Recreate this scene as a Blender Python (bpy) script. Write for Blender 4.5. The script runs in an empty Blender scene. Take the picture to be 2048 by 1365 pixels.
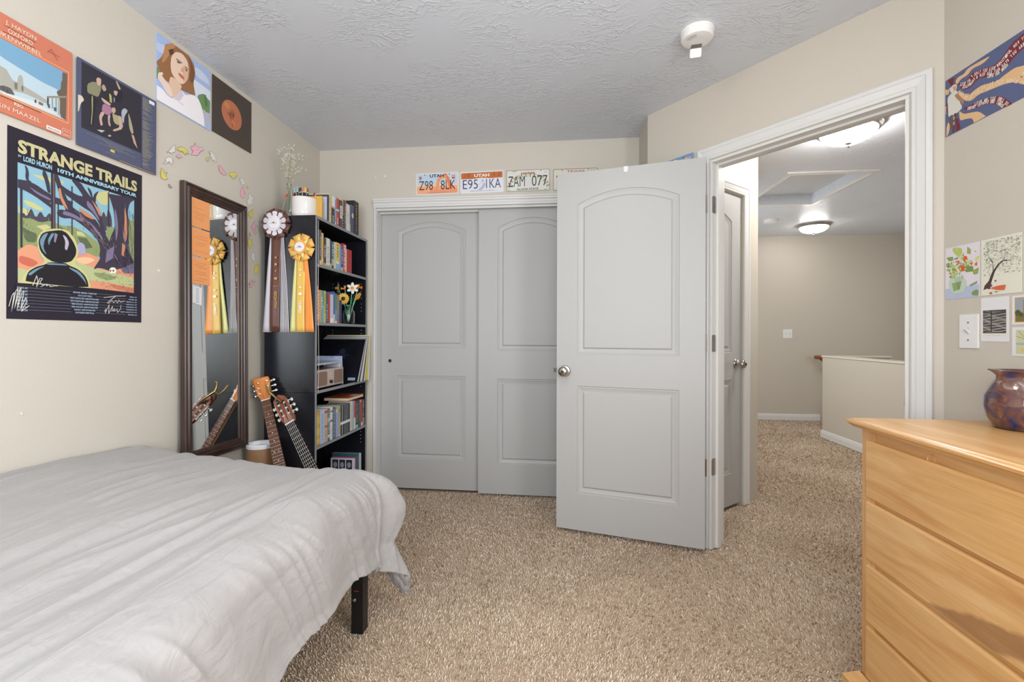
import bpy, bmesh, math, random
import numpy as np
from mathutils import Vector, Matrix, noise
from mathutils.geometry import tessellate_polygon
random.seed(7)
S = bpy.context.scene
COL = S.collection

# ---------------------------------------------------------------- camera
cd = bpy.data.cameras.new('camera'); cam = bpy.data.objects.new('camera', cd); COL.objects.link(cam)
YAW, ROLL, PITCH, CAM_H = .1079, .0032, .0019, 1.1295
fwd = Vector((-math.sin(YAW), math.cos(YAW), 0)); rgt = Vector((math.cos(YAW), math.sin(YAW), 0)); upv = Vector((0, 0, 1))
f2 = fwd*math.cos(PITCH)+upv*math.sin(PITCH); u2 = upv*math.cos(PITCH)-fwd*math.sin(PITCH)
r3 = rgt*math.cos(ROLL)+u2*math.sin(ROLL); u3 = u2*math.cos(ROLL)-rgt*math.sin(ROLL)
M = Matrix((( r3.x, u3.x, -f2.x, 0), (r3.y, u3.y, -f2.y, 0), (r3.z, u3.z, -f2.z, CAM_H), (0, 0, 0, 1)))
cam.matrix_world = M
cd.sensor_width = 36; cd.lens = 901.11*36/2048; cd.shift_y = -(682.5-667.26)/2048
cd.clip_start = .02; cd.clip_end = 60
S.camera = cam

# ---------------------------------------------------------------- world, lights, exposure
w = bpy.data.worlds.new('world'); S.world = w; w.use_nodes = True
w.node_tree.nodes['Background'].inputs[0].default_value = (.72, .82, 1, 1)
w.node_tree.nodes['Background'].inputs[1].default_value = .9
S.view_settings.view_transform = 'Standard'; S.view_settings.look = 'None'
S.view_settings.gamma = 1; S.view_settings.use_curve_mapping = False
S.view_settings.exposure = 0.82
def area(name, loc, rot, sx, sy, power, col):
    l = bpy.data.lights.new(name, 'AREA'); l.shape = 'RECTANGLE'; l.size = sx; l.size_y = sy
    l.energy = power; l.color = col
    o = bpy.data.objects.new(name, l); COL.objects.link(o); o.location = loc; o.rotation_euler = rot
    return o
# daylight through the windows behind the camera (rear wall, and right wall beyond the dresser)
area('window_daylight', (-.45, -.84, 1.45), (math.radians(90), 0, 0), 1.9, 1.25, 26, (.90, .95, 1))
area('side_window_daylight', (1.33, -.15, 1.45), (math.radians(90), 0, math.radians(90)), 1.1, 1.2, 29, (.92, .96, 1))
# added hall fill lights without real windows: off the left wall, by the stairs
area('hall_fill_light', (1.42, 4.9, 1.35), (math.radians(90), 0, math.radians(-90)), 1.6, 1.3, 10, (.92, .96, 1))
area('stairwell_fill_light', (4.9, 4.6, 1.5), (math.radians(90), 0, math.radians(90)), 1.4, 1.6, 7, (.95, .97, 1))
LAMP_ROOM, LAMP_HALL, LAMP_FAR = 21, 48, 13

# ---------------------------------------------------------------- helpers
def lin(h):
    if not isinstance(h, str): return tuple(h[:3])
    v = [int(h[i:i+2], 16)/255 for i in (0, 2, 4)]
    return tuple(x/12.92 if x <= .04045 else ((x+.055)/1.055)**2.4 for x in v)
MATS = {}
def P(name, col='808080', rough=.5, metal=0., bump=0., bscale=60., var=0., vscale=8., stretch=(1, 1, 1), trans=0., ior=1.45, emit=0., spec=.5, sheen=0., coat=0., detail=4):
    if name in MATS: return MATS[name]
    m = bpy.data.materials.new(name); m.use_nodes = True; nt = m.node_tree; b = nt.nodes['Principled BSDF']
    c = lin(col); b.inputs['Base Color'].default_value = (*c, 1)
    b.inputs['Roughness'].default_value = rough; b.inputs['Metallic'].default_value = metal
    b.inputs['IOR'].default_value = ior; b.inputs['Transmission Weight'].default_value = trans
    b.inputs['Specular IOR Level'].default_value = spec
    if sheen: b.inputs['Sheen Weight'].default_value = sheen
    if coat: b.inputs['Coat Weight'].default_value = coat; b.inputs['Coat Roughness'].default_value = .12
    if emit: b.inputs['Emission Color'].default_value = (*c, 1); b.inputs['Emission Strength'].default_value = emit
    if var or bump:
        tc = nt.nodes.new('ShaderNodeTexCoord'); mp = nt.nodes.new('ShaderNodeMapping')
        nt.links.new(tc.outputs['Object'], mp.inputs[0]); mp.inputs['Scale'].default_value = stretch
    if var:
        n = nt.nodes.new('ShaderNodeTexNoise'); n.inputs['Scale'].default_value = vscale; n.inputs['Detail'].default_value = detail
        nt.links.new(mp.outputs[0], n.inputs[0])
        r = nt.nodes.new('ShaderNodeValToRGB'); r.color_ramp.elements[0].position = .3; r.color_ramp.elements[1].position = .7
        r.color_ramp.elements[0].color = (*[x*(1-var) for x in c], 1); r.color_ramp.elements[1].color = (*[min(1, x*(1+var)) for x in c], 1)
        nt.links.new(n.outputs[0], r.inputs[0]); nt.links.new(r.outputs[0], b.inputs['Base Color'])
    if bump:
        n = nt.nodes.new('ShaderNodeTexNoise'); n.inputs['Scale'].default_value = bscale; n.inputs['Detail'].default_value = 3
        nt.links.new(mp.outputs[0], n.inputs[0])
        bp = nt.nodes.new('ShaderNodeBump'); bp.inputs['Strength'].default_value = bump; bp.inputs['Distance'].default_value = .004
        nt.links.new(n.outputs[0], bp.inputs['Height']); nt.links.new(bp.outputs[0], b.inputs['Normal'])
    MATS[name] = m
    return m
def attr_mat(name, rough=.5, coat=0.):
    if name in MATS: return MATS[name]
    m = bpy.data.materials.new(name); m.use_nodes = True; nt = m.node_tree; b = nt.nodes['Principled BSDF']
    a = nt.nodes.new('ShaderNodeVertexColor'); a.layer_name = 'Col'
    nt.links.new(a.outputs[0], b.inputs['Base Color']); b.inputs['Roughness'].default_value = rough
    if coat: b.inputs['Coat Weight'].default_value = coat; b.inputs['Coat Roughness'].default_value = .15
    MATS[name] = m
    return m

class MB:
    """collects polygons; build() links them as one mesh object"""
    def __init__(s): s.v = []; s.f = []; s.c = []; s.m = []; s.mat = 0; s.col = None; s.X = None
    def add(s, vs, fs, col=None):
        b = len(s.v)
        if s.X is not None: vs = [s.X @ Vector(p) for p in vs]
        s.v.extend(tuple(p) for p in vs)
        for q in fs: s.f.append([i+b for i in q]); s.c.append(col if col is not None else s.col); s.m.append(s.mat)
        return s
    def box(s, x0, x1, y0, y1, z0, z1, col=None):
        vs = [(x, y, z) for x in (x0, x1) for y in (y0, y1) for z in (z0, z1)]
        return s.add(vs, [(0, 1, 3, 2), (4, 6, 7, 5), (0, 4, 5, 1), (2, 3, 7, 6), (0, 2, 6, 4), (1, 5, 7, 3)], col)
    def prism(s, poly, z0, z1, col=None):
        n = len(poly)
        a = sum(poly[i][0]*poly[(i+1) % n][1]-poly[(i+1) % n][0]*poly[i][1] for i in range(n))
        if a < 0: poly = poly[::-1]
        vs = [(x, y, z0) for x, y in poly]+[(x, y, z1) for x, y in poly]
        return s.add(vs, [list(range(n))[::-1], list(range(n, 2*n))]+[(i, (i+1) % n, (i+1) % n+n, i+n) for i in range(n)], col)
    def slab(s, F, poly, k0, k1, col=None):
        """polygon in frame F (u,v) extruded along the normal from k0 to k1"""
        n = len(poly); O, U, V, N = F
        a = sum(poly[i][0]*poly[(i+1) % n][1]-poly[(i+1) % n][0]*poly[i][1] for i in range(n))
        if a < 0: poly = poly[::-1]
        vs = [O+U*u+V*v+N*k0 for u, v in poly]+[O+U*u+V*v+N*k1 for u, v in poly]
        return s.add(vs, [list(range(n))[::-1], list(range(n, 2*n))]+[(i, (i+1) % n, (i+1) % n+n, i+n) for i in range(n)], col)
    def face(s, F, poly, k, col=None):
        O, U, V, N = F; n = len(poly)
        a = sum(poly[i][0]*poly[(i+1) % n][1]-poly[(i+1) % n][0]*poly[i][1] for i in range(n))
        if a < 0: poly = poly[::-1]
        return s.add([O+U*u+V*v+N*k for u, v in poly], [list(range(n))], col)
    def lathe(s, prof, cen=(0, 0, 0), n=32, axis=None, col=None, caps=True, sx=1, sy=1):
        A = axis if axis else (Vector((1, 0, 0)), Vector((0, 1, 0)), Vector((0, 0, 1))); c = Vector(cen)
        vs = []; fs = []
        for r, z in prof:
            for i in range(n):
                t = 2*math.pi*i/n; vs.append(c+A[0]*(r*math.cos(t)*sx)+A[1]*(r*math.sin(t)*sy)+A[2]*z)
        for j in range(len(prof)-1):
            for i in range(n): fs.append((j*n+i, j*n+(i+1) % n, (j+1)*n+(i+1) % n, (j+1)*n+i))
        if caps:
            fs.append(tuple(range(n))[::-1]); fs.append(tuple(range((len(prof)-1)*n, len(prof)*n)))
        return s.add(vs, fs, col)
    def tube(s, path, r, n=8, col=None, flat=1., flatax=None):
        path = [Vector(p) for p in path]; vs = []; fs = []
        rr = r if isinstance(r, (list, tuple)) else [r]*len(path)
        up = Vector((0, 0, 1)) if abs((path[-1]-path[0]).normalized().z) < .9 else Vector((1, 0, 0))
        if flatax is not None: up = Vector(flatax)
        for k, p in enumerate(path):
            d = (path[min(k+1, len(path)-1)]-path[max(k-1, 0)]).normalized()
            a = d.cross(up).normalized(); b = a.cross(d).normalized()
            for i in range(n):
                t = 2*math.pi*i/n; vs.append(p+a*(rr[k]*math.cos(t))+b*(rr[k]*flat*math.sin(t)))
        for k in range(len(path)-1):
            for i in range(n): fs.append((k*n+i, k*n+(i+1) % n, (k+1)*n+(i+1) % n, (k+1)*n+i))
        fs.append(tuple(range(n))[::-1]); fs.append(tuple(range((len(path)-1)*n, len(path)*n)))
        return s.add(vs, fs, col)
    def ball(s, c, r, n=8, m=6, sc=(1, 1, 1), col=None):
        vs = []; fs = []
        for j in range(m+1):
            ph = math.pi*j/m
            for i in range(n):
                t = 2*math.pi*i/n; vs.append((c[0]+r*sc[0]*math.sin(ph)*math.cos(t), c[1]+r*sc[1]*math.sin(ph)*math.sin(t), c[2]-r*sc[2]*math.cos(ph)))
        for j in range(m):
            for i in range(n): fs.append((j*n+i, j*n+(i+1) % n, (j+1)*n+(i+1) % n, (j+1)*n+i))
        return s.add(vs, fs, col)
    def ribbon(s, F, pts, wd, k, col=None):
        """flat stroke in frame F"""
        for (a, b), (c, d) in zip(pts[:-1], pts[1:]):
            dx, dy = c-a, d-b; L = math.hypot(dx, dy) or 1; nx, ny = -dy/L*wd/2, dx/L*wd/2; ex, ey = dx/L*wd*.3, dy/L*wd*.3
            s.face(F, [(a+nx-ex, b+ny-ey), (a-nx-ex, b-ny-ey), (c-nx+ex, d-ny+ey), (c+nx+ex, d+ny+ey)], k, col)
        return s
    def build(s, name, mat, parent=None, smooth=False, bev=0, bevseg=2, angle=35):
        me = bpy.data.meshes.new(name); me.from_pydata(s.v, [], s.f)
        if not any(c is not None for c in s.c):
            bm_ = bmesh.new(); bm_.from_mesh(me); bmesh.ops.recalc_face_normals(bm_, faces=bm_.faces); bm_.to_mesh(me); bm_.free()
        mats = mat if isinstance(mat, (list, tuple)) else [mat]
        for m in mats: me.materials.append(m)
        if len(mats) > 1: me.polygons.foreach_set('material_index', s.m)
        if any(c is not None for c in s.c):
            ca = me.color_attributes.new('Col', 'FLOAT_COLOR', 'CORNER'); out = []
            for p, c in zip(s.f, s.c):
                q = (*lin(c), 1) if c is not None else (.5, .5, .5, 1); out.extend(q*len(p))
            ca.data.foreach_set('color', out)
        if smooth:
            me.polygons.foreach_set('use_smooth', [True]*len(me.polygons))
            try: me.set_sharp_from_angle(angle=math.radians(angle))
            except Exception: pass
        me.update()
        o = bpy.data.objects.new(name, me); COL.objects.link(o)
        if parent is not None: o.parent = parent
        if bev:
            b = o.modifiers.new('bevel', 'BEVEL'); b.width = bev; b.segments = bevseg; b.limit_method = 'ANGLE'; b.angle_limit = math.radians(40)
        return o
def tag(o, label=None, cat=None, group=None, kind=None):
    if label: o['label'] = label
    if cat: o['category'] = cat
    if group: o['group'] = group
    if kind: o['kind'] = kind
    return o
def empty(name, loc, label=None, cat=None, group=None, kind=None, rotz=0):
    o = bpy.data.objects.new(name, None); COL.objects.link(o); o.location = loc; o.rotation_euler = (0, 0, rotz)
    o.empty_display_size = .05
    bpy.context.view_layer.update()
    return tag(o, label, cat, group, kind)
def adopt(root, *kids):
    """parent world-built meshes to a root standing at its base, keeping their place"""
    inv = (Matrix.Translation(root.location) @ root.rotation_euler.to_matrix().to_4x4()).inverted()
    for k in kids: k.parent = root; k.matrix_parent_inverse = inv
    return root
def frame(O, U, V): 
    U = Vector(U).normalized(); V = Vector(V).normalized()
    return (Vector(O), U, V, U.cross(V))
_T = {}
def text2d(s, bold=0.):
    key = (s, bold)
    if key in _T: return _T[key]
    cu = bpy.data.curves.new('lettering', 'FONT'); cu.body = s; cu.size = 1; cu.offset = bold; cu.resolution_u = 3
    ob = bpy.data.objects.new('lettering', cu); me = ob.to_mesh(); me.calc_loop_triangles()
    vs = [(v.co.x, v.co.y) for v in me.vertices]; tr = [tuple(t.vertices) for t in me.loop_triangles]
    x0 = min(v[0] for v in vs); x1 = max(v[0] for v in vs); y0 = min(v[1] for v in vs); y1 = max(v[1] for v in vs)
    ob.to_mesh_clear(); bpy.data.objects.remove(ob); bpy.data.curves.remove(cu)
    _T[key] = (vs, tr, (x0, x1, y0, y1))
    return _T[key]
def text(mb, F, s, box, k, col, bold=0.):
    """box = u0,u1,v0,v1 ; letters are stretched to fill it"""
    vs, tr, (x0, x1, y0, y1) = text2d(s, bold); u0, u1, v0, v1 = box; O, U, V, N = F
    P3 = [O+U*(u0+(x-x0)/(x1-x0)*(u1-u0))+V*(v0+(y-y0)/(y1-y0)*(v1-v0))+N*k for x, y in vs]
    mb.add(P3, tr, col)
def rot_frame(F):   # text reading downwards
    O, U, V, N = F
    return (O, -V, U, N)
def rrect(x0, x1, y0, y1, r, n=5):
    pts = []
    for cx, cy, a in ((x1-r, y1-r, 0), (x0+r, y1-r, 90), (x0+r, y0+r, 180), (x1-r, y0+r, 270)):
        for i in range(n+1):
            t = math.radians(a+90*i/n); pts.append((cx+r*math.cos(t), cy+r*math.sin(t)))
    return pts
def ell(cx, cy, rx, ry, n=28, a0=0): return [(cx+rx*math.cos(2*math.pi*i/n+a0), cy+ry*math.sin(2*math.pi*i/n+a0)) for i in range(n)]
STEP = .000035
class Art:
    """flat print: shapes stacked in hair-thin layers on a sheet"""
    def __init__(s, F, k=0.): s.F = F; s.k = k; s.mb = MB(); s.step = STEP
    def poly(s, pts, col): s.k += s.step; s.mb.face(s.F, pts, s.k, col)
    def many(s, items, smooth=True):
        us = [p[0] for _, q in items for p in q]; vs = [p[1] for _, q in items for p in q]; e = .004
        u0, u1, v0, v1 = min(us)+e, max(us)-e, min(vs)+e, max(vs)-e
        for col, pts in items:
            for _ in range(1 if smooth and len(pts) > 4 else 0):     # round the corners that are not on the print's edge
                out = []; n = len(pts)
                for i in range(n):
                    p, a, b = pts[i], pts[i-1], pts[(i+1) % n]
                    if p[0] <= u0 or p[0] >= u1 or p[1] <= v0 or p[1] >= v1: out.append(p)
                    else: out += [(p[0]*.8+a[0]*.2, p[1]*.8+a[1]*.2), (p[0]*.8+b[0]*.2, p[1]*.8+b[1]*.2)]
                pts = out
            s.poly(pts, col)
    def rect(s, u0, u1, v0, v1, col): s.poly([(u0, v0), (u1, v0), (u1, v1), (u0, v1)], col)
    def text(s, t, box, col, bold=0., F=None): s.k += s.step; text(s.mb, F or s.F, t, box, s.k, col, bold)
    def line(s, pts, wd, col): s.k += s.step; s.mb.ribbon(s.F, pts, wd, s.k, col)
    def build(s, parent, name='print', mat=None):
        return s.mb.build(name, mat or attr_mat('printed_ink', .55), parent)
# ---------------------------------------------------------------- traced flat artwork (metres on the sheet) and leaf outlines (y, z on the left wall)
LEAVES = [
  ('white', [(1.8453,1.9752),(1.832,1.9639),(1.8254,1.9498),(1.8157,1.9344),(1.8053,1.9257),(1.819,1.9318),(1.8275,1.9324),(1.8329,1.9276),(1.8355,1.9378),(1.8502,1.9461),(1.8448,1.9554)]),
  ('yellow', [(1.8623,1.9696),(1.8747,1.9788),(1.8936,1.9825),(1.91,1.9773),(1.9259,1.9647),(1.9079,1.9634),(1.9044,1.9514),(1.8958,1.9598),(1.8831,1.9635),(1.8748,1.956),(1.8706,1.9625),(1.861,1.9563)]),
  ('pink', [(1.9558,2.0312),(1.9612,2.0195),(1.9763,2.0166),(1.9994,2.0286),(2.0105,2.0195),(1.9918,2.0057),(1.9766,1.9787),(1.9629,1.9745),(1.9391,1.9681),(1.9501,1.9888),(1.939,1.9939),(1.933,2.0035),(1.9492,2.0103)]),
  ('pink', [(1.8537,1.9325),(1.8659,1.9396),(1.8749,1.9397),(1.884,1.9339),(1.8729,1.9284),(1.8695,1.9212),(1.8639,1.9272),(1.8544,1.9246)]),
  ('white', [(1.7883,1.8707),(1.8016,1.8854),(1.7977,1.8951),(1.8093,1.907),(1.8256,1.9117),(1.8343,1.9036),(1.8331,1.8859),(1.8258,1.8792),(1.8211,1.89),(1.8094,1.8827),(1.7978,1.871)]),
  ('yellow', [(1.7776,1.8467),(1.7872,1.839),(1.7936,1.829),(1.8084,1.8387),(1.8,1.8228),(1.8131,1.8104),(1.7969,1.802),(1.781,1.8022),(1.7746,1.8222)]),
  ('mauve', [(1.8132,1.7895),(1.823,1.7882),(1.835,1.7778),(1.8218,1.7752),(1.8152,1.7799)]),
  ('yellow', [(2.0265,1.9884),(2.0393,1.9953),(2.0467,1.9886),(2.0394,1.9745),(2.0298,1.9771)]),
  ('white', [(2.0367,2.0239),(2.057,2.0308),(2.0736,2.0247),(2.0905,2.0121),(2.0966,1.9905),(2.0822,1.996),(2.0655,1.9928),(2.0613,2.0039),(2.049,2.0035),(2.053,2.0165)]),
  ('pink', [(2.1034,1.9801),(2.1207,1.9813),(2.1338,1.975),(2.1445,1.967),(2.1606,1.9596),(2.1588,1.9496),(2.1411,1.9434),(2.1209,1.9487),(2.1078,1.9636)]),
  ('yellow', [(2.1832,1.971),(2.2062,1.9826),(2.227,1.9859),(2.2366,1.9715),(2.2205,1.9604),(2.2112,1.945),(2.2017,1.9553),(2.1833,1.9576)]),
  ('white', [(2.254,1.9707),(2.2755,1.974),(2.2915,1.9654),(2.3057,1.9512),(2.2886,1.9434),(2.2787,1.9352),(2.2638,1.9491)]),
  ('yellow', [(2.3098,1.9405),(2.32,1.9467),(2.3262,1.9402),(2.316,1.9298)]),
  ('pink', [(2.2817,1.9313),(2.2877,1.9207),(2.2839,1.9054),(2.3039,1.9047),(2.2919,1.8925),(2.302,1.883),(2.2921,1.8673),(2.2722,1.8704),(2.2623,1.8882),(2.267,1.9105)]),
  ('white', [(2.3325,1.9137),(2.3451,1.8976),(2.3704,1.8966),(2.361,1.8779),(2.3696,1.8587),(2.3475,1.8538),(2.3372,1.8351),(2.3226,1.8502),(2.3123,1.8635),(2.3265,1.8798),(2.3213,1.896)]),
  ('yellow', [(2.3613,1.8303),(2.3678,1.8162),(2.3616,1.7857),(2.3459,1.7744),(2.3333,1.7855),(2.3271,1.798),(2.3404,1.8088),(2.3477,1.8179)]),
  ('pink', [(2.3734,1.7655),(2.3757,1.7458),(2.3994,1.7457),(2.3833,1.7258),(2.3986,1.7037),(2.3889,1.6906),(2.3706,1.7047),(2.362,1.7208),(2.3493,1.7286),(2.3618,1.7496)]),
  ('grey', [(2.3381,1.6923),(2.3485,1.6889),(2.3465,1.6705),(2.3361,1.6754)]),
  ('yellow', [(2.3279,1.6644),(2.3362,1.6505),(2.3571,1.6584),(2.3488,1.6373),(2.3679,1.6317),(2.3521,1.6214),(2.3449,1.6006),(2.3344,1.6144),(2.3229,1.637)]),
  ('white', [(2.3597,1.589),(2.3735,1.5821),(2.3768,1.5645),(2.3855,1.5478),(2.377,1.5319),(2.3631,1.5441),(2.3494,1.5526),(2.3524,1.5711)]),
  ('yellow', [(2.3954,1.5253),(2.4118,1.5191),(2.4186,1.4943),(2.4099,1.4747),(2.3904,1.4662),(2.3741,1.4807),(2.3815,1.4963),(2.3772,1.508)]),
  ('pink', [(2.3585,1.4317),(2.3639,1.4215),(2.3884,1.4266),(2.3693,1.4077),(2.3588,1.3885),(2.3358,1.3847),(2.343,1.4012),(2.3295,1.4068),(2.3481,1.4161)]),
  ('white', [(2.3021,1.3896),(2.3153,1.384),(2.3174,1.3665),(2.3278,1.3461),(2.3075,1.3323),(2.2954,1.3313),(2.2972,1.3575)]),
]
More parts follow.
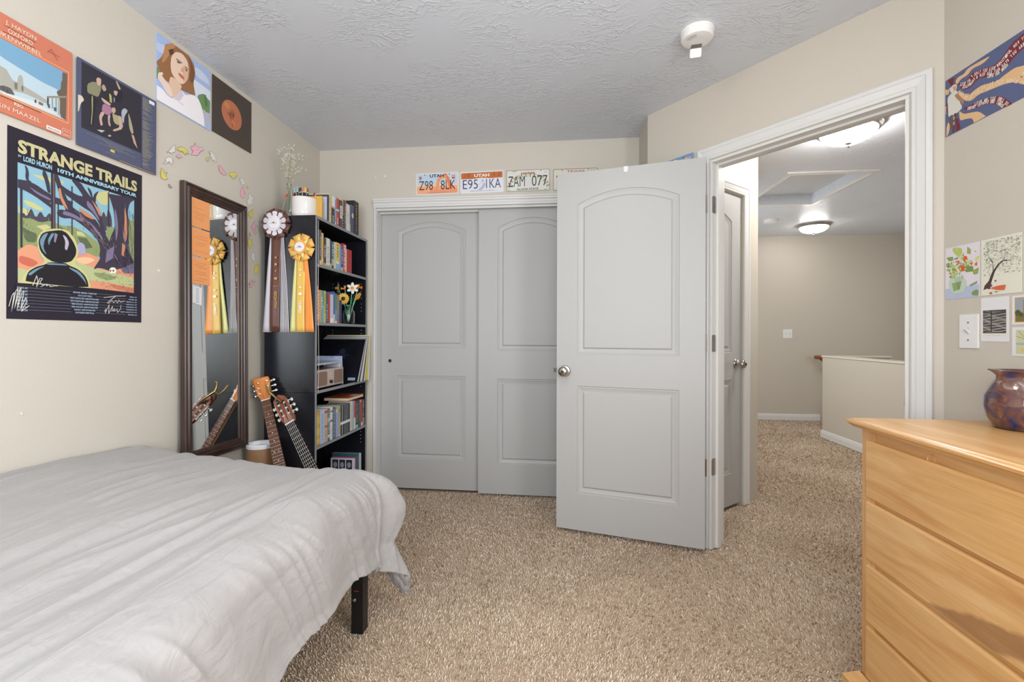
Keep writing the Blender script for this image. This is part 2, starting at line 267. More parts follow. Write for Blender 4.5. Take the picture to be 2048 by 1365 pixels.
POSTER = [
  ('8cb8c8', [(0.0271,0.502),(0.1224,0.5015),(0.423,0.4991),(0.4229,0.3862),(0.4222,0.2608),(0.0284,0.1946)]),
  ('c9c58a', [(0.0642,0.4783),(0.1086,0.4826),(0.1656,0.4873),(0.1558,0.4733),(0.1041,0.4665),(0.0817,0.4732)]),
  ('c9c58a', [(0.0392,0.385),(0.0646,0.3875),(0.1046,0.3707),(0.0866,0.3632),(0.0561,0.3699)]),
  ('c9c58a', [(0.265,0.475),(0.3165,0.5028),(0.3284,0.4829),(0.3109,0.4422),(0.282,0.4456)]),
  ('c9c58a', [(0.031,0.3628),(0.0562,0.3574),(0.0735,0.3444),(0.052,0.3362),(0.0311,0.3431)]),
  ('4a4652', [(0.0312,0.3234),(0.0435,0.3464),(0.052,0.3337),(0.0647,0.3673),(0.0779,0.3354),(0.0911,0.3644),(0.1047,0.3422),(0.1184,0.3667),(0.1301,0.3435),(0.1303,0.3172),(0.0313,0.2938)]),
  ('4a4652', [(0.2908,0.39),(0.2993,0.4214),(0.3111,0.3952),(0.3168,0.438),(0.3318,0.4005),(0.3321,0.3529),(0.2911,0.3435)]),
  ('8f9a68', [(0.0278,0.3422),(0.0436,0.3266),(0.0649,0.332),(0.0913,0.3244),(0.1231,0.3391),(0.1565,0.3287),(0.1913,0.337),(0.2384,0.3201),(0.2827,0.2953),(0.2944,0.251),(0.2606,0.2337),(0.0283,0.2192)]),
  ('5d6a4c', [(0.0396,0.3007),(0.0565,0.2897),(0.0825,0.2854),(0.0783,0.2539),(0.0482,0.2528)]),
  ('5d6a4c', [(0.1469,0.3264),(0.1763,0.3172),(0.1814,0.2965),(0.1566,0.3019)]),
  ('5d6a4c', [(0.2068,0.302),(0.2385,0.3032),(0.2605,0.2736),(0.228,0.2618)]),
  ('c9c58a', [(0.078,0.3099),(0.1094,0.3226),(0.1232,0.3155),(0.1004,0.2998)]),
  ('c9c58a', [(0.1964,0.3218),(0.2224,0.3222),(0.2385,0.3089),(0.2068,0.3076)]),
  ('8f9a68', [(0.3112,0.3658),(0.3411,0.3669),(0.3415,0.2712),(0.3116,0.2834)]),
  ('8f9a68', [(0.3907,0.4156),(0.4228,0.4113),(0.4231,0.2234),(0.3915,0.2557)]),
  ('e09a78', [(0.0283,0.2192),(0.0567,0.247),(0.0872,0.2404),(0.0918,0.2053),(0.1238,0.1949),(0.1968,0.2449),(0.2387,0.2525),(0.283,0.2374),(0.4225,0.1982),(0.4229,0.12),(0.2394,0.1229),(0.0288,0.1159)]),
  ('c96a55', [(0.0317,0.205),(0.0655,0.2008),(0.0874,0.1891),(0.0656,0.1705),(0.0318,0.1804)]),
  ('f0c09a', [(0.1969,0.2229),(0.2388,0.2356),(0.2718,0.2298),(0.239,0.2074),(0.2073,0.2081)]),
  ('c96a55', [(0.2391,0.1736),(0.2721,0.1723),(0.2834,0.1564),(0.2446,0.1574)]),
  ('b9c08c', [(0.0286,0.1651),(0.0571,0.1592),(0.053,0.1236),(0.0288,0.1168)]),
  ('b9c08c', [(0.1767,0.2195),(0.2608,0.1994),(0.3299,0.1918),(0.4226,0.1795),(0.4228,0.1419),(0.3182,0.1488),(0.2392,0.1511),(0.1971,0.179)]),
  ('8a9a6c', [(0.2609,0.1823),(0.318,0.1842),(0.3543,0.171),(0.3181,0.1577),(0.2721,0.1666)]),
  ('c97a60', [(0.3182,0.1488),(0.3794,0.1405),(0.4222,0.1387),(0.4222,0.1218),(0.3422,0.1276)]),
  ('6f6880', [(0.3602,0.2201),(0.3916,0.2464),(0.423,0.2359),(0.4232,0.1983),(0.3791,0.1924)]),
  ('3d3546', [(0.3165,0.4922),(0.3526,0.4962),(0.4,0.5046),(0.4243,0.4995),(0.4033,0.4808),(0.3945,0.4412),(0.4012,0.3811),(0.399,0.3187),(0.4057,0.2767),(0.423,0.2422),(0.379,0.2169),(0.3299,0.1947),(0.2832,0.2027),(0.2609,0.1908),(0.2887,0.2384),(0.2943,0.2684),(0.3175,0.2934),(0.3292,0.3344),(0.3441,0.3676),(0.3396,0.4264),(0.3298,0.4595)]),
  ('3d3546', [(0.283,0.2345),(0.2885,0.279),(0.2714,0.316),(0.2276,0.3457),(0.1911,0.3644),(0.1564,0.3555),(0.1381,0.3667),(0.1466,0.3849),(0.171,0.3863),(0.1537,0.4137),(0.1415,0.4579),(0.1271,0.5032),(0.1436,0.5022),(0.1559,0.4626),(0.1758,0.4202),(0.1961,0.3986),(0.2381,0.3877),(0.2655,0.3835),(0.291,0.3551),(0.3114,0.3246),(0.3245,0.3037),(0.3177,0.2551)]),
  ('3d3546', [(0.1829,0.5013),(0.2163,0.5016),(0.2377,0.4722),(0.2708,0.4423),(0.2879,0.4124),(0.2984,0.3685),(0.3114,0.3305),(0.2997,0.3338),(0.2767,0.3806),(0.2543,0.4034),(0.2273,0.4129),(0.1908,0.4301),(0.1633,0.4434),(0.151,0.4717),(0.1706,0.4619),(0.2061,0.4512),(0.2271,0.452),(0.206,0.4788)]),
  ('3d3546', [(0.0273,0.4479),(0.0515,0.4512),(0.0774,0.4473),(0.1089,0.4317),(0.1416,0.4207),(0.1909,0.4246),(0.1909,0.4136),(0.166,0.4011),(0.1229,0.3994),(0.0909,0.4004),(0.0559,0.4151),(0.0274,0.4209)]),
  ('3d3546', [(0.0274,0.4307),(0.0474,0.4224),(0.0776,0.4066),(0.1137,0.3863),(0.1323,0.3757),(0.1229,0.3967),(0.0864,0.4144),(0.0558,0.4301)]),
  ('3d3546', [(0.0449,0.5013),(0.0534,0.4945),(0.0578,0.476),(0.0557,0.4552),(0.0665,0.4513),(0.0537,0.4444),(0.0472,0.4622),(0.0492,0.4829)]),
  ('3d3546', [(0.0994,0.5063),(0.1086,0.494),(0.1179,0.4607),(0.1204,0.4301),(0.1111,0.4324),(0.1041,0.4665),(0.095,0.4892)]),
  ('3d3546', [(0.2376,0.4947),(0.2539,0.483),(0.2596,0.4562),(0.265,0.475),(0.2818,0.4918),(0.2707,0.4653),(0.2696,0.442),(0.2596,0.4448)]),
  ('39303f', [(0.121,0.501),(0.1341,0.5015),(0.1359,0.3121),(0.1224,0.3069)]),
  ('6b5a58', [(0.1271,0.5006),(0.1318,0.5007),(0.1331,0.3115),(0.1289,0.3095)]),
  ('39303f', [(0.0332,0.4228),(0.0398,0.4224),(0.0407,0.2314),(0.0349,0.2303)]),
  ('39303f', [(0.1417,0.4048),(0.1455,0.4049),(0.146,0.3145),(0.1421,0.3136)]),
  ('39303f', [(0.1856,0.4776),(0.1896,0.4779),(0.1904,0.2985),(0.1869,0.2988)]),
  ('39303f', [(0.3153,0.4966),(0.32,0.4969),(0.3207,0.3621),(0.3165,0.3623)]),
  ('7d7490', [(0.2378,0.444),(0.2597,0.4277),(0.2823,0.3878),(0.2823,0.3762),(0.2598,0.4049),(0.2379,0.4215)]),
  ('7d7490', [(0.3406,0.4506),(0.3531,0.4059),(0.3564,0.3585),(0.3474,0.3083),(0.3442,0.3557)]),
  ('7d7490', [(0.2169,0.3794),(0.26,0.3592),(0.294,0.3209),(0.2999,0.2987),(0.2769,0.3287),(0.2382,0.3596)]),
  ('7d7490', [(0.3117,0.2717),(0.3414,0.2951),(0.3356,0.2463),(0.3061,0.2237)]),
  ('7d7490', [(0.0558,0.4351),(0.0864,0.4221),(0.1228,0.4125),(0.1182,0.4059),(0.0775,0.4168)]),
  ('7d7490', [(0.1611,0.3836),(0.1911,0.3808),(0.2275,0.3681),(0.2222,0.3584),(0.1861,0.3686),(0.1563,0.3689)]),
  ('c98764', [(0.3809,0.4621),(0.3894,0.4276),(0.3942,0.3671),(0.388,0.3165),(0.3752,0.3384),(0.3813,0.3887)]),
  ('c98764', [(0.1424,0.4529),(0.1537,0.4083),(0.1759,0.3876),(0.1709,0.4025),(0.156,0.4304),(0.1501,0.4607)]),
  ('c98764', [(0.2063,0.407),(0.238,0.399),(0.2655,0.3835),(0.26,0.3763),(0.2274,0.3849)]),
  ('c98764', [(0.2541,0.4489),(0.2821,0.4225),(0.2908,0.3958),(0.2822,0.3993)]),
  ('c98764', [(0.3722,0.3133),(0.3862,0.3039),(0.3788,0.2596),(0.3693,0.2641)]),
  ('a9a6c6', [(0.2019,0.2541),(0.2069,0.2772),(0.2184,0.2845),(0.2306,0.278),(0.235,0.2575),(0.2334,0.2414),(0.2071,0.2401)]),
  ('c9c58a', [(0.0808,0.2698),(0.0923,0.2969),(0.1279,0.3134),(0.1713,0.3203),(0.1966,0.2943),(0.208,0.2636),(0.2097,0.2417),(0.197,0.2065),(0.2178,0.193),(0.2446,0.163),(0.2557,0.1217),(0.2394,0.1218),(0.0321,0.1162),(0.0444,0.1475),(0.057,0.1643),(0.1054,0.192),(0.0917,0.2155),(0.0828,0.2344)]),
  ('1c1820', [(0.084,0.2602),(0.0937,0.2879),(0.1095,0.2992),(0.1517,0.3137),(0.1713,0.3079),(0.1915,0.2823),(0.2029,0.257),(0.201,0.2346),(0.1868,0.2103),(0.1718,0.2041),(0.1571,0.2002),(0.1285,0.1983),(0.1053,0.2101),(0.0894,0.2305)]),
  ('1c1820', [(0.1145,0.196),(0.1669,0.2017),(0.1768,0.1951),(0.2074,0.186),(0.2311,0.1669),(0.2419,0.1458),(0.2459,0.1207),(0.0487,0.1206),(0.0508,0.1384),(0.0571,0.1567),(0.0786,0.175),(0.1054,0.1868)]),
  ('6d8fa0', [(0.0871,0.2608),(0.0982,0.2863),(0.1141,0.2966),(0.1028,0.2692),(0.0984,0.2425),(0.1098,0.2187),(0.0962,0.2318)]),
  ('6d8fa0', [(0.1233,0.2971),(0.1327,0.2966),(0.1188,0.2674),(0.1152,0.251),(0.1119,0.2711)]),
  ('b9b0c0', [(0.1567,0.2993),(0.1689,0.2939),(0.179,0.2743),(0.1716,0.2457),(0.1642,0.2498),(0.1665,0.2772)]),
  ('8a8296', [(0.1327,0.2992),(0.1422,0.2961),(0.1352,0.2654),(0.1305,0.2698)]),
  ('6d8fa0', [(0.1099,0.1927),(0.1669,0.1974),(0.1744,0.1931),(0.1475,0.1912),(0.11,0.1865)]),
  ('6d8fa0', [(0.1769,0.1897),(0.2126,0.1784),(0.2312,0.1557),(0.2393,0.1285),(0.2312,0.1445),(0.2075,0.1694),(0.1819,0.1823)]),
  ('6d8fa0', [(0.055,0.1489),(0.0787,0.1699),(0.1054,0.1816),(0.0831,0.1655),(0.0614,0.1422)]),
  ('f0ead8', [(0.3209,0.2024),(0.3298,0.2108),(0.3449,0.2106),(0.3492,0.2004),(0.345,0.1878),(0.3227,0.186)]),
  ('1c1820', [(0.3227,0.1979),(0.3286,0.2005),(0.3287,0.194),(0.3233,0.1926)]),
  ('1c1820', [(0.3334,0.2006),(0.3395,0.202),(0.3395,0.1955),(0.3341,0.1941)]),
]
TOWNSCAPE = [
  ('78a4c2', [(0.0957,0.2287),(0.1099,0.2277),(0.2947,0.2257),(0.2894,0.0601),(0.1106,0.0583),(0.0964,0.058)]),
  ('b9cdd6', [(0.0959,0.1762),(0.1101,0.1702),(0.1494,0.1639),(0.218,0.1536),(0.2725,0.1542),(0.2711,0.1305),(0.2891,0.1266),(0.2894,0.0601),(0.1106,0.0583),(0.0964,0.0595)]),
  ('a9a79b', [(0.0961,0.1441),(0.1102,0.1408),(0.1199,0.1405),(0.1284,0.1276),(0.1371,0.1145),(0.1496,0.1139),(0.1508,0.1343),(0.1571,0.144),(0.1642,0.1389),(0.1654,0.115),(0.1726,0.1113),(0.1938,0.1088),(0.2128,0.1047),(0.2322,0.1005),(0.2323,0.0877),(0.1992,0.0897),(0.1701,0.0899),(0.1372,0.0815),(0.1298,0.0894),(0.1105,0.0848),(0.0963,0.0828)]),
  ('5f5d58', [(0.0964,0.0741),(0.1105,0.0848),(0.1298,0.0879),(0.1372,0.0815),(0.1435,0.0682),(0.1275,0.0657),(0.1106,0.0671),(0.0964,0.0653)]),
  ('5c4a4c', [(0.1105,0.0818),(0.1165,0.0792),(0.1142,0.0661),(0.1106,0.0671)]),
  ('5c4a4c', [(0.1201,0.0782),(0.1262,0.0785),(0.1275,0.0642),(0.119,0.0657)]),
  ('77776f', [(0.1408,0.1106),(0.1496,0.1124),(0.1497,0.0912),(0.1422,0.0902)]),
  ('6d6c66', [(0.1598,0.1089),(0.1649,0.1117),(0.1655,0.0936),(0.1611,0.0943)]),
  ('d5d8d2', [(0.1423,0.0691),(0.1966,0.0789),(0.2581,0.0714),(0.2699,0.0641),(0.1106,0.0589),(0.1106,0.0636)]),
  ('6a5c50', [(0.2787,0.2238),(0.2947,0.2247),(0.2934,0.1755),(0.2903,0.0605),(0.2714,0.0648),(0.272,0.1276),(0.2622,0.1389),(0.2622,0.1487),(0.2739,0.1583),(0.2747,0.1852),(0.2788,0.1941)]),
  ('8f8a7a', [(0.2308,0.1142),(0.292,0.1464),(0.2912,0.1393),(0.2322,0.1085)]),
  ('4c4a44', [(0.2322,0.1085),(0.2378,0.1114),(0.238,0.0841),(0.2323,0.0845)]),
  ('8f8a7a', [(0.2464,0.1159),(0.2498,0.1177),(0.25,0.0804),(0.2471,0.0806)]),
  ('8f8a7a', [(0.2579,0.1219),(0.2614,0.1238),(0.2616,0.0764),(0.2587,0.0783)]),
  ('a9a190', [(0.2652,0.1257),(0.2696,0.128),(0.2705,0.0676),(0.2658,0.0686)]),
  ('5c4a4c', [(0.1965,0.0852),(0.2014,0.0861),(0.2014,0.0751),(0.1961,0.0749)]),
  ('7a6a60', [(0.2087,0.0852),(0.2211,0.0836),(0.2198,0.0749),(0.2074,0.075)]),
  ('5c4a4c', [(0.2351,0.0891),(0.2408,0.0904),(0.2408,0.0775),(0.2352,0.0769)]),
  ('3f5a70', [(0.2523,0.0881),(0.261,0.0892),(0.261,0.0761),(0.2538,0.0758)]),
]
GROUP_PHOTO = [
  ('33303a', [(0.0087,0.3113),(0.2439,0.3093),(0.243,0.0737),(0.0098,0.0702)]),
  ('8a8668', [(0.0318,0.2332),(0.0484,0.2512),(0.0637,0.2579),(0.0828,0.2578),(0.0794,0.2309),(0.0708,0.205),(0.0486,0.2039),(0.032,0.202)]),
  ('c9a896', [(0.0636,0.2721),(0.0722,0.2805),(0.082,0.2789),(0.081,0.2569),(0.0724,0.2485),(0.0654,0.2554)]),
  ('26242c', [(0.0369,0.2012),(0.0691,0.2006),(0.0625,0.1511),(0.0543,0.0906),(0.0375,0.0829),(0.0489,0.1444)]),
  ('b5aa70', [(0.047,0.1995),(0.052,0.2004),(0.0516,0.1457),(0.0475,0.091),(0.0451,0.0935),(0.0489,0.1444)]),
  ('b59a86', [(0.0845,0.2588),(0.0933,0.2655),(0.1023,0.2505),(0.0935,0.2385),(0.0846,0.2445)]),
  ('2b2a30', [(0.0899,0.2366),(0.1114,0.2426),(0.117,0.2073),(0.0936,0.2097)]),
  ('b8b070', [(0.1114,0.2426),(0.1205,0.2383),(0.1225,0.2101),(0.1145,0.2114)]),
  ('c3a594', [(0.083,0.2114),(0.0936,0.2097),(0.1189,0.2045),(0.1153,0.1954),(0.0937,0.1953),(0.083,0.2042)]),
  ('a9788f', [(0.0884,0.1926),(0.1207,0.1945),(0.1227,0.1717),(0.1064,0.1546),(0.0832,0.1595)]),
  ('c3a594', [(0.0832,0.1595),(0.0956,0.1584),(0.0834,0.1327),(0.0888,0.1101),(0.08,0.1025),(0.0736,0.1352)]),
  ('c3a594', [(0.1064,0.1546),(0.1172,0.1635),(0.1137,0.1363),(0.1193,0.1169),(0.1091,0.1195)]),
  ('c3a594', [(0.1369,0.3043),(0.1425,0.3037),(0.1578,0.2823),(0.1502,0.2763),(0.1407,0.2934)]),
  ('c3a594', [(0.1296,0.2634),(0.1464,0.2669),(0.1484,0.2568),(0.1372,0.2453),(0.1297,0.2505)]),
  ('24222a', [(0.1483,0.2753),(0.1635,0.2798),(0.1637,0.2461),(0.1523,0.2253),(0.1335,0.2231)]),
  ('9a7f90', [(0.1279,0.2349),(0.1335,0.236),(0.1343,0.2198),(0.1291,0.2189)]),
  ('a9a27a', [(0.1227,0.1735),(0.1338,0.1715),(0.145,0.1733),(0.1564,0.1676),(0.1547,0.1369),(0.1302,0.1367)]),
  ('c3a594', [(0.1226,0.1936),(0.1355,0.1982),(0.1375,0.1844),(0.1282,0.1707),(0.1208,0.1799)]),
  ('c3a594', [(0.145,0.1733),(0.1602,0.1769),(0.1681,0.1318),(0.1304,0.1036),(0.1248,0.1085),(0.1547,0.1313)]),
  ('a9b0b8', [(0.1593,0.1989),(0.1716,0.2163),(0.1873,0.2127),(0.1718,0.1824),(0.17,0.1515),(0.1622,0.1628)]),
  ('a8a183', [(0.1873,0.2089),(0.1994,0.1804),(0.2117,0.1362),(0.2037,0.1249),(0.1916,0.1462)]),
  ('c3a594', [(0.2017,0.124),(0.2118,0.1246),(0.2284,0.0775),(0.2119,0.0939)]),
  ('b9b4b0', [(0.0663,0.082),(0.0801,0.0882),(0.096,0.0918),(0.0836,0.0791)]),
  ('b9a894', [(0.1068,0.0785),(0.114,0.0853),(0.1213,0.0831),(0.1122,0.0754)]),
  ('d5c9b9', [(-0.0003,0.178),(0.0125,0.1813),(0.0216,0.1689),(0.0094,0.1523),(0.0032,0.1218),(-0.0006,0.1165)]),
]
PORTRAIT = [
  ('a9bde6', [(0.0005,0.2911),(0.2989,0.2995),(0.2927,0.002),(0.0011,0.0032)]),
  ('c6cfe6', [(0.0007,0.2483),(0.0658,0.265),(0.1159,0.2578),(0.0467,0.2153),(0.0009,0.2157)]),
  ('dde2ee', [(0.1906,0.2005),(0.2995,0.1961),(0.298,0.1387),(0.2077,0.1287)]),
  ('cdd6ea', [(0.1848,0.2598),(0.2352,0.267),(0.2822,0.2523),(0.2945,0.2216),(0.2128,0.2221)]),
  ('6f8f5f', [(0.2133,0.1316),(0.259,0.1651),(0.2828,0.1497),(0.2961,0.1472),(0.294,0.0849),(0.2479,0.0762)]),
  ('557a48', [(0.2591,0.1605),(0.2708,0.1621),(0.283,0.117),(0.2653,0.1034)]),
  ('cabb9c', [(0.2536,0.0883),(0.2941,0.0709),(0.293,0.0515),(0.2596,0.0727)]),
  ('cabb9c', [(0.2599,0.008),(0.2905,0.0785),(0.2929,0.0703),(0.2688,0.0093)]),
  ('7d8f5a', [(0.0003,0.1459),(0.0328,0.1444),(0.0283,0.1086),(0.0006,0.0929)]),
  ('9a6a44', [(0.0417,0.2664),(0.0804,0.2998),(0.1311,0.3064),(0.1683,0.2944),(0.1985,0.268),(0.206,0.2273),(0.1935,0.1751),(0.2077,0.1242),(0.1801,0.1186),(0.1427,0.1119),(0.0914,0.11),(0.0236,0.1059),(0.0141,0.1417),(0.0003,0.154),(0.0011,0.1668),(0.0232,0.1966),(0.0371,0.2343)]),
  ('7d5234', [(0.1656,0.2883),(0.1903,0.2631),(0.2044,0.2218),(0.1908,0.1736),(0.1689,0.1793),(0.1795,0.2388)]),
  ('c08a5a', [(0.0417,0.2623),(0.0755,0.2924),(0.0954,0.2923),(0.0659,0.2397),(0.0421,0.1915),(0.0233,0.1719)]),
  ('5c3e2e', [(0.0586,0.252),(0.083,0.2717),(0.0856,0.252),(0.066,0.2313)]),
  ('e8c4aa', [(0.0689,0.14),(0.0912,0.1442),(0.1321,0.1324),(0.1168,0.098),(0.0867,0.0477),(0.0572,0.066),(0.0618,0.1106)]),
  ('efd0b8', [(0.0733,0.2316),(0.0955,0.2667),(0.1313,0.2803),(0.1604,0.263),(0.1687,0.228),(0.1635,0.1851),(0.1425,0.1469),(0.1217,0.1354),(0.0912,0.1442),(0.0737,0.1597),(0.0687,0.1906)]),
  ('e2b79c', [(0.1368,0.2312),(0.1659,0.2397),(0.1662,0.1866),(0.1425,0.1447),(0.1319,0.1672)]),
  ('6b4636', [(0.0997,0.2392),(0.1315,0.2368),(0.1289,0.2318),(0.0987,0.2335)]),
  ('4a3430', [(0.1018,0.2297),(0.1222,0.2312),(0.1161,0.2241),(0.1033,0.2234)]),
  ('6b4636', [(0.1473,0.2287),(0.1644,0.2277),(0.1633,0.224),(0.1463,0.2237)]),
  ('4a3430', [(0.1484,0.2197),(0.1607,0.2189),(0.158,0.2129),(0.1484,0.214)]),
  ('d8a88e', [(0.1342,0.2253),(0.1422,0.1994),(0.1292,0.194),(0.1214,0.196)]),
  ('cf6a50', [(0.1087,0.1799),(0.1214,0.183),(0.1434,0.1759),(0.1424,0.1652),(0.1267,0.1643),(0.1138,0.17)]),
  ('f0d6c6', [(0.0073,0.1213),(0.0282,0.1354),(0.0329,0.1278),(0.0236,0.1183),(0.0667,0.0965),(0.0842,0.0549),(0.0572,0.0492),(0.0191,0.0868),(0.0052,0.0955)]),
  ('f3eef0', [(0.0008,0.0643),(0.0333,0.0615),(0.0524,0.0467),(0.0867,0.0477),(0.127,0.1122),(0.148,0.0972),(0.1856,0.1215),(0.2189,0.1256),(0.242,0.0963),(0.2567,0.0528),(0.2629,0.0048),(0.0011,0.0032)]),
  ('d8cdd6', [(0.0867,0.0477),(0.127,0.1079),(0.1401,0.093),(0.117,0.0548)]),
  ('e2d9e0', [(0.1068,0.0538),(0.1404,0.0493),(0.1352,0.0423),(0.1058,0.049)]),
]
WAVES = [
  ('5a6488', [(-0.0072,0.2029),(0.2773,0.1944),(0.36,0.1934),(0.3602,-0.0068),(0.2775,-0.0015),(0.0053,-0.0025)]),
  ('7a2430', [(0.009,0.2025),(0.0375,0.1983),(0.0329,0.1772),(0.025,0.1714)]),
  ('e2b98a', [(0.0406,0.1797),(0.0522,0.19),(0.0747,0.1871),(0.0894,0.1983),(0.1319,0.1956),(0.1754,0.1911),(0.1456,0.1811),(0.1074,0.1877),(0.0894,0.1754),(0.0635,0.1769),(0.0484,0.1653)]),
  ('7a2430', [(0.0484,0.1703),(0.0822,0.1532),(0.1039,0.1736),(0.1456,0.1653),(0.1851,0.1513),(0.2103,0.1605),(0.2435,0.1874),(0.2773,0.1944),(0.3217,0.1927),(0.3217,0.1537),(0.2773,0.1483),(0.2524,0.1406),(0.2226,0.123),(0.1915,0.1169),(0.159,0.1292),(0.132,0.1414),(0.0968,0.1255),(0.0711,0.1345)]),
  ('e2b98a', [(0.0484,0.1451),(0.0711,0.1229),(0.0968,0.1027),(0.1181,0.1107),(0.1457,0.1116),(0.1916,0.0954),(0.2226,0.102),(0.2524,0.1054),(0.2774,0.0965),(0.3218,0.0868),(0.3218,0.0116),(0.2774,0.0389),(0.2525,0.0614),(0.2227,0.0721),(0.1979,0.0767),(0.1591,0.0823),(0.132,0.0873),(0.104,0.0794),(0.0786,0.0926),(0.0561,0.1243)]),
  ('7a2430', [(0.0712,0.0699),(0.104,0.0665),(0.1321,0.065),(0.1723,0.0535),(0.2042,0.0444),(0.2258,0.0226),(0.2437,-0.0015),(0.2105,0.0003),(0.1885,0.0267),(0.1591,0.0416),(0.1182,0.0464),(0.0896,0.0541)]),
  ('e2b98a', [(0.0561,0.0707),(0.0749,0.0482),(0.1076,0.0388),(0.1321,0.0299),(0.1575,0.0017),(0.1147,-0.0002),(0.1076,0.0193),(0.0823,0.0281),(0.06,0.0321)]),
  ('e2b98a', [(-0.0011,0.1735),(0.0171,0.1654),(0.0151,0.1493),(0.001,0.1534)]),
  ('e2b98a', [(0.0053,0.0338),(0.0133,0.0524),(0.0205,0.0302),(0.0133,0.0061),(0.0045,-0.0011)]),
  ('7a2430', [(0.0051,0.1201),(0.0116,0.1168),(0.01,0.0832),(0.0052,0.0873)]),
  ('7a2430', [(0.0447,0.0461),(0.0524,0.0458),(0.0638,0.0037),(0.0448,0.0006)]),
  ('e6d7b8', [(0.0203,0.1671),(0.029,0.1726),(0.0464,0.1697),(0.0484,0.1586),(0.0446,0.1438),(0.029,0.1454),(0.0203,0.1534)]),
  ('c9a080', [(0.0309,0.1664),(0.0453,0.1636),(0.0445,0.1472),(0.0349,0.1507)]),
  ('dcd9cf', [(0.0091,0.1387),(0.0211,0.1462),(0.0329,0.1467),(0.0484,0.1451),(0.0515,0.1334),(0.0599,0.0989),(0.0712,0.0732),(0.0485,0.0644),(0.0133,0.0645),(0.0112,0.1033)]),
  ('b0805a', [(0.0376,0.134),(0.0522,0.133),(0.0786,0.0959),(0.0712,0.0798),(0.0674,0.0917),(0.0484,0.1148)]),
  ('6e5348', [(0.018,0.069),(0.033,0.0686),(0.035,0.0371),(0.026,0.0141),(0.0193,0.0308)]),
  ('5c4640', [(0.035,0.0693),(0.0485,0.0661),(0.0416,0.0273),(0.0378,0.002),(0.0292,0.0024),(0.0331,0.0312)]),
]
NASTURTIUM = [
  ('e3dce3', [(0.0006,0.1869),(0.1345,0.1839),(0.1312,0.0005),(-0.0005,0.0011)]),
  ('b9c3da', [(-0.0005,0.0379),(0.1323,0.0408),(0.1312,0.0005),(-0.0005,0.0011)]),
  ('b8c86a', [(0.0277,0.1788),(0.0408,0.1809),(0.0666,0.1743),(0.0698,0.1597),(0.0603,0.1417),(0.0441,0.1529),(0.0343,0.1633)]),
  ('9aab55', [(0.0884,0.1756),(0.1025,0.1619),(0.1007,0.1458),(0.0866,0.1522)]),
  ('8aa05a', [(0.0041,0.1512),(0.031,0.1506),(0.0343,0.1375),(0.0143,0.1361)]),
  ('6a8048', [(0.0062,0.1304),(0.0277,0.1317),(0.0291,0.1154),(0.0089,0.1137)]),
  ('e0602c', [(0.0698,0.144),(0.0866,0.1444),(0.0916,0.1253),(0.0824,0.1157),(0.0717,0.1313)]),
  ('e0602c', [(0.0461,0.1344),(0.059,0.1312),(0.0539,0.1184)]),
  ('e0602c', [(0.0603,0.1135),(0.0761,0.115),(0.0805,0.0938),(0.0667,0.0918)]),
  ('e0602c', [(0.0311,0.1007),(0.0475,0.1012),(0.0443,0.0818),(0.0311,0.0864)]),
  ('e0602c', [(0.0965,0.1174),(0.1098,0.1185),(0.105,0.1067)]),
  ('e0602c', [(0.1128,0.1094),(0.1252,0.1172),(0.1264,0.1035)]),
  ('b8cf80', [(0.0144,0.1118),(0.0539,0.123),(0.0667,0.1041),(0.0475,0.0785),(0.0178,0.0852)]),
  ('7a9450', [(0.0761,0.1083),(0.1098,0.106),(0.1128,0.0865),(0.0824,0.0879)]),
  ('93a84e', [(0.1086,0.0898),(0.1322,0.0972),(0.1276,0.0763),(0.1128,0.0756)]),
  ('d5d97e', [(0.1169,0.1321),(0.1334,0.1373),(0.1322,0.1268),(0.1217,0.1166)]),
  ('c4d3c0', [(0.0131,0.0598),(0.0245,0.0769),(0.0604,0.0769),(0.0843,0.0627),(0.0868,0.0403),(0.0731,0.0194),(0.0411,0.0155),(0.0178,0.0332)]),
  ('93ab72', [(0.0278,0.0552),(0.0668,0.0592),(0.0604,0.0318),(0.0345,0.0258)]),
  ('8a9c6c', [(0.0966,0.042),(0.1265,0.0533),(0.1247,0.0443),(0.1009,0.0376)]),
  ('7e9a5c', [(0.1051,0.0164),(0.1218,0.0257),(0.1312,0.0194),(0.1277,0.0035),(0.1069,0.0064)]),
]
OLIVE = [
  ('e9e6d6', [(0.0015,0.1808),(0.1335,0.1821),(0.1313,-0),(0.0003,-0.0004)]),
  ('4e3a34', [(0.0075,0.0176),(0.0119,0.0324),(0.0261,0.0459),(0.0324,0.0618),(0.0401,0.0774),(0.0394,0.1007),(0.0225,0.1302),(0.0401,0.1072),(0.0436,0.0802),(0.0572,0.0979),(0.074,0.1082),(0.0838,0.1291),(0.0766,0.1078),(0.1063,0.1013),(0.0756,0.1031),(0.0606,0.0925),(0.047,0.0731),(0.0367,0.0447),(0.0325,0.0302),(0.0318,0.0186),(0.019,0.0216)]),
  ('d9663a', [(0.0332,0.0218),(0.0573,0.0275),(0.0846,0.0281),(0.0807,0.0121),(0.0573,0.0141)]),
  ('c9593a', [(0.0297,0.0081),(0.0402,0.0095),(0.0385,0.003),(0.0325,0.0025)]),
  ('7a3f2e', [(0.0488,0.0103),(0.06,0.0093),(0.0539,0.0066)]),
  ('3b3f3c', [(0.047,0.0451),(0.0546,0.0465),(0.0522,0.0402)]),
  ('5a3a2e', [(0.0325,0.0352),(0.0402,0.0327),(0.0384,0.0262),(0.0332,0.0278)]),
]
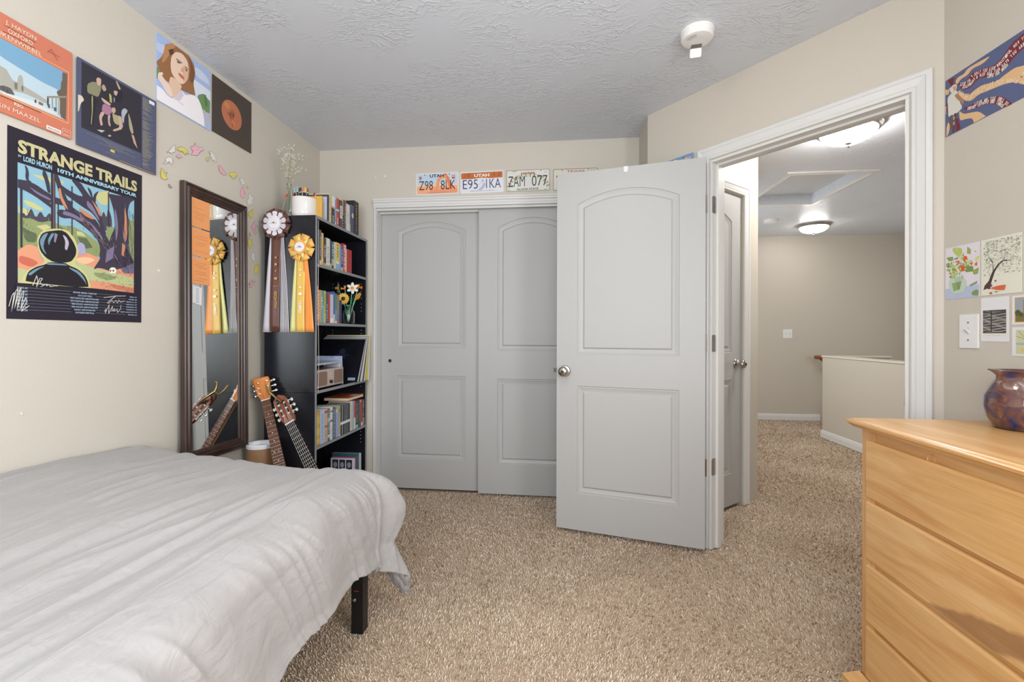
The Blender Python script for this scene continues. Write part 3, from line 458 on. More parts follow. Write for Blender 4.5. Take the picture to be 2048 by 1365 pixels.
STACKED_PAGES = [
  ('e9e9ea', [(0.0027,0.1471),(0.0963,0.1441),(0.0948,0.0007),(0.0015,0.0006)]),
  ('5a5652', [(0.0093,0.1273),(0.0876,0.1263),(0.0864,0.0285),(0.0087,0.0305)]),
  ('e6e6cf', [(0.008,0.0278),(0.0864,0.0269),(0.0864,0.0214),(0.008,0.0214)]),
]

# ---------------------------------------------------------------- room dimensions
XL, YB, XR, H, YR = -1.73, 3.0766, 1.388, 2.447, -.9
W0 = Vector((.516, 2.779, 0)); A = .842
E1 = Vector((math.cos(A), -math.sin(A), 0)); N1 = Vector((-math.sin(A), -math.cos(A), 0))   # along / out of the slanted wall
def dwall(t, off=0): return W0+E1*t+N1*off
D2 = Vector((.746, .666, 0)).normalized(); S0 = Vector((.640, 2.640, 0))                       # the short wall beside the doorway, in the hall
CEN = dict()

# ---------------------------------------------------------------- surface materials
def node_paint():
    m = P('wall_paint', 'c4bbad', .62, bump=.10, bscale=150)
    return m
PAINT = P('wall_paint', 'cdc5b8', .55, bump=.12, bscale=140)
PAINT2 = P('hall_paint', 'c6beb0', .45, bump=.12, bscale=140)
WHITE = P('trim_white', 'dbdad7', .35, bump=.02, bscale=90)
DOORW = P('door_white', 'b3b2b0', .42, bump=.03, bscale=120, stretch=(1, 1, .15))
def ceiling_mat():
    m = bpy.data.materials.new('textured_ceiling'); m.use_nodes = True; nt = m.node_tree; b = nt.nodes['Principled BSDF']
    b.inputs['Base Color'].default_value = (*lin('d7dbe2'), 1); b.inputs['Roughness'].default_value = .38
    tc = nt.nodes.new('ShaderNodeTexCoord')
    wn = nt.nodes.new('ShaderNodeTexNoise'); wn.inputs['Scale'].default_value = 5; wn.inputs['Detail'].default_value = 2
    nt.links.new(tc.outputs['Object'], wn.inputs[0])
    vm = nt.nodes.new('ShaderNodeVectorMath'); vm.operation = 'MULTIPLY_ADD'; vm.inputs[1].default_value = (.16, .16, 0)
    nt.links.new(wn.outputs['Color'], vm.inputs[0]); nt.links.new(tc.outputs['Object'], vm.inputs[2])
    mp = nt.nodes.new('ShaderNodeMapping'); mp.inputs['Rotation'].default_value = (0, 0, .5); mp.inputs['Scale'].default_value = (16, 38, 1)
    nt.links.new(vm.outputs[0], mp.inputs[0])
    n = nt.nodes.new('ShaderNodeTexNoise'); n.inputs['Scale'].default_value = 1; n.inputs['Detail'].default_value = 2.5; n.inputs['Roughness'].default_value = .55
    nt.links.new(mp.outputs[0], n.inputs[0])
    r = nt.nodes.new('ShaderNodeValToRGB'); e = r.color_ramp.elements
    e[0].position = .46; e[0].color = (0, 0, 0, 1); e[1].position = .5; e[1].color = (1, 1, 1, 1)
    e2 = r.color_ramp.elements.new(.56); e2.color = (.1, .1, .1, 1)
    nt.links.new(n.outputs[0], r.inputs[0])
    n2 = nt.nodes.new('ShaderNodeTexNoise'); n2.inputs['Scale'].default_value = 3.2; n2.inputs['Detail'].default_value = 2
    nt.links.new(tc.outputs['Object'], n2.inputs[0])
    r2 = nt.nodes.new('ShaderNodeValToRGB'); r2.color_ramp.elements[0].position = .42; r2.color_ramp.elements[1].position = .58
    nt.links.new(n2.outputs[0], r2.inputs[0])
    mu = nt.nodes.new('ShaderNodeMath'); mu.operation = 'MULTIPLY'
    nt.links.new(r.outputs[0], mu.inputs[0]); nt.links.new(r2.outputs[0], mu.inputs[1])
    bp = nt.nodes.new('ShaderNodeBump'); bp.inputs['Strength'].default_value = .55; bp.inputs['Distance'].default_value = .004
    nt.links.new(mu.outputs[0], bp.inputs['Height']); nt.links.new(bp.outputs[0], b.inputs['Normal'])
    return m
CEIL = ceiling_mat()
NICKEL = P('brushed_nickel', 'b9b5ae', .24, 1.)
STEEL = P('chrome', 'd8d8d8', .12, 1.)

def struct(o, kind='structure'): o['kind'] = kind; return o
# ---- floor
def in_poly(x, y, poly):
    c = False; n = len(poly)
    for i in range(n):
        x1, y1 = poly[i]; x2, y2 = poly[(i+1) % n]
        if (y1 > y) != (y2 > y) and x < (x2-x1)*(y-y1)/(y2-y1)+x1: c = not c
    return c
floor_m = P('carpet_backing', 'b09a82', 1., var=.15, vscale=40)
floor = MB().box(-1.85, 5.3, YR-.1, 6.55, -.12, -.006).build('floor', floor_m)
tag(floor, 'beige brown shag carpet running through bedroom and hall', 'carpet', kind='structure')
def carpet_mat():
    m = bpy.data.materials.new('carpet_yarn'); m.use_nodes = True; nt = m.node_tree; b = nt.nodes['Principled BSDF']
    a = nt.nodes.new('ShaderNodeVertexColor'); a.layer_name = 'Col'
    tc = nt.nodes.new('ShaderNodeTexCoord'); n = nt.nodes.new('ShaderNodeTexNoise'); n.inputs['Scale'].default_value = 2.2; n.inputs['Detail'].default_value = 3
    nt.links.new(tc.outputs['Object'], n.inputs[0])
    r = nt.nodes.new('ShaderNodeValToRGB'); r.color_ramp.elements[0].position = .35; r.color_ramp.elements[1].position = .65
    r.color_ramp.elements[0].color = (.86, .84, .82, 1); r.color_ramp.elements[1].color = (1, 1, 1, 1)
    nt.links.new(n.outputs[0], r.inputs[0])
    mx = nt.nodes.new('ShaderNodeMix'); mx.data_type = 'RGBA'; mx.blend_type = 'MULTIPLY'; mx.inputs[0].default_value = 1
    nt.links.new(a.outputs[0], mx.inputs[6]); nt.links.new(r.outputs[0], mx.inputs[7])
    nt.links.new(mx.outputs[2], b.inputs['Base Color']); b.inputs['Roughness'].default_value = .95; b.inputs['Specular IOR Level'].default_value = .15
    return m
def carpet_pile():
    rng = np.random.default_rng(3)
    room = [(-1.25, .62), (.93, .62), (.93, 1.55), (1.38, 1.55), (1.38, 1.80), (.78, 2.49), (.52, 2.78), (.52, 3.16), (-1.36, 3.16), (-1.36, 1.9), (-1.25, 1.7)]
    door = [tuple(dwall(.42, .02)[:2]), tuple(dwall(1.19, .02)[:2]), tuple(dwall(1.19, -.16)[:2]), tuple(dwall(.42, -.16)[:2])]
    hall = [tuple(dwall(.20, -.10)[:2]), tuple(dwall(1.3, -.10)[:2]), (1.9, 2.2), (2.9, 3.0), (2.9, 5.33), (3.45, 5.33), (3.45, 6.35), (1.36, 6.35), (1.36, 3.31), (.66, 2.66)]
    pts = []
    for poly, bands in ((room, ((.6, 1.6, .0082), (1.6, 2.3, .0092), (2.3, 3.2, .0115))), (door, ((0, 9, .0105),)), (hall, ((1, 3.3, .0115), (3.3, 4.4, .016), (4.4, 6.4, .023)))):
        xs = [p[0] for p in poly]; ys = [p[1] for p in poly]
        for y0, y1, sp in bands:
            ya, yb = max(y0, min(ys)), min(y1, max(ys))
            if yb <= ya: continue
            gx, gy = np.meshgrid(np.arange(min(xs), max(xs), sp), np.arange(ya, yb, sp)); gx = gx.ravel(); gy = gy.ravel()
            gx = gx+rng.uniform(-.5, .5, gx.size)*sp; gy = gy+rng.uniform(-.5, .5, gy.size)*sp
            ins = np.zeros(gx.size, bool); n = len(poly)
            for i in range(n):
                x1, y1_ = poly[i]; x2, y2_ = poly[(i+1) % n]
                if y1_ == y2_: continue
                cond = ((y1_ > gy) != (y2_ > gy)) & (gx < (x2-x1)*(gy-y1_)/(y2_-y1_)+x1); ins ^= cond
            d = np.stack([gx[ins], gy[ins], np.full(ins.sum(), sp)], 1); pts.append(d)
    p = np.concatenate(pts); n = len(p)
    # yarn lean drifts over the floor (tracks and vacuum marks)
    ph = 2.1*np.sin(p[:, 0]*2.3+p[:, 1]*1.1)+1.7*np.sin(p[:, 1]*2.9-p[:, 0]*1.3)+rng.normal(0, 1.0, n)
    ln = rng.uniform(.0025, .0105, n)*np.clip(p[:, 2]/.009, 1, 1.9); hh = rng.uniform(.007, .0125, n); rad = .0019*np.clip(p[:, 2]/.0085, .95, 2.6)*rng.uniform(.8, 1.3, n)
    tw = rng.uniform(0, 6.28, n)
    V = np.zeros((n, 7, 3))
    for ring, (fz, fo, fr) in enumerate(((0, 0, .9), (.62, .35, 1.15))):
        for k in range(3):
            a = tw+k*2.0944+ring*.5
            V[:, ring*3+k, 0] = p[:, 0]+np.cos(ph)*ln*fo+np.cos(a)*rad*fr; V[:, ring*3+k, 1] = p[:, 1]+np.sin(ph)*ln*fo+np.sin(a)*rad*fr
            V[:, ring*3+k, 2] = -.006+hh*fz
    V[:, 6, 0] = p[:, 0]+np.cos(ph)*ln; V[:, 6, 1] = p[:, 1]+np.sin(ph)*ln; V[:, 6, 2] = -.006+hh
    tri = np.array([(0, 1, 4), (0, 4, 3), (1, 2, 5), (1, 5, 4), (2, 0, 3), (2, 3, 5), (3, 4, 6), (4, 5, 6), (5, 3, 6)])
    F = (tri[None]+(np.arange(n)*7)[:, None, None]).reshape(-1)
    me = bpy.data.meshes.new('carpet_pile'); nf = n*9
    me.vertices.add(n*7); me.vertices.foreach_set('co', V.reshape(-1)); me.loops.add(nf*3); me.polygons.add(nf)
    me.loops.foreach_set('vertex_index', F.astype(np.int32)); me.polygons.foreach_set('loop_start', np.arange(0, nf*3, 3, dtype=np.int32))
    me.polygons.foreach_set('use_smooth', np.ones(nf, bool))
    me.update(); me.validate()
    ca = me.color_attributes.new('Col', 'FLOAT_COLOR', 'POINT')
    base = np.array([lin('e2cdb6'), lin('cfb79e'), lin('efe2d0'), lin('a98f74')]); ch = rng.choice(4, n, p=[.42, .25, .24, .09])
    c = np.ones((n, 7, 4)); c[:, :, :3] = (base[ch]*rng.uniform(.88, 1.1, (n, 1)))[:, None, :]
    ca.data.foreach_set('color', c.reshape(-1))
    me.materials.append(carpet_mat())
    o = bpy.data.objects.new('carpet_pile', me); COL.objects.link(o); o.parent = floor; o['kind'] = 'stuff'
    print('tufts', n)
carpet_pile()

# ---- ceiling with the attic hatch opening
HX0, HX1, HY0, HY1 = 1.86, 2.47, 3.90, 4.76
mb = MB()
mb.box(-1.85, HX0, YR-.1, 6.55, H, H+.12); mb.box(HX1, 5.3, YR-.1, 6.55, H, H+.12); mb.box(HX0, HX1, YR-.1, HY0, H, H+.12); mb.box(HX0, HX1, HY1, 6.55, H, H+.12)
tag(mb.build('ceiling', CEIL), kind='structure')
# ---- walls
def wall(name, boxes=None, prisms=None, m=PAINT):
    mb = MB()
    for b in boxes or []: mb.box(*b)
    for pl, z0, z1 in prisms or []: mb.prism(pl, z0, z1)
    return tag(mb.build(name, m), kind='structure')
Zf = -.006
wall('wall_left', [(XL-.12, XL, YR-.1, YB+.2, Zf, H)])
CX0, CX1, CZ = -1.305, .175, 2.032
wall('wall_back', [(XL, CX0, YB, YB+.12, Zf, H), (CX1, .72, YB, YB+.12, Zf, H), (CX0, CX1, YB, YB+.12, CZ, H)])
wall('wall_closet', [(-1.5, .45, 3.72, 3.82, Zf, H), (-1.5, -1.42, YB+.12, 3.72, Zf, H), (.4, .48, YB+.12, 3.72, Zf, H)])
o_ = dwall(0, -.115)
wall('wall_return', prisms=[([(.516, 2.779), (.516, YB), (.63, YB), (.63, 2.83), tuple(o_[:2])], Zf, H)])
T0, T1, TZ = .402, 1.212, 2.05
def dbox(t0, t1, a0=0., a1=-.115): return [tuple(dwall(t0, a0)[:2]), tuple(dwall(t1, a0)[:2]), tuple(dwall(t1, a1)[:2]), tuple(dwall(t0, a1)[:2])]
wall('wall_diagonal', prisms=[(dbox(0, T0), Zf, H), (dbox(T1, 1.31), Zf, H), (dbox(T0, T1), TZ, H)])
YC = dwall(1.31)[1]
wall('wall_right', prisms=[([(XR, YR), (XR, YC), tuple(dwall(1.31, -.115)[:2]), (XR+.25, YC), (XR+.25, YR)], Zf, H)])
# rear wall with the window the daylight comes through
WX0, WX1, WZ0, WZ1 = -1.4, .5, .82, 2.08
wall('wall_rear', [(XL, WX0, YR-.1, YR, Zf, H), (WX1, XR+.1, YR-.1, YR, Zf, H), (WX0, WX1, YR-.1, YR, Zf, WZ0), (WX0, WX1, YR-.1, YR, WZ1, H)])
win = MB().box(WX0, WX1, YR-.09, YR-.03, WZ0, WZ0+.05).box(WX0, WX1, YR-.09, YR-.03, WZ1-.05, WZ1).box(WX0, WX0+.05, YR-.09, YR-.03, WZ0+.05, WZ1-.05).box(WX1-.05, WX1, YR-.09, YR-.03, WZ0+.05, WZ1-.05).box(-.48, -.42, YR-.09, YR-.03, WZ0+.05, WZ1-.05).build('window_1', WHITE)
win['kind'] = 'structure'
MB().box(WX0+.05, WX1-.05, YR-.065, YR-.06, WZ0+.05, WZ1-.05).build('pane', P('window_glass', 'ffffff', .02, trans=1., ior=1.02), win)
win2 = MB().box(XR-.02, XR-.0005, -.72, -.66, .82, 2.08).box(XR-.02, XR-.0005, .36, .42, .82, 2.08).box(XR-.02, XR-.0005, -.66, .36, .82, .87).box(XR-.02, XR-.0005, -.66, .36, 2.03, 2.08).build('window_2', WHITE); win2['kind'] = 'structure'
MB().box(XR-.006, XR-.002, -.66, .36, .87, 2.03).build('pane', P('bright_pane', 'dfe8ee', .05), win2)
# hall walls
def hbox(s0, s1, a0=0., a1=-.10):
    n = Vector((D2.y, -D2.x, 0))
    return [tuple((S0+D2*s0+n*a0)[:2]), tuple((S0+D2*s1+n*a0)[:2]), tuple((S0+D2*s1+n*a1)[:2]), tuple((S0+D2*s0+n*a1)[:2])]
HN = Vector((D2.y, -D2.x, 0)); HS0, HS1, SC = .045, .755, .955
wall('wall_hall_side', prisms=[(hbox(.01, HS0), Zf, H), (hbox(HS1, SC), Zf, H), (hbox(HS0, HS1), 2.05, H), (hbox(.01, SC, -.10, -.13), Zf, H)], m=PAINT2)
hc = S0+D2*SC
wall('wall_hall_left', [(hc.x-.16, hc.x-.004, hc.y+.004, 6.35, Zf, H)], m=PAINT2)
wall('wall_hall_far', [(hc.x-.16, 5.1, 6.35, 6.47, Zf, H)], m=PAINT2)
wall('wall_hall_right', [(5.0, 5.12, 1.9, 6.35, Zf, H)], m=PAINT2)
wall('wall_hall_near', [(XR+.16, 5.0, 1.78, 1.9, Zf, H)], m=PAINT2)

# ---- mouldings
def prof_sweep(mb, loop_fn, prof, closed=False):
    """loop_fn(d, h) -> list of points ; consecutive profile points are joined"""
    rows = [loop_fn(d, h) for d, h in prof]; n = len(rows[0]); vs = [p for r in rows for p in r]; fs = []
    m = n if closed else n-1
    for j in range(len(rows)-1):
        for i in range(m): fs.append((j*n+i, j*n+(i+1) % n, (j+1)*n+(i+1) % n, (j+1)*n+i))
    if not closed:
        fs.append([j*n for j in range(len(rows))]); fs.append([j*n+n-1 for j in range(len(rows))][::-1])
    mb.add(vs, fs)
CASP = [(0, 0), (0, .008), (.004, .011), (.010, .0115), (.013, .0085), (.018, .0115), (.034, .014), (.042, .0155), (.046, .019), (.057, .019), (.063, .016), (.063, 0)]
def casing(name, F, u0, u1, vt, v0=0., m=WHITE, prof=CASP):
    O, U, V, N = F; mb = MB()
    prof_sweep(mb, lambda d, h: [O+U*(u0-d)+V*v0+N*h, O+U*(u0-d)+V*(vt+d)+N*h, O+U*(u1+d)+V*(vt+d)+N*h, O+U*(u1+d)+V*v0+N*h], prof)
    return mb.build(name, m)
DF = (W0, E1, Vector((0, 0, 1)), N1)           # slanted wall frame, N into the bedroom
c1 = casing('trim_1', DF, T0-.006, T1+.006, TZ+.006); c1['kind'] = 'structure'
# jamb + stop of the bedroom doorway
mb = MB()
mb.prism(dbox(T0-.0, T0+.012, .004, -.119), 0, TZ-.012); mb.prism(dbox(T1-.012, T1, .004, -.119), 0, TZ-.012); mb.prism(dbox(T0, T1, .004, -.119), TZ-.012, TZ)
mb.prism(dbox(T0+.012, T0+.023, -.038, -.075), 0, TZ-.023); mb.prism(dbox(T1-.023, T1-.012, -.038, -.075), 0, TZ-.023); mb.prism(dbox(T0+.012, T1-.012, -.038, -.075), TZ-.023, TZ-.012)
tag(mb.build('trim_2', WHITE, bev=.0012), kind='structure')
DB = (dwall(0, -.115), E1, Vector((0, 0, 1)), -N1)
tag(casing('trim_3', DB, T0-.006, T1+.006, TZ+.006), kind='structure')
# closet: narrow side edges, header board
mb = MB()
for a, b in ((CX0-.014, CX0), (CX1, CX1+.014)): mb.box(a, b, YB-.012, YB+.12, 0, CZ)
mb.box(CX0, CX0+.003, YB, YB+.12, 0, CZ)
tag(mb.build('trim_4', WHITE, bev=.001), kind='structure')
mb = MB(); hp = [(2.020, 0), (2.020, .016), (2.034, .016), (2.036, .019), (2.05, .019), (2.057, .026), (2.066, .027), (2.070, .031), (2.080, .031), (2.080, 0)]
mb.add([(CX0-.016, YB-d, z) for z, d in hp]+[(CX1+.03, YB-d, z) for z, d in hp], [(i, (i+1) % 10, (i+1) % 10+10, i+10) for i in range(10)]+[list(range(10))[::-1], list(range(10, 20))])
tag(mb.build('trim_5', WHITE), kind='structure')
tag(MB().box(CX0, CX1, YB+.005, YB+.025, 2.005, 2.032).box(CX0, CX1, YB+.06, YB+.068, 1.995, 2.032).build('trim_6', WHITE), kind='structure')   # sliding track
# casing of the linen closet in the hall
HF = (S0, D2, Vector((0, 0, 1)), HN)
tag(casing('trim_7', HF, HS0+.004, HS1+.004, 2.056, prof=[(d*.95, h) for d, h in CASP]), kind='structure')
BASEP = [(0, 0), (.014, 0), (.014, .054), (.011, .058), (.0115, .063), (.009, .066), (.0095, .074), (.004, .082), (0, .083)]
def baseboard(name, pts, m=WHITE):
    """pts: plan polyline, board on its left side"""
    pts = [Vector((*p, 0)) for p in pts]; mb = MB()
    def off(d):
        out = []
        for i, p in enumerate(pts):
            ns = []
            if i > 0: t = (p-pts[i-1]).normalized(); ns.append(Vector((-t.y, t.x, 0)))
            if i < len(pts)-1: t = (pts[i+1]-p).normalized(); ns.append(Vector((-t.y, t.x, 0)))
            n = sum(ns, Vector((0, 0, 0))).normalized(); out.append(p+n*(d/max(.3, n.dot(ns[0]))))
        return out
    prof_sweep(mb, lambda d, h: [q+Vector((0, 0, h)) for q in off(d)], BASEP)
    return tag(mb.build(name, m), kind='structure')
baseboard('baseboard_left', [(XL, YB), (XL, YR)])
baseboard('baseboard_back', [(CX0-.014, YB), (XL+.014, YB)])
baseboard('baseboard_return', [tuple(dwall(T0-.075)[:2]), tuple(dwall(0)[:2]), (.516, YB-.002)])
baseboard('baseboard_right', [(XR, YR), (XR, YC)])
baseboard('baseboard_hall_far', [(3.40, 6.35), (hc.x+.01, 6.35)])
ce = S0+D2*SC; q0 = S0+D2*(HS1+.066)
arc = [tuple((ce-D2*.012)[:2]), tuple((ce-D2*.003+HN*-.001)[:2]), tuple((ce+Vector((0, .012, 0)))[:2]), (ce.x-.002, ce.y+.3)]
baseboard('baseboard_hall_corner', [tuple(q0[:2])]+arc[:1]+arc[1:], )[ 'kind'] = 'structure'

# stairwell half wall (L-shaped) with painted cap
PX, PY = 2.885, 5.34
pony = [(PX, 2.4), (PX, PY), (3.50, PY), (3.50, PY-.13), (PX+.13, PY-.13), (PX+.13, 2.4)]
tag(MB().prism(pony, Zf, .885).build('wall_stairwell', PAINT2, bev=.004), kind='structure')
cap = [(PX-.008, 2.4), (PX-.008, PY+.008), (3.50, PY+.008), (3.56, PY-.06), (3.50, PY-.14), (PX+.14, PY-.14), (PX+.14, 2.4)]
tag(MB().prism(cap, .886, .906).build('trim_8', P('cap_paint', 'd6cfc0', .4), bev=.006, bevseg=3), kind='structure')
baseboard('baseboard_stairwell', [(PX, 2.6), (PX, PY), (3.3, PY)])

# ---------------------------------------------------------------- moulded doors
def arch(d, x0, x1, z0, zs, za):
    """outline of an arched panel inset by d (16 arc points)"""
    w = (x1-x0)/2; cx = (x0+x1)/2; s = za-zs; R = (w*w+s*s)/(2*s); cz = za-R; r = R-d; xi0, xi1 = x0+d, x1-d
    a1 = math.asin(min(1, (xi1-cx)/r)); pts = [(xi0, z0+d), (xi1, z0+d)]
    for i in range(17):
        a = a1-2*a1*i/16; pts.append((cx+r*math.sin(a), cz+r*math.cos(a)))
    return pts
def rectp(d, x0, x1, z0, z1): return [(x0+d, z0+d), (x1-d, z0+d), (x1-d, z1-d), (x0+d, z1-d)]
PANP = [(0, 0), (.003, -.004), (.008, -.0045), (.010, -.003), (.030, -.0095), (.033, -.0095), (.041, -.003), (.0415, -.0025)]
def door_slab(w, h, th, px0, px1, zl0=.208, zl1=.818, zu0=.995, zus=1.848, zua=1.914):
    mb = MB()
    for side in (0, 1):
        def pt(x, z, k): return (x, -k if side == 0 else th+k, z)
        holes = [rectp(0, px0, px1, zl0, zl1), arch(0, px0, px1, zu0, zus, zua)]
        outer = [(0, 0), (w, 0), (w, h), (0, h)]
        allp = outer+holes[0]+holes[1]
        tris = tessellate_polygon([[Vector((*p, 0)) for p in outer], [Vector((*p, 0)) for p in holes[0]], [Vector((*p, 0)) for p in holes[1]]])
        T = []
        for t in tris:
            a, b, c = [allp[i] for i in t]; cr = (b[0]-a[0])*(c[1]-a[1])-(b[1]-a[1])*(c[0]-a[0])
            t = tuple(t) if (cr > 0) == (side == 0) else tuple(t)[::-1]; T.append(t)
        mb.add([pt(x, z, 0) for x, z in allp], T)
        for fn in (lambda d: rectp(d, px0, px1, zl0, zl1), lambda d: arch(d, px0, px1, zu0, zus, zua)):
            rows = [[pt(x, z, k) for x, z in fn(d)] for d, k in PANP]; n = len(rows[0]); fs = []
            for j in range(len(rows)-1):
                for i in range(n):
                    q = (j*n+i, j*n+(i+1) % n, (j+1)*n+(i+1) % n, (j+1)*n+i); fs.append(q if side == 0 else q[::-1])
            l = list(range((len(rows)-1)*n, len(rows)*n)); fs.append(l if side == 0 else l[::-1])
            mb.add([p for r in rows for p in r], fs)
    mb.add([(x, y, z) for y in (0, th) for x, z in ((0, 0), (w, 0), (w, h), (0, h))], [(0, 4, 5, 1), (1, 5, 6, 2), (2, 6, 7, 3), (3, 7, 4, 0)])
    return mb
def knob(parent, x, z, y, sgn, th):
    ax = (Vector((1, 0, 0)), Vector((0, 0, 1)), Vector((0, sgn, 0)))
    k = MB().lathe([(.033, 0), (.033, .004), (.029, .009), (.014, .012), (.0115, .02), (.0115, .030), (.017, .034), (.026, .040), (.0285, .048), (.027, .056), (.020, .063), (.010, .0655)], (x, y, z), 40, ax).build('knob', NICKEL, parent, smooth=True)
    MB().lathe([(.0095, .0650), (.0095, .0672), (.006, .0672), (.006, .0665)], (x, y, z), 24, ax).build('keyhole', P('keyhole_metal', '4a4540', .4, 1.), k, smooth=True)
    return k
# the open bedroom door
w_ = .788; hx, hy = .742, 2.421; dx = Vector((.9707, -.2403, 0))
o = Vector((hx, hy, 0))-dx*w_
d1 = empty('door_1', (o.x, o.y, .02), 'open white two-panel door with arched top panel and round nickel knob', kind='structure', rotz=math.atan2(dx.y, dx.x))
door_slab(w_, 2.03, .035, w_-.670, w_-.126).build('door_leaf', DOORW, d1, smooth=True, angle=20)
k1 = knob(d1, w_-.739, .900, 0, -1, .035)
knob(d1, w_-.739, .900, .035, 1, .035)
MB().box(-.0012, .0, .006, .029, .872, .928).build('latch_plate', NICKEL, d1)
for z0 in (.388-.02, 1.085-.02-.045, 1.772-.02):
    hgm = MB().tube([(w_+.004, .037, z0), (w_+.004, .037, z0+.09)], .006, 10)
    hg = hgm.build('hinge', NICKEL, d1, smooth=True)
# hinge leaves fixed to the jamb
mb = MB()
hl = []
for z0 in (.388, 1.04, 1.772):
    F = (dwall(T0+.0125, .003), -N1, Vector((0, 0, 1)), E1)
    m_ = MB(); m_.slab(F, rrect(0, .034, z0, z0+.09, .008, 4), 0, .002)
    for a, b in ((.022, .015), (.026, .045), (.022, .075)): m_.slab(F, ell(a, z0+b, .0035, .0035, 10), .002, .0026)
    hl.append(m_.build('hinge_leaf', NICKEL, bpy.data.objects['trim_2']))
Fh = (dwall(T1-.0125, .003), -N1, Vector((0, 0, 1)), -E1)
m_ = MB(); m_.slab(Fh, rrect(.002, .03, .86, .93, .006, 4), 0, .002); m_.build('strike_plate', NICKEL, bpy.data.objects['trim_2'])
# over-the-door hook
hk = MB(); hkF = (.035,)
xk = w_-.402
hk.slab((Vector((xk, -.0025, 0)), Vector((1, 0, 0)), Vector((0, 0, 1)), Vector((0, -1, 0))), [(-.012, 2.033), (.012, 2.033)]+[(.012*math.cos(math.radians(-a)), 2.010+.012*math.sin(math.radians(-a))) for a in range(0, 181, 20)], -.0005, .0015)
hk.box(xk-.012, xk+.012, -.004, .04, 2.0305, 2.033)
hk.box(xk-.012, xk+.012, .0365, .040, 1.99, 2.033)
hko = hk.build('door_hook', P('white_plastic', 'dfdedb', .4)); hko.location = (o.x, o.y, .02); hko.rotation_euler = (0, 0, math.atan2(dx.y, dx.x))
tag(hko, 'small white rounded hook clipped over top edge of open door', 'hook')
# closet sliding doors
d2_ = empty('door_2', (-1.300, 3.165, .013), 'white sliding closet door, left leaf behind the other, with small round finger pull', kind='structure')
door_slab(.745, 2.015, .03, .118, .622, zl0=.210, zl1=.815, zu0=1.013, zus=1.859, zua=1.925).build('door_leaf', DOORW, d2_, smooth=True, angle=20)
DARKM = P('dark_nickel', '5a5855', .3, 1.)
MB().lathe([(.012, 0), (.012, .002), (.0095, .0025), (.008, .0008)], (.065, 0, .921), 24, (Vector((1, 0, 0)), Vector((0, 0, 1)), Vector((0, -1, 0)))).build('finger_pull', DARKM, d2_, smooth=True)
d3_ = empty('door_3', (-.574, 3.118, .013), 'white sliding closet door, right leaf in front, partly hidden by open door', kind='structure')
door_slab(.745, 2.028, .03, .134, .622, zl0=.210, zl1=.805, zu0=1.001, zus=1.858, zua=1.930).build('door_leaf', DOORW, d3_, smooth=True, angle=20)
MB().box(.526, .548, -.003, 0, .857, .885).build('finger_pull', DARKM, d3_)
# linen closet door in the hall
o4 = S0+D2*(HS0+.008)-HN*.012
d4_ = empty('door_4', (o4.x, o4.y, .02), 'narrow white arched-panel closet door in hall wall beside doorway', kind='structure', rotz=math.atan2(D2.y, D2.x))
w4 = HS1-HS0-.012
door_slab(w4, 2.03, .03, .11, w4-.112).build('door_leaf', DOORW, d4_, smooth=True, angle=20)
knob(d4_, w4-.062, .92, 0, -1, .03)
# spring door stop beside the doorway
ds = empty('door_stop', (.80, 2.66, .04), 'little white door stop poking out near carpet behind door jamb', 'door stop')
b_ = S0+D2*.015; 
pA = dwall(T0-.03, -.12)+Vector((0, 0, .045)); pB = pA-N1*.055
adopt(ds, MB().tube([pA, pB], .004, 8).build('stem', WHITE), MB().lathe([(.006, 0), (.009, .002), (.009, .010), (.006, .013)], pB, 14, (E1, Vector((0, 0, 1)), -N1)).build('bumper', P('white_rubber', 'efece4', .6), smooth=True))
bpy.data.objects['door_stop'].location = (pA.x, pA.y, pA.z)
for c in ds.children: c.matrix_parent_inverse = Matrix.Translation(-pA)

# ---------------------------------------------------------------- lamps, hatch, detectors
SHADE = P('frosted_glass_lit', 'fff9ec', .5, emit=1.)
def lamp(name, x, y, strength, label, r=.165):
    root = empty(name, (x, y, H), label, 'ceiling light')
    MB().lathe([(r+.012, 0), (r+.012, -.010), (r+.004, -.016), (r+.006, -.024), (r-.004, -.032), (r-.014, -.034), (r-.018, -.028)], n=48).build('rim', NICKEL, root, smooth=True)
    m = bpy.data.materials.new('lit_frosted_glass'); m.use_nodes = True; b = m.node_tree.nodes['Principled BSDF']
    b.inputs['Base Color'].default_value = (.9, .9, .88, 1); b.inputs['Roughness'].default_value = .4
    b.inputs['Emission Color'].default_value = (1, .955, .91, 1); b.inputs['Emission Strength'].default_value = strength
    prof = [((r-.016)*math.cos(t*math.pi/20), -.03-.072*math.sin(t*math.pi/20)) for t in range(0, 10)]+[(.012, -.1022)]
    MB().lathe(prof, n=48, caps=True).build('glass_bowl', m, root, smooth=True)
    MB().lathe([(.018, -.100), (.021, -.104), (.012, -.109), (.006, -.113), (.009, -.118), (.009, -.122), (.003, -.130), (.0005, -.133)], n=20).build('finial', NICKEL, root, smooth=True)
    return root
lamp('hall_ceiling_light', 1.805, 3.06, LAMP_HALL, 'lit frosted glass bowl ceiling light, the larger one just beyond the doorway')
lamp('hall_ceiling_light', 2.99, 5.72, LAMP_FAR, 'lit frosted glass bowl ceiling light, the smaller one far down the hall')
lamp('bedroom_ceiling_light', -.17, 1.10, LAMP_ROOM, 'frosted glass bowl ceiling light in middle of bedroom')
HT = P('hatch_paint', 'c3c3c2', .45)
hr = empty('attic_hatch', (2.165, 4.33, H), 'rectangular white-trimmed attic access hatch recessed in hall ceiling', 'hatch')
mb = MB(); t = .045
hk_ = []
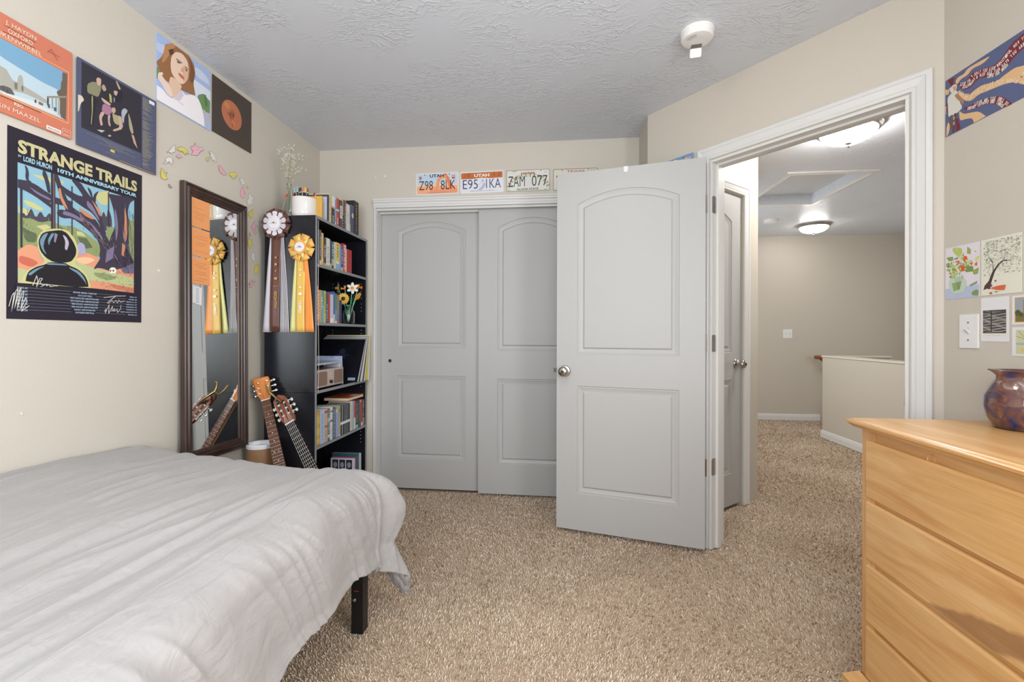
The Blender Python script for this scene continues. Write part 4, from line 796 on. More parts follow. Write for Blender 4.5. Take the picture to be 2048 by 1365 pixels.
tr_ = MB(); prof_sweep(tr_, lambda d, h: [Vector((x, y, H-h)) for x, y in ((HX0-d, HY0-d), (HX0-d, HY1+d), (HX1+d, HY1+d), (HX1+d, HY0-d))], [(0, 0), (0, .014), (.01, .018), (.03, .014), (t, .012), (t, 0)], closed=True)
adopt(hr, tr_.build('hatch_trim', WHITE), MB().box(HX0+.002, HX1-.002, HY0+.002, HY1-.002, H+.085, H+.10).build('hatch_panel', HT))
def detector(name, x, y, r, label, open_door=False):
    root = empty(name, (x, y, H), label, 'smoke detector')
    m = P('detector_plastic', 'eceae6', .4)
    MB().lathe([(r, 0), (r, -.006), (r-.003, -.008), (r-.003, -.030), (r-.008, -.036), (r*.55, -.040), (r*.5, -.040)], n=48).build('housing', m, root, smooth=True)
    if open_door:
        f_ = MB()
        for i in range(5): f_.add([(.02*math.cos(a)+i*.0, 0, 0) for a in ()], [])
        for i in range(6):
            rr = .030+i*.004; f_.tube([(rr*math.cos(a), rr*math.sin(a), -.0402) for a in [math.radians(q) for q in range(20, 81, 10)]], .0007, 4)
        f_.build('vent', P('vent_grey', 'b5b3b0', .6), root)
        MB().box(-.024, .02, -.052, -.022, -.0415, -.0385).build('battery_slot', P('vent_dark', '77736e', .7), root)
        dr = MB(); dr.X = Matrix.Translation((-.002, -.052, -.040)) @ Matrix.Rotation(math.radians(62), 4, 'X')
        dr.slab((Vector((0, 0, 0)), Vector((1, 0, 0)), Vector((0, -1, 0)), Vector((0, 0, -1))), rrect(-.024, .024, 0, .036, .006), 0, .005)
        dr.build('battery_door', m, root, bev=.001)
    return root
detector('smoke_detector', .585, 2.03, .069, 'round white smoke detector on bedroom ceiling with battery door hanging open', True).rotation_euler = (0, 0, 3.0)
detector('smoke_detector', 2.372, 5.43, .068, 'round white smoke detector far away on hall ceiling')

# switch plates
def plate(name, F, w, h, n, label, parentname=None):
    c = F[0]; root = empty(name, c, label, 'light switch')
    p = MB(); p.slab(F, rrect(-w/2, w/2, -h/2, h/2, .004), 0, .005); po = p.build('plate', P('switch_white', 'e9e8e6', .3), bev=.0015)
    kids = [po]
    for i in range(n):
        cx = (i-(n-1)/2)*.046
        t_ = MB(); O, U, V, N = F
        t_.slab(F, [(cx-.005, -.012), (cx+.005, -.012), (cx+.005, .012), (cx-.005, .012)], .005, .0056)
        T = [O+U*(cx+a)+V*b+N*k for a, b, k in ((-.004, -.008, .0056), (.004, -.008, .0056), (.004, .004, .0056), (-.004, .004, .0056), (-.0035, .006, .018), (.0035, .006, .018), (.0035, .010, .0165), (-.0035, .010, .0165))]
        t_.add(T, [(0, 1, 5, 4), (1, 2, 6, 5), (2, 3, 7, 6), (3, 0, 4, 7), (4, 5, 6, 7)])
        kids.append(t_.build('toggle', P('toggle_white', 'dcdad6', .35)))
        for s in (-1, 1):
            q = MB(); q.slab(F, ell(cx, s*.030, .0033, .0033, 12), .005, .0062); kids.append(q.build('screw', STEEL))
    return adopt(root, *kids)
RF = lambda y, z: frame((XR, y, z), (0, -1, 0), (0, 0, 1))
plate('light_switch', RF(1.697, 1.1445), .072, .116, 1, 'single white toggle light switch plate on right wall beside postcards')
plate('light_switch', frame((2.997, 6.35, 1.147), (1, 0, 0), (0, 0, 1)), .113, .116, 2, 'double white light switch plate on far hall wall')
# stair handrail on the far hall wall
hrl = empty('stair_handrail', (3.36, 6.28, .70), 'end of brown wooden stair handrail on bracket behind stairwell half wall', 'handrail')
WOODR = P('rail_wood', '8a4f22', .3, var=.3, vscale=30, stretch=(1, 6, 6), coat=.4)
m1 = MB(); m1.tube([(3.30, 6.275, .842), (3.36, 6.275, .842), (3.42, 6.275, .79), (3.9, 6.275, .40)], [.024, .026, .026, .026], 14)
m2 = MB(); m2.tube([(3.46, 6.35, .66), (3.46, 6.30, .66), (3.46, 6.275, .74)], .007, 8).lathe([(.03, 0), (.03, -.006), (.01, -.01)], (3.46, 6.35, .66), 20, (Vector((1, 0, 0)), Vector((0, 0, 1)), Vector((0, 1, 0))))
adopt(hrl, m1.build('rail', WOODR, smooth=True), m2.build('bracket', P('brass', 'a08a4c', .3, 1.), smooth=True))

# ---------------------------------------------------------------- bed
BLK = P('black_metal', '121213', .42, .0)
bed = empty('bed_frame', (-1.24, .68, 0), 'black bed frame with square legs under white comforter', 'bed')
kids = []
for x in (-1.69, -.781):
    for y in (-.28, 1.622):
        lg = MB().box(x, x+.046, y, y+.046, 0, .40).build('leg', BLK, bev=.002); kids.append(lg)
        if x > -1 and y > 1:
            MB().lathe([(.0065, 0), (.0065, .002), (.004, .0035)], (x+.013, y, .128), 16, (Vector((1, 0, 0)), Vector((0, 0, 1)), Vector((0, -1, 0)))).build('bolt', STEEL, lg, smooth=True)
            MB().box(x+.012, x+.030, y-.0008, y, .160, .1635).build('maker_sticker', P('sticker_red', '8d3038', .5), lg)
for x in (-1.685, -.812): kids.append(MB().box(x, x+.03, -.234, 1.622, .27, .33).build('side_rail', BLK, bev=.002))
for y in (-.27, 1.63): kids.append(MB().box(-1.644, -.781, y, y+.03, .24, .33).build('end_rail', BLK, bev=.002))
for i in range(8):
    kids.append(MB().box(-1.655, -.812, -.12+i*.22, -.05+i*.22, .315, .328).build('slat', BLK))
adopt(bed, *kids)
mt = MB(); mt.prism(rrect(-1.700, -.765, -.24, 1.66, .07, 6), .331, .545)
tag(mt.build('mattress', P('mattress_fabric', 'e9e6e0', .9), bev=.03, bevseg=4), 'white twin mattress under the comforter on black bed frame', 'mattress')
def fnoise(x, y, z=0): return noise.noise(Vector((x, y, z)))
def ridge(v): return 1-abs(v)*2
def comforter():
    XE, YE, Z = -.80, 1.60, .600
    NU, NV = 300, 420
    U0, U1, V0, V1 = -1.718, XE+.36, -.20, YE+.40
    vs = []
    for j in range(NV+1):
        v = V0+(V1-V0)*j/NV
        for i in range(NU+1):
            # denser samples on the overhang
            u = U0+(U1-U0)*i/NU
            hem = .365+.060*min(1, max(0, (v-1.45)/.25))+.008*math.sin(v*6)+.03*(1-min(1, max(0, (v-.9)/.4)))
            # trim the sheet so the side hem sits where the photo shows it
            uu = u if u <= XE else XE+(u-XE)*hem/.36
            du = max(0., uu-XE); dv = max(0., v-YE); r = math.hypot(du, dv); th = math.atan2(dv, du) if r > 0 else 0
            corner = math.sin(2*th) if r > 0 else 0
            # puff of the top
            x_ = min(uu, XE); y_ = min(v, YE)
            base = Z+.030*(1-((x_-XE)/(XE-U0)+1)**2)+.035*math.exp(-((x_-U0)/.30)**2)
            base += .018*math.exp(-((y_-1.25)/.35)**2)
            # soft long creases on top, running along the bed and fanning towards the foot corner
            fx = x_-.13*(y_-.9)*(x_-U0)/.95
            n1 = fnoise(fx*6.5, y_*.9, 3.1); n2 = fnoise(fx*17+.7*fnoise(y_*2, fx*3), y_*1.7, 7.7); n3 = fnoise(fx*36, y_*4.2, 1.3)
            cr = .010*n1+.019*ridge(n2)*(.55+.6*fnoise(x_*2.4, y_*2, 9))+.0034*n3
            n4 = fnoise(x_*9+y_*5, y_*7-x_*3, 5.); cr += .003*n4
            amp = 1.
            # overhang: rounded shoulder, then falls slightly outwards
            R = .095
            if r < R*1.5708: a = r/R; out = R*math.sin(a); drop = R*(1-math.cos(a))
            else: q = r-R*1.5708; k = .14+.20*corner; out = R+q*k; drop = R+q*math.sqrt(max(.05, 1-k*k))
            # folds down the side
            if r > 0:
                f1 = fnoise(v*7.5-du*3, du*1.8, 2.2) if dv < du else fnoise(u*9, dv*3.5, 4.1)
                f2 = fnoise(v*18-du*8+2*f1, du*2.6, 6.2) if dv < du else fnoise(u*20, dv*5, 8.1)
                g = min(1, r/.16)
                fo = (.024*f1+.010*ridge(f2)-.005)*g
                # heavy fold where the corner gathers
                fo += .045*math.exp(-((th-.62)/.16)**2)*min(1, r/.2)-.035*math.exp(-((th-.30)/.13)**2)*min(1, r/.2)
                out += fo
                cx, cy = math.cos(th), math.sin(th)
                X = x_+cx*out; Y = y_+cy*out; Zz = base-drop+cr*(1-.6*g)
                Zz -= .03*math.exp(-((th-.785)/.3)**2)*min(1, r/.3)
                # second puffy bulge towards the hem
                blg = (.020+.07*corner)*math.sin(min(1, r/.34)*math.pi); X += cx*blg; Y += cy*blg
            else: X, Y, Zz = uu, v, base+cr
            vs.append((max(X, -1.7215), Y, Zz))
    fs = []
    for j in range(NV):
        for i in range(NU):
            a = j*(NU+1)+i; fs.append((a, a+1, a+NU+2, a+NU+1))
    m = bpy.data.materials.new('comforter_cotton'); m.use_nodes = True; nt = m.node_tree; b = nt.nodes['Principled BSDF']
    b.inputs['Base Color'].default_value = (*lin('a09c9a'), 1); b.inputs['Roughness'].default_value = .8; b.inputs['Sheen Weight'].default_value = .15
    tc = nt.nodes.new('ShaderNodeTexCoord'); mp = nt.nodes.new('ShaderNodeMapping'); mp.inputs['Scale'].default_value = (26, 5, 12); mp.inputs['Rotation'].default_value = (0, 0, .12)
    nt.links.new(tc.outputs['Object'], mp.inputs[0])
    n = nt.nodes.new('ShaderNodeTexNoise'); n.inputs['Scale'].default_value = 1; n.inputs['Detail'].default_value = 4; n.inputs['Distortion'].default_value = .6
    nt.links.new(mp.outputs[0], n.inputs[0])
    n9 = nt.nodes.new('ShaderNodeTexNoise'); n9.inputs['Scale'].default_value = 19; n9.inputs['Detail'].default_value = 3; n9.inputs['Distortion'].default_value = 1.2
    nt.links.new(tc.outputs['Object'], n9.inputs[0])
    ad = nt.nodes.new('ShaderNodeMath'); ad.operation = 'MULTIPLY_ADD'; ad.inputs[1].default_value = .28
    nt.links.new(n9.outputs[0], ad.inputs[0]); nt.links.new(n.outputs[0], ad.inputs[2])
    bp = nt.nodes.new('ShaderNodeBump'); bp.inputs['Strength'].default_value = .8; bp.inputs['Distance'].default_value = .013
    nt.links.new(ad.outputs[0], bp.inputs['Height']); nt.links.new(bp.outputs[0], b.inputs['Normal'])
    me = bpy.data.meshes.new('comforter'); me.from_pydata(vs, [], fs); me.polygons.foreach_set('use_smooth', [True]*len(fs)); me.materials.append(m)
    o = bpy.data.objects.new('comforter', me); COL.objects.link(o)
    so = o.modifiers.new('thickness', 'SOLIDIFY'); so.thickness = .022; so.offset = -1
    tag(o, 'rumpled white comforter draped over the bed with one corner hanging', 'comforter')
comforter()

# ---------------------------------------------------------------- dresser
def wood(name, c1, c2, c3, rough=.36, axis='Y', streak=None):
    m = bpy.data.materials.new(name); m.use_nodes = True; nt = m.node_tree; b = nt.nodes['Principled BSDF']
    tc = nt.nodes.new('ShaderNodeTexCoord'); mp = nt.nodes.new('ShaderNodeMapping')
    mp.inputs['Scale'].default_value = {'Y': (9, 1.1, 11), 'X': (1.1, 9, 11), 'Z': (11, 9, 1.0)}[axis]
    nt.links.new(tc.outputs['Object'], mp.inputs[0])
    n = nt.nodes.new('ShaderNodeTexNoise'); n.inputs['Scale'].default_value = 2.2; n.inputs['Detail'].default_value = 6; n.inputs['Distortion'].default_value = .9
    nt.links.new(mp.outputs[0], n.inputs[0])
    r = nt.nodes.new('ShaderNodeValToRGB'); r.color_ramp.elements[0].position = .28; r.color_ramp.elements[0].color = (*lin(c1), 1)
    r.color_ramp.elements[1].position = .72; r.color_ramp.elements[1].color = (*lin(c3), 1); e = r.color_ramp.elements.new(.5); e.color = (*lin(c2), 1)
    nt.links.new(n.outputs[0], r.inputs[0])
    mp2 = nt.nodes.new('ShaderNodeMapping'); mp2.inputs['Scale'].default_value = {'Y': (60, 3, 90), 'X': (3, 60, 90), 'Z': (80, 60, 3)}[axis]
    nt.links.new(tc.outputs['Object'], mp2.inputs[0])
    n2 = nt.nodes.new('ShaderNodeTexNoise'); n2.inputs['Scale'].default_value = 2; n2.inputs['Detail'].default_value = 3
    nt.links.new(mp2.outputs[0], n2.inputs[0])
    mx = nt.nodes.new('ShaderNodeMix'); mx.data_type = 'RGBA'; mx.blend_type = 'MULTIPLY'; mx.inputs[0].default_value = .30
    nt.links.new(r.outputs[0], mx.inputs[6]); nt.links.new(n2.outputs[0], mx.inputs[7])
    out = mx.outputs[2]
    if streak:   # dark mineral streak in the board: centre (y,z), half sizes, tilt
        sx = nt.nodes.new('ShaderNodeMapping'); sx.vector_type = 'TEXTURE'
        cy_, cz_, hy_, hz_, tl = streak
        sx.inputs['Location'].default_value = (0, cy_, cz_); sx.inputs['Rotation'].default_value = (tl, 0, 0); sx.inputs['Scale'].default_value = (1000, hy_, hz_)
        n3 = nt.nodes.new('ShaderNodeTexNoise'); n3.inputs['Scale'].default_value = 22; n3.inputs['Detail'].default_value = 4
        nt.links.new(tc.outputs['Object'], n3.inputs[0])
        va = nt.nodes.new('ShaderNodeVectorMath'); va.operation = 'MULTIPLY_ADD'; va.inputs[1].default_value = (0, .02, .02)
        nt.links.new(n3.outputs['Color'], va.inputs[0]); nt.links.new(tc.outputs['Object'], va.inputs[2])
        nt.links.new(va.outputs[0], sx.inputs[0])
        ln = nt.nodes.new('ShaderNodeVectorMath'); ln.operation = 'LENGTH'; nt.links.new(sx.outputs[0], ln.inputs[0])
        rr = nt.nodes.new('ShaderNodeValToRGB'); rr.color_ramp.elements[0].position = .75; rr.color_ramp.elements[0].color = (.42, .34, .34, 1); rr.color_ramp.elements[1].position = 1.0; rr.color_ramp.elements[1].color = (1, 1, 1, 1)
        nt.links.new(ln.outputs['Value'], rr.inputs[0])
        m2 = nt.nodes.new('ShaderNodeMix'); m2.data_type = 'RGBA'; m2.blend_type = 'MULTIPLY'; m2.inputs[0].default_value = .75
        nt.links.new(out, m2.inputs[6]); nt.links.new(rr.outputs[0], m2.inputs[7]); out = m2.outputs[2]
    nt.links.new(out, b.inputs['Base Color']); b.inputs['Roughness'].default_value = rough
    b.inputs['Coat Weight'].default_value = .16; b.inputs['Coat Roughness'].default_value = .2
    return m
PINE = wood('honey_pine', 'd69a5c', 'e4b06f', 'efc083')
PINED = wood('honey_pine_drawer', 'd69a5c', 'e5b172', 'f1c488', streak=(1.13, .475, .21, .035, -.30))
PINEX = wood('honey_pine_end', 'cc945a', 'dca466', 'e6b276', axis='Z')
dr = empty('dresser', (1.16, 1.14, 0), 'honey pine dresser with wide handleless drawers against right wall', 'dresser')
DY0, DY1, DX0, DX1 = .72, 1.520, .934, 1.374
kids = []
for a_ in (DY1-.02, DY0): kids.append(MB().box(DX0+.004, DX1, a_, a_+.02, .07, .842).build('side_panel', PINEX, bev=.002))
kids.append(MB().box(DX0+.03, DX1-.01, DY0+.02, DY1-.02, .08, .835).build('carcass', PINE))
for a_ in (DY1-.052, DY0+.02): kids.append(MB().box(DX0+.004, DX0+.03, a_, a_+.032, .07, .842).build('stile', PINEX, bev=.0015))
kids.append(MB().box(DX0+.010, DX0+.03, DY0+.052, DY1-.052, .800, .842).build('top_rail', PINE, bev=.001))
for z in (.611, .422, .232): kids.append(MB().box(DX0+.013, DX0+.03, DY0+.052, DY1-.052, z-.004, z+.030).build('drawer_rail', PINE))
for (z0, z1), m in zip(((.636, .808), (.447, .622), (.256, .429), (.082, .240)), (PINE, PINED, PINE, PINE)):
    f = MB(); pr = [(DX0+.016, z0), (DX0-.002, z0), (DX0-.002, z1-.005), (DX0+.003, z1), (DX0+.016, z1)]
    ya, yb = DY0+.03, DY1-.026
    f.add([(x, ya, z) for x, z in pr]+[(x, yb, z) for x, z in pr], [(i, (i+1) % 5, (i+1) % 5+5, i+5) for i in range(5)]+[list(range(5)), list(range(5, 10))[::-1]])
    kids.append(f.build('drawer', m, bev=.002))
tp = MB(); prs = [(0, .842), (.020, .842), (.026, .848), (.030, .853), (.034, .855), (.034, .861), (.030, .864), (.024, .8655), (.018, .869), (.006, .8695)]
def toploop(d, z):
    d = d-.006; return [Vector((DX0-d, DY0-d, z)), Vector((DX0-d, DY1+d, z)), Vector((DX1, DY1+d, z)), Vector((DX1, DY0-d, z))]
prof_sweep(tp, lambda d, z: toploop(d, z), prs, closed=True)
n_ = len(tp.v); tp.f.append([n_-4, n_-3, n_-2, n_-1]); tp.c.append(None); tp.m.append(0); tp.f.append([3, 2, 1, 0]); tp.c.append(None); tp.m.append(0)
kids.append(tp.build('top', PINE, smooth=True, angle=25))
LK = (Vector((0, 1, 0)), Vector((0, 0, 1)), Vector((-1, 0, 0)))
kids.append(MB().lathe([(.0135, 0), (.0135, .0025), (.011, .003), (.010, .0015)], (DX0+.010, 1.262, .8125), 24, LK).build('lock_plug', PINEX, smooth=True))
bs = MB(); prof_sweep(bs, lambda d, z: [Vector((DX0-d, DY0-d, z)), Vector((DX0-d, DY1+d, z)), Vector((DX1, DY1+d, z)), Vector((DX1, DY0-d, z))], [(0, .078), (.010, .072), (.022, .058), (.030, .050), (.034, .046), (.034, .004), (0, .004)], closed=True)
kids.append(bs.build('base', PINE))
adopt(dr, *kids)

# glazed vase
vm = bpy.data.materials.new('drip_glaze'); vm.use_nodes = True; nt = vm.node_tree; b = nt.nodes['Principled BSDF']
tc = nt.nodes.new('ShaderNodeTexCoord'); n = nt.nodes.new('ShaderNodeTexNoise'); n.inputs['Scale'].default_value = 22; n.inputs['Detail'].default_value = 8; n.inputs['Distortion'].default_value = 1.4
nt.links.new(tc.outputs['Object'], n.inputs[0])
r = nt.nodes.new('ShaderNodeValToRGB'); r.color_ramp.elements[0].position = .33; r.color_ramp.elements[0].color = (*lin('1f2350'), 1); r.color_ramp.elements[1].position = .72; r.color_ramp.elements[1].color = (*lin('9a8f95'), 1)
for p_, c_ in ((.42, '3a3558'), (.49, '5b3a3c'), (.57, '6b4640'), (.63, '80624c')):
    e = r.color_ramp.elements.new(p_); e.color = (*lin(c_), 1)
nt.links.new(n.outputs[0], r.inputs[0]); nt.links.new(r.outputs[0], b.inputs['Base Color']); b.inputs['Roughness'].default_value = .09; b.inputs['Coat Weight'].default_value = .6
n2 = nt.nodes.new('ShaderNodeTexNoise'); n2.inputs['Scale'].default_value = 45; nt.links.new(tc.outputs['Object'], n2.inputs[0])
bp = nt.nodes.new('ShaderNodeBump'); bp.inputs['Strength'].default_value = .25; bp.inputs['Distance'].default_value = .003; nt.links.new(n2.outputs[0], bp.inputs['Height']); nt.links.new(bp.outputs[0], b.inputs['Normal'])
v = MB(); pv = [(.055, 0), (.066, .004), (.078, .03), (.0845, .06), (.083, .09), (.072, .118), (.060, .138), (.057, .148), (.064, .158), (.070, .162), (.068, .164), (.058, .158), (.050, .145), (.058, .13), (.07, .11), (.075, .06), (.06, .012)]
v.lathe(pv, n=56)
for i in range(len(v.v)):
    x, y, z = v.v[i]; rr = math.hypot(x, y); a = math.atan2(y, x)
    if z > .125:
        k = (z-.125)/.039; sp = math.exp(-((abs(abs(a)-math.pi))/.35)**2); v.v[i] = (x-.026*sp*k, y, z+.004*sp*k)
vo = v.build('ceramic_pitcher', vm, smooth=True, angle=60); vo.location = (1.283, 1.395, .8695)
tag(vo, 'round glazed ceramic pitcher in blue, purple and brown on dresser', 'pitcher')

# ---------------------------------------------------------------- mirror
FRW = bpy.data.materials.new('dark_walnut_frame'); FRW.use_nodes = True
FRW = wood('dark_walnut', '2e1f1a', '3f2c25', '4d382f', rough=.32, axis='Z')
mr = empty('wall_mirror', (XL, 2.055, .525), 'tall narrow wall mirror in dark brown ribbed frame', 'mirror')
MW, MH = .412, 1.298
mfr = MB(); MF = frame((0, -MW/2, 0), (0, 1, 0), (0, 0, 1))
mp_ = [(0, 0), (0, .022), (.004, .026), (.010, .026), (.013, .021), (.017, .0215), (.022, .028), (.028, .028), (.031, .022), (.036, .019), (.040, .020), (.044, .015), (.052, .013), (.056, .008), (.056, 0)]
O_, U_, V_, N_ = MF
prof_sweep(mfr, lambda d, h: [O_+U_*d+V_*d+N_*h, O_+U_*(MW-d)+V_*d+N_*h, O_+U_*(MW-d)+V_*(MH-d)+N_*h, O_+U_*d+V_*(MH-d)+N_*h], mp_, closed=True)
mfr.build('frame', FRW, mr)
MB().box(.001, .007, -MW/2+.05, MW/2-.05, .05, MH-.05).build('glass', P('mirror_silver', 'eef1f0', .0, 1.), mr)
mr.rotation_euler = (math.radians(-.9), math.radians(-1.25), 0); mr.location = (XL+.034, 2.058, .525)
bpy.context.view_layer.update()
MM = mr.matrix_world.copy()
def mframe(y, z, k=.0075):
    o = MM @ Vector((k, y, z)); R3 = MM.to_3x3(); return (o, R3 @ Vector((0, 1, 0)), R3 @ Vector((0, 0, 1)), R3 @ Vector((1, 0, 0)))
# three orange index cards and a list taped on the glass
rr_ = random.Random(4)
names_ = ['top orange lined card with handwriting stuck on mirror glass', 'middle orange lined card with handwriting stuck on mirror glass', 'bottom orange lined card with handwriting stuck on mirror glass']
for i, (z0, z1) in enumerate(((1.105, 1.240), (.968, 1.098), (.836, .960))):
    F = mframe(-.150, z0); root = empty('index_card', F[0], names_[i], 'card', 'orange cards on the mirror'); hgt = z1-z0; wd = .108
    A_ = Art(F, .0018)
    for k in range(11): A_.line([(.004, hgt-.016-k*.0105), (wd-.004, hgt-.016-k*.0105)], .0006, 'c98a50')
    for k in range(1, 10):
        if rr_.random() < .25: continue
        x = .012+rr_.random()*.02; y = hgt-.014-k*.0105; pts = []
        x1 = .07+rr_.random()*.028
        while x < x1: pts.append((x, y+rr_.uniform(-.0018, .0026))); x += .0024
        A_.line(pts, .0006, '6d4a30')
    sh = MB(); n = 8; O, U, V, N = F
    def cu(u, v_): return .001+.006*max(0, (1-u/wd)-.55)**2*max(0, 1-v_/hgt)*6
    sh.slab(F, [(0, 0), (wd, 0), (wd, hgt), (0, hgt)], .0006, .0018)
    adopt(root, sh.build('card_sheet', P('orange_card', 'f2a468', .7)), A_.build(None, 'writing'))
F = mframe(-.146, .735); root = empty('paper_list', F[0], 'small white printed list strip stuck on mirror below orange cards', 'paper')
A_ = Art(F, .0014)
A_.rect(.017, .04, .006, .084, 'e6e6ec')
for k in range(12): A_.line([(.019, .08-k*.0061), (.037, .08-k*.0061)], .0022, '9a9cb4')
adopt(root, MB().slab(F, [(0, .012), (.052, .0), (.055, .085), (0, .092)], .0004, .0014).build('paper_sheet', P('white_paper', 'e4e3e0', .7)), A_.build(None))

# ---------------------------------------------------------------- bookcase
BC = dict(x0=-1.672, x1=-1.366, y0=2.390, y1=3.062)
LAM = bpy.data.materials.new('black_laminate'); LAM = P('black_laminate', '1b1c22', .27, spec=.6, bump=.05, bscale=30)
EDGE = P('laminate_edge', '8b8d92', .35)
bc = empty('bookcase', (-1.52, 2.726, 0), 'tall black laminate bookcase with grey edges in the corner', 'bookcase')
kids = []
x0, x1, y0, y1 = BC['x0'], BC['x1'], BC['y0'], BC['y1']
for za, zb in ((.0, .797), (.799, 1.778)):
    for ya in (y0, y1-.016):
        p_ = MB().box(x0, x1-.002, ya, ya+.016, za, zb).build('side_panel', LAM); kids.append(p_)
        MB().box(x1-.002, x1, ya, ya+.016, za, zb).build('edge_band', EDGE, p_)
SH = {'top': 1.795, 'a': 1.525, 'b': 1.193, 'c': .806, 'd': .490, 'e': .075}
for k, z in SH.items():
    ya, yb = (y0, y1) if k == 'top' else (y0+.016, y1-.016)
    p_ = MB().box(x0+(.006 if k != 'top' else 0), x1-.002, ya, yb, z-.0165, z).build('shelf', LAM); kids.append(p_)
    MB().box(x1-.002, x1, ya, yb, z-.0165, z).build('edge_band', EDGE, p_)
kids.append(MB().box(x0, x0+.005, y0+.016, y1-.016, .0, 1.778).build('back_panel', P('back_black', '060607', .55)))
HOLE = P('peg_hole', 'c9c9c9', .5)
hm = MB()
for z in (1.155, 1.130, 1.105, 1.48, 1.455, 1.430, 1.405, 1.38, 1.08, .44, .415, .39, .365, .76, 1.34, 1.315, 1.29):
    for xx in (x1-.035, x0+.06):
        hm.lathe([(.0024, 0), (.0024, .0006)], (xx, y1-.016, z), 8, (Vector((1, 0, 0)), Vector((0, 0, 1)), Vector((0, -1, 0))))
h_ = hm.build('peg_holes', HOLE); h_['kind'] = 'stuff'; kids.append(h_)
kids.append(MB().lathe([(.0035, 0), (.0035, .002), (.002, .003)], (-1.398, y0, 1.772), 12, (Vector((1, 0, 0)), Vector((0, 0, 1)), Vector((0, -1, 0)))).build('screw', P('screw_dark', '3a3a3a', .3, 1.), smooth=True))
kids.append(MB().box(x1-.012, x1-.004, y0-.005, y0, .752, .768).build('cable_clip', BLK))
adopt(bc, *kids)
# thin string-light wire down both front edges
wire = MB()
def wpath(y, zs, ph):
    return [(x1+.004+.003*math.sin(z*9+ph), y+.006*math.sin(z*7+ph), z) for z in zs]
wire.tube(wpath(y0+.022, np.linspace(1.77, .80, 50), 0), .0012, 5)
tag(wire.build('light_wire', P('clear_wire', 'c9c4b6', .35), smooth=True), 'thin clear string-light wire hanging down left front edge of black bookcase', 'wire')
wire = MB()
wire.tube(wpath(y1+.004, np.linspace(1.70, .70, 50), 1), .0009, 5)
tag(wire.build('light_wire', P('clear_wire', 'c9c4b6', .35), smooth=True), 'thin clear string-light wire hanging down right front edge of black bookcase', 'wire')

# ---- books
PAGE = P('page_block', 'd9cfb8', .85, bump=.2, bscale=400, stretch=(.1, 3, .1))
XS = x1-.006
def book(name, ya, yb, z0, zt, col, dep, label, group, bands=(), txt=None, xs=XS, lean=0., pagecol=None, cover_art=None, cat='book'):
    ya += .0006; yb -= .0006; z0 += .0006
    root = empty(name, (xs-dep/2, (ya+yb)/2, z0), label, cat, group)
    X0, X1 = -dep/2, dep/2; W_ = (yb-ya)/2; hh = zt-z0; t = min(.0022, W_*.3)
    c = MB(); c.col = col
    c.box(X1-t, X1, -W_, W_, 0, hh).box(X0, X1-t, -W_, -W_+t, 0, hh).box(X0, X1-t, W_-t, W_, 0, hh)
    SF = frame((X1, -W_, 0), (0, 1, 0), (0, 0, 1)); k = .00006
    for (a, b_, cc) in bands: k += STEP; c.face(SF, [(0, a*hh), (2*W_, a*hh), (2*W_, b_*hh), (0, b_*hh)], k, cc)
    if txt:
        tc_, a, b_ = txt; k += STEP; R2 = random.Random(int(ya*9999)); z = b_*hh; wd = min(.012, 2*W_*.5)
        while z > a*hh:
            l = R2.uniform(.006, .016); k2 = max(a*hh, z-l)
            q = -1.
            c.face(SF, [(W_-wd/2, k2), (W_+wd/2, k2), (W_+wd/2, z-.0012), (W_-wd/2, z-.0012)] if False else [(W_-wd/2, k2+.001), (W_+wd/2*R2.uniform(.5, 1), k2+.001), (W_+wd/2, z-.001), (W_-wd/2*R2.uniform(.5, 1), z-.001)], k, tc_)
            z = k2-R2.choice((.0015, .0015, .006))
    if cover_art: cover_art(c, frame((X0, -W_, 0), (1, 0, 0), (0, 0, 1)), dep, hh)
    c.build('cover', attr_mat('book_cover', .45), root)
    MB().box(X0+.003, X1-t, -W_+t, W_-t, .003, hh-.004).build('pages', PAGE, root)
    if lean: root.rotation_euler = (lean, 0, 0)
    return root
TOPG, AG, BG, DG, EG = 'books on top of the bookcase', 'books on the upper shelf', 'books on the shelf with the flower jar', 'books on the lower shelf', 'books on the bottom shelf'
zt = SH['top']
def art_orange(c, F, d, h):
    c.face(F, [(.0, 0), (d, 0), (d, h), (0, h)], .0001, 'd9a94e')
    for i in range(12): c.face(F, [(.01, h-.02-i*.007), (d-.01, h-.02-i*.007), (d-.01, h-.017-i*.007), (.01, h-.017-i*.007)], .0002, 'c69a45')
def art_pink(c, F, d, h):
    c.face(F, [(0, 0), (d, 0), (d, h), (0, h)], .0001, 'c3cdd4'); c.face(F, [(0, .005), (d-.022, .005), (d-.022, h*.74), (0, h*.74)], .0002, 'c29a93')
    c.face(F, ell(d-.055, h*.86, .008, .012, 12), .0003, '5d5a58'); c.face(F, [(d-.06, h*.4), (d-.05, h*.4), (d-.05, h*.6), (d-.06, h*.6)], .0003, 'e1dcd4')
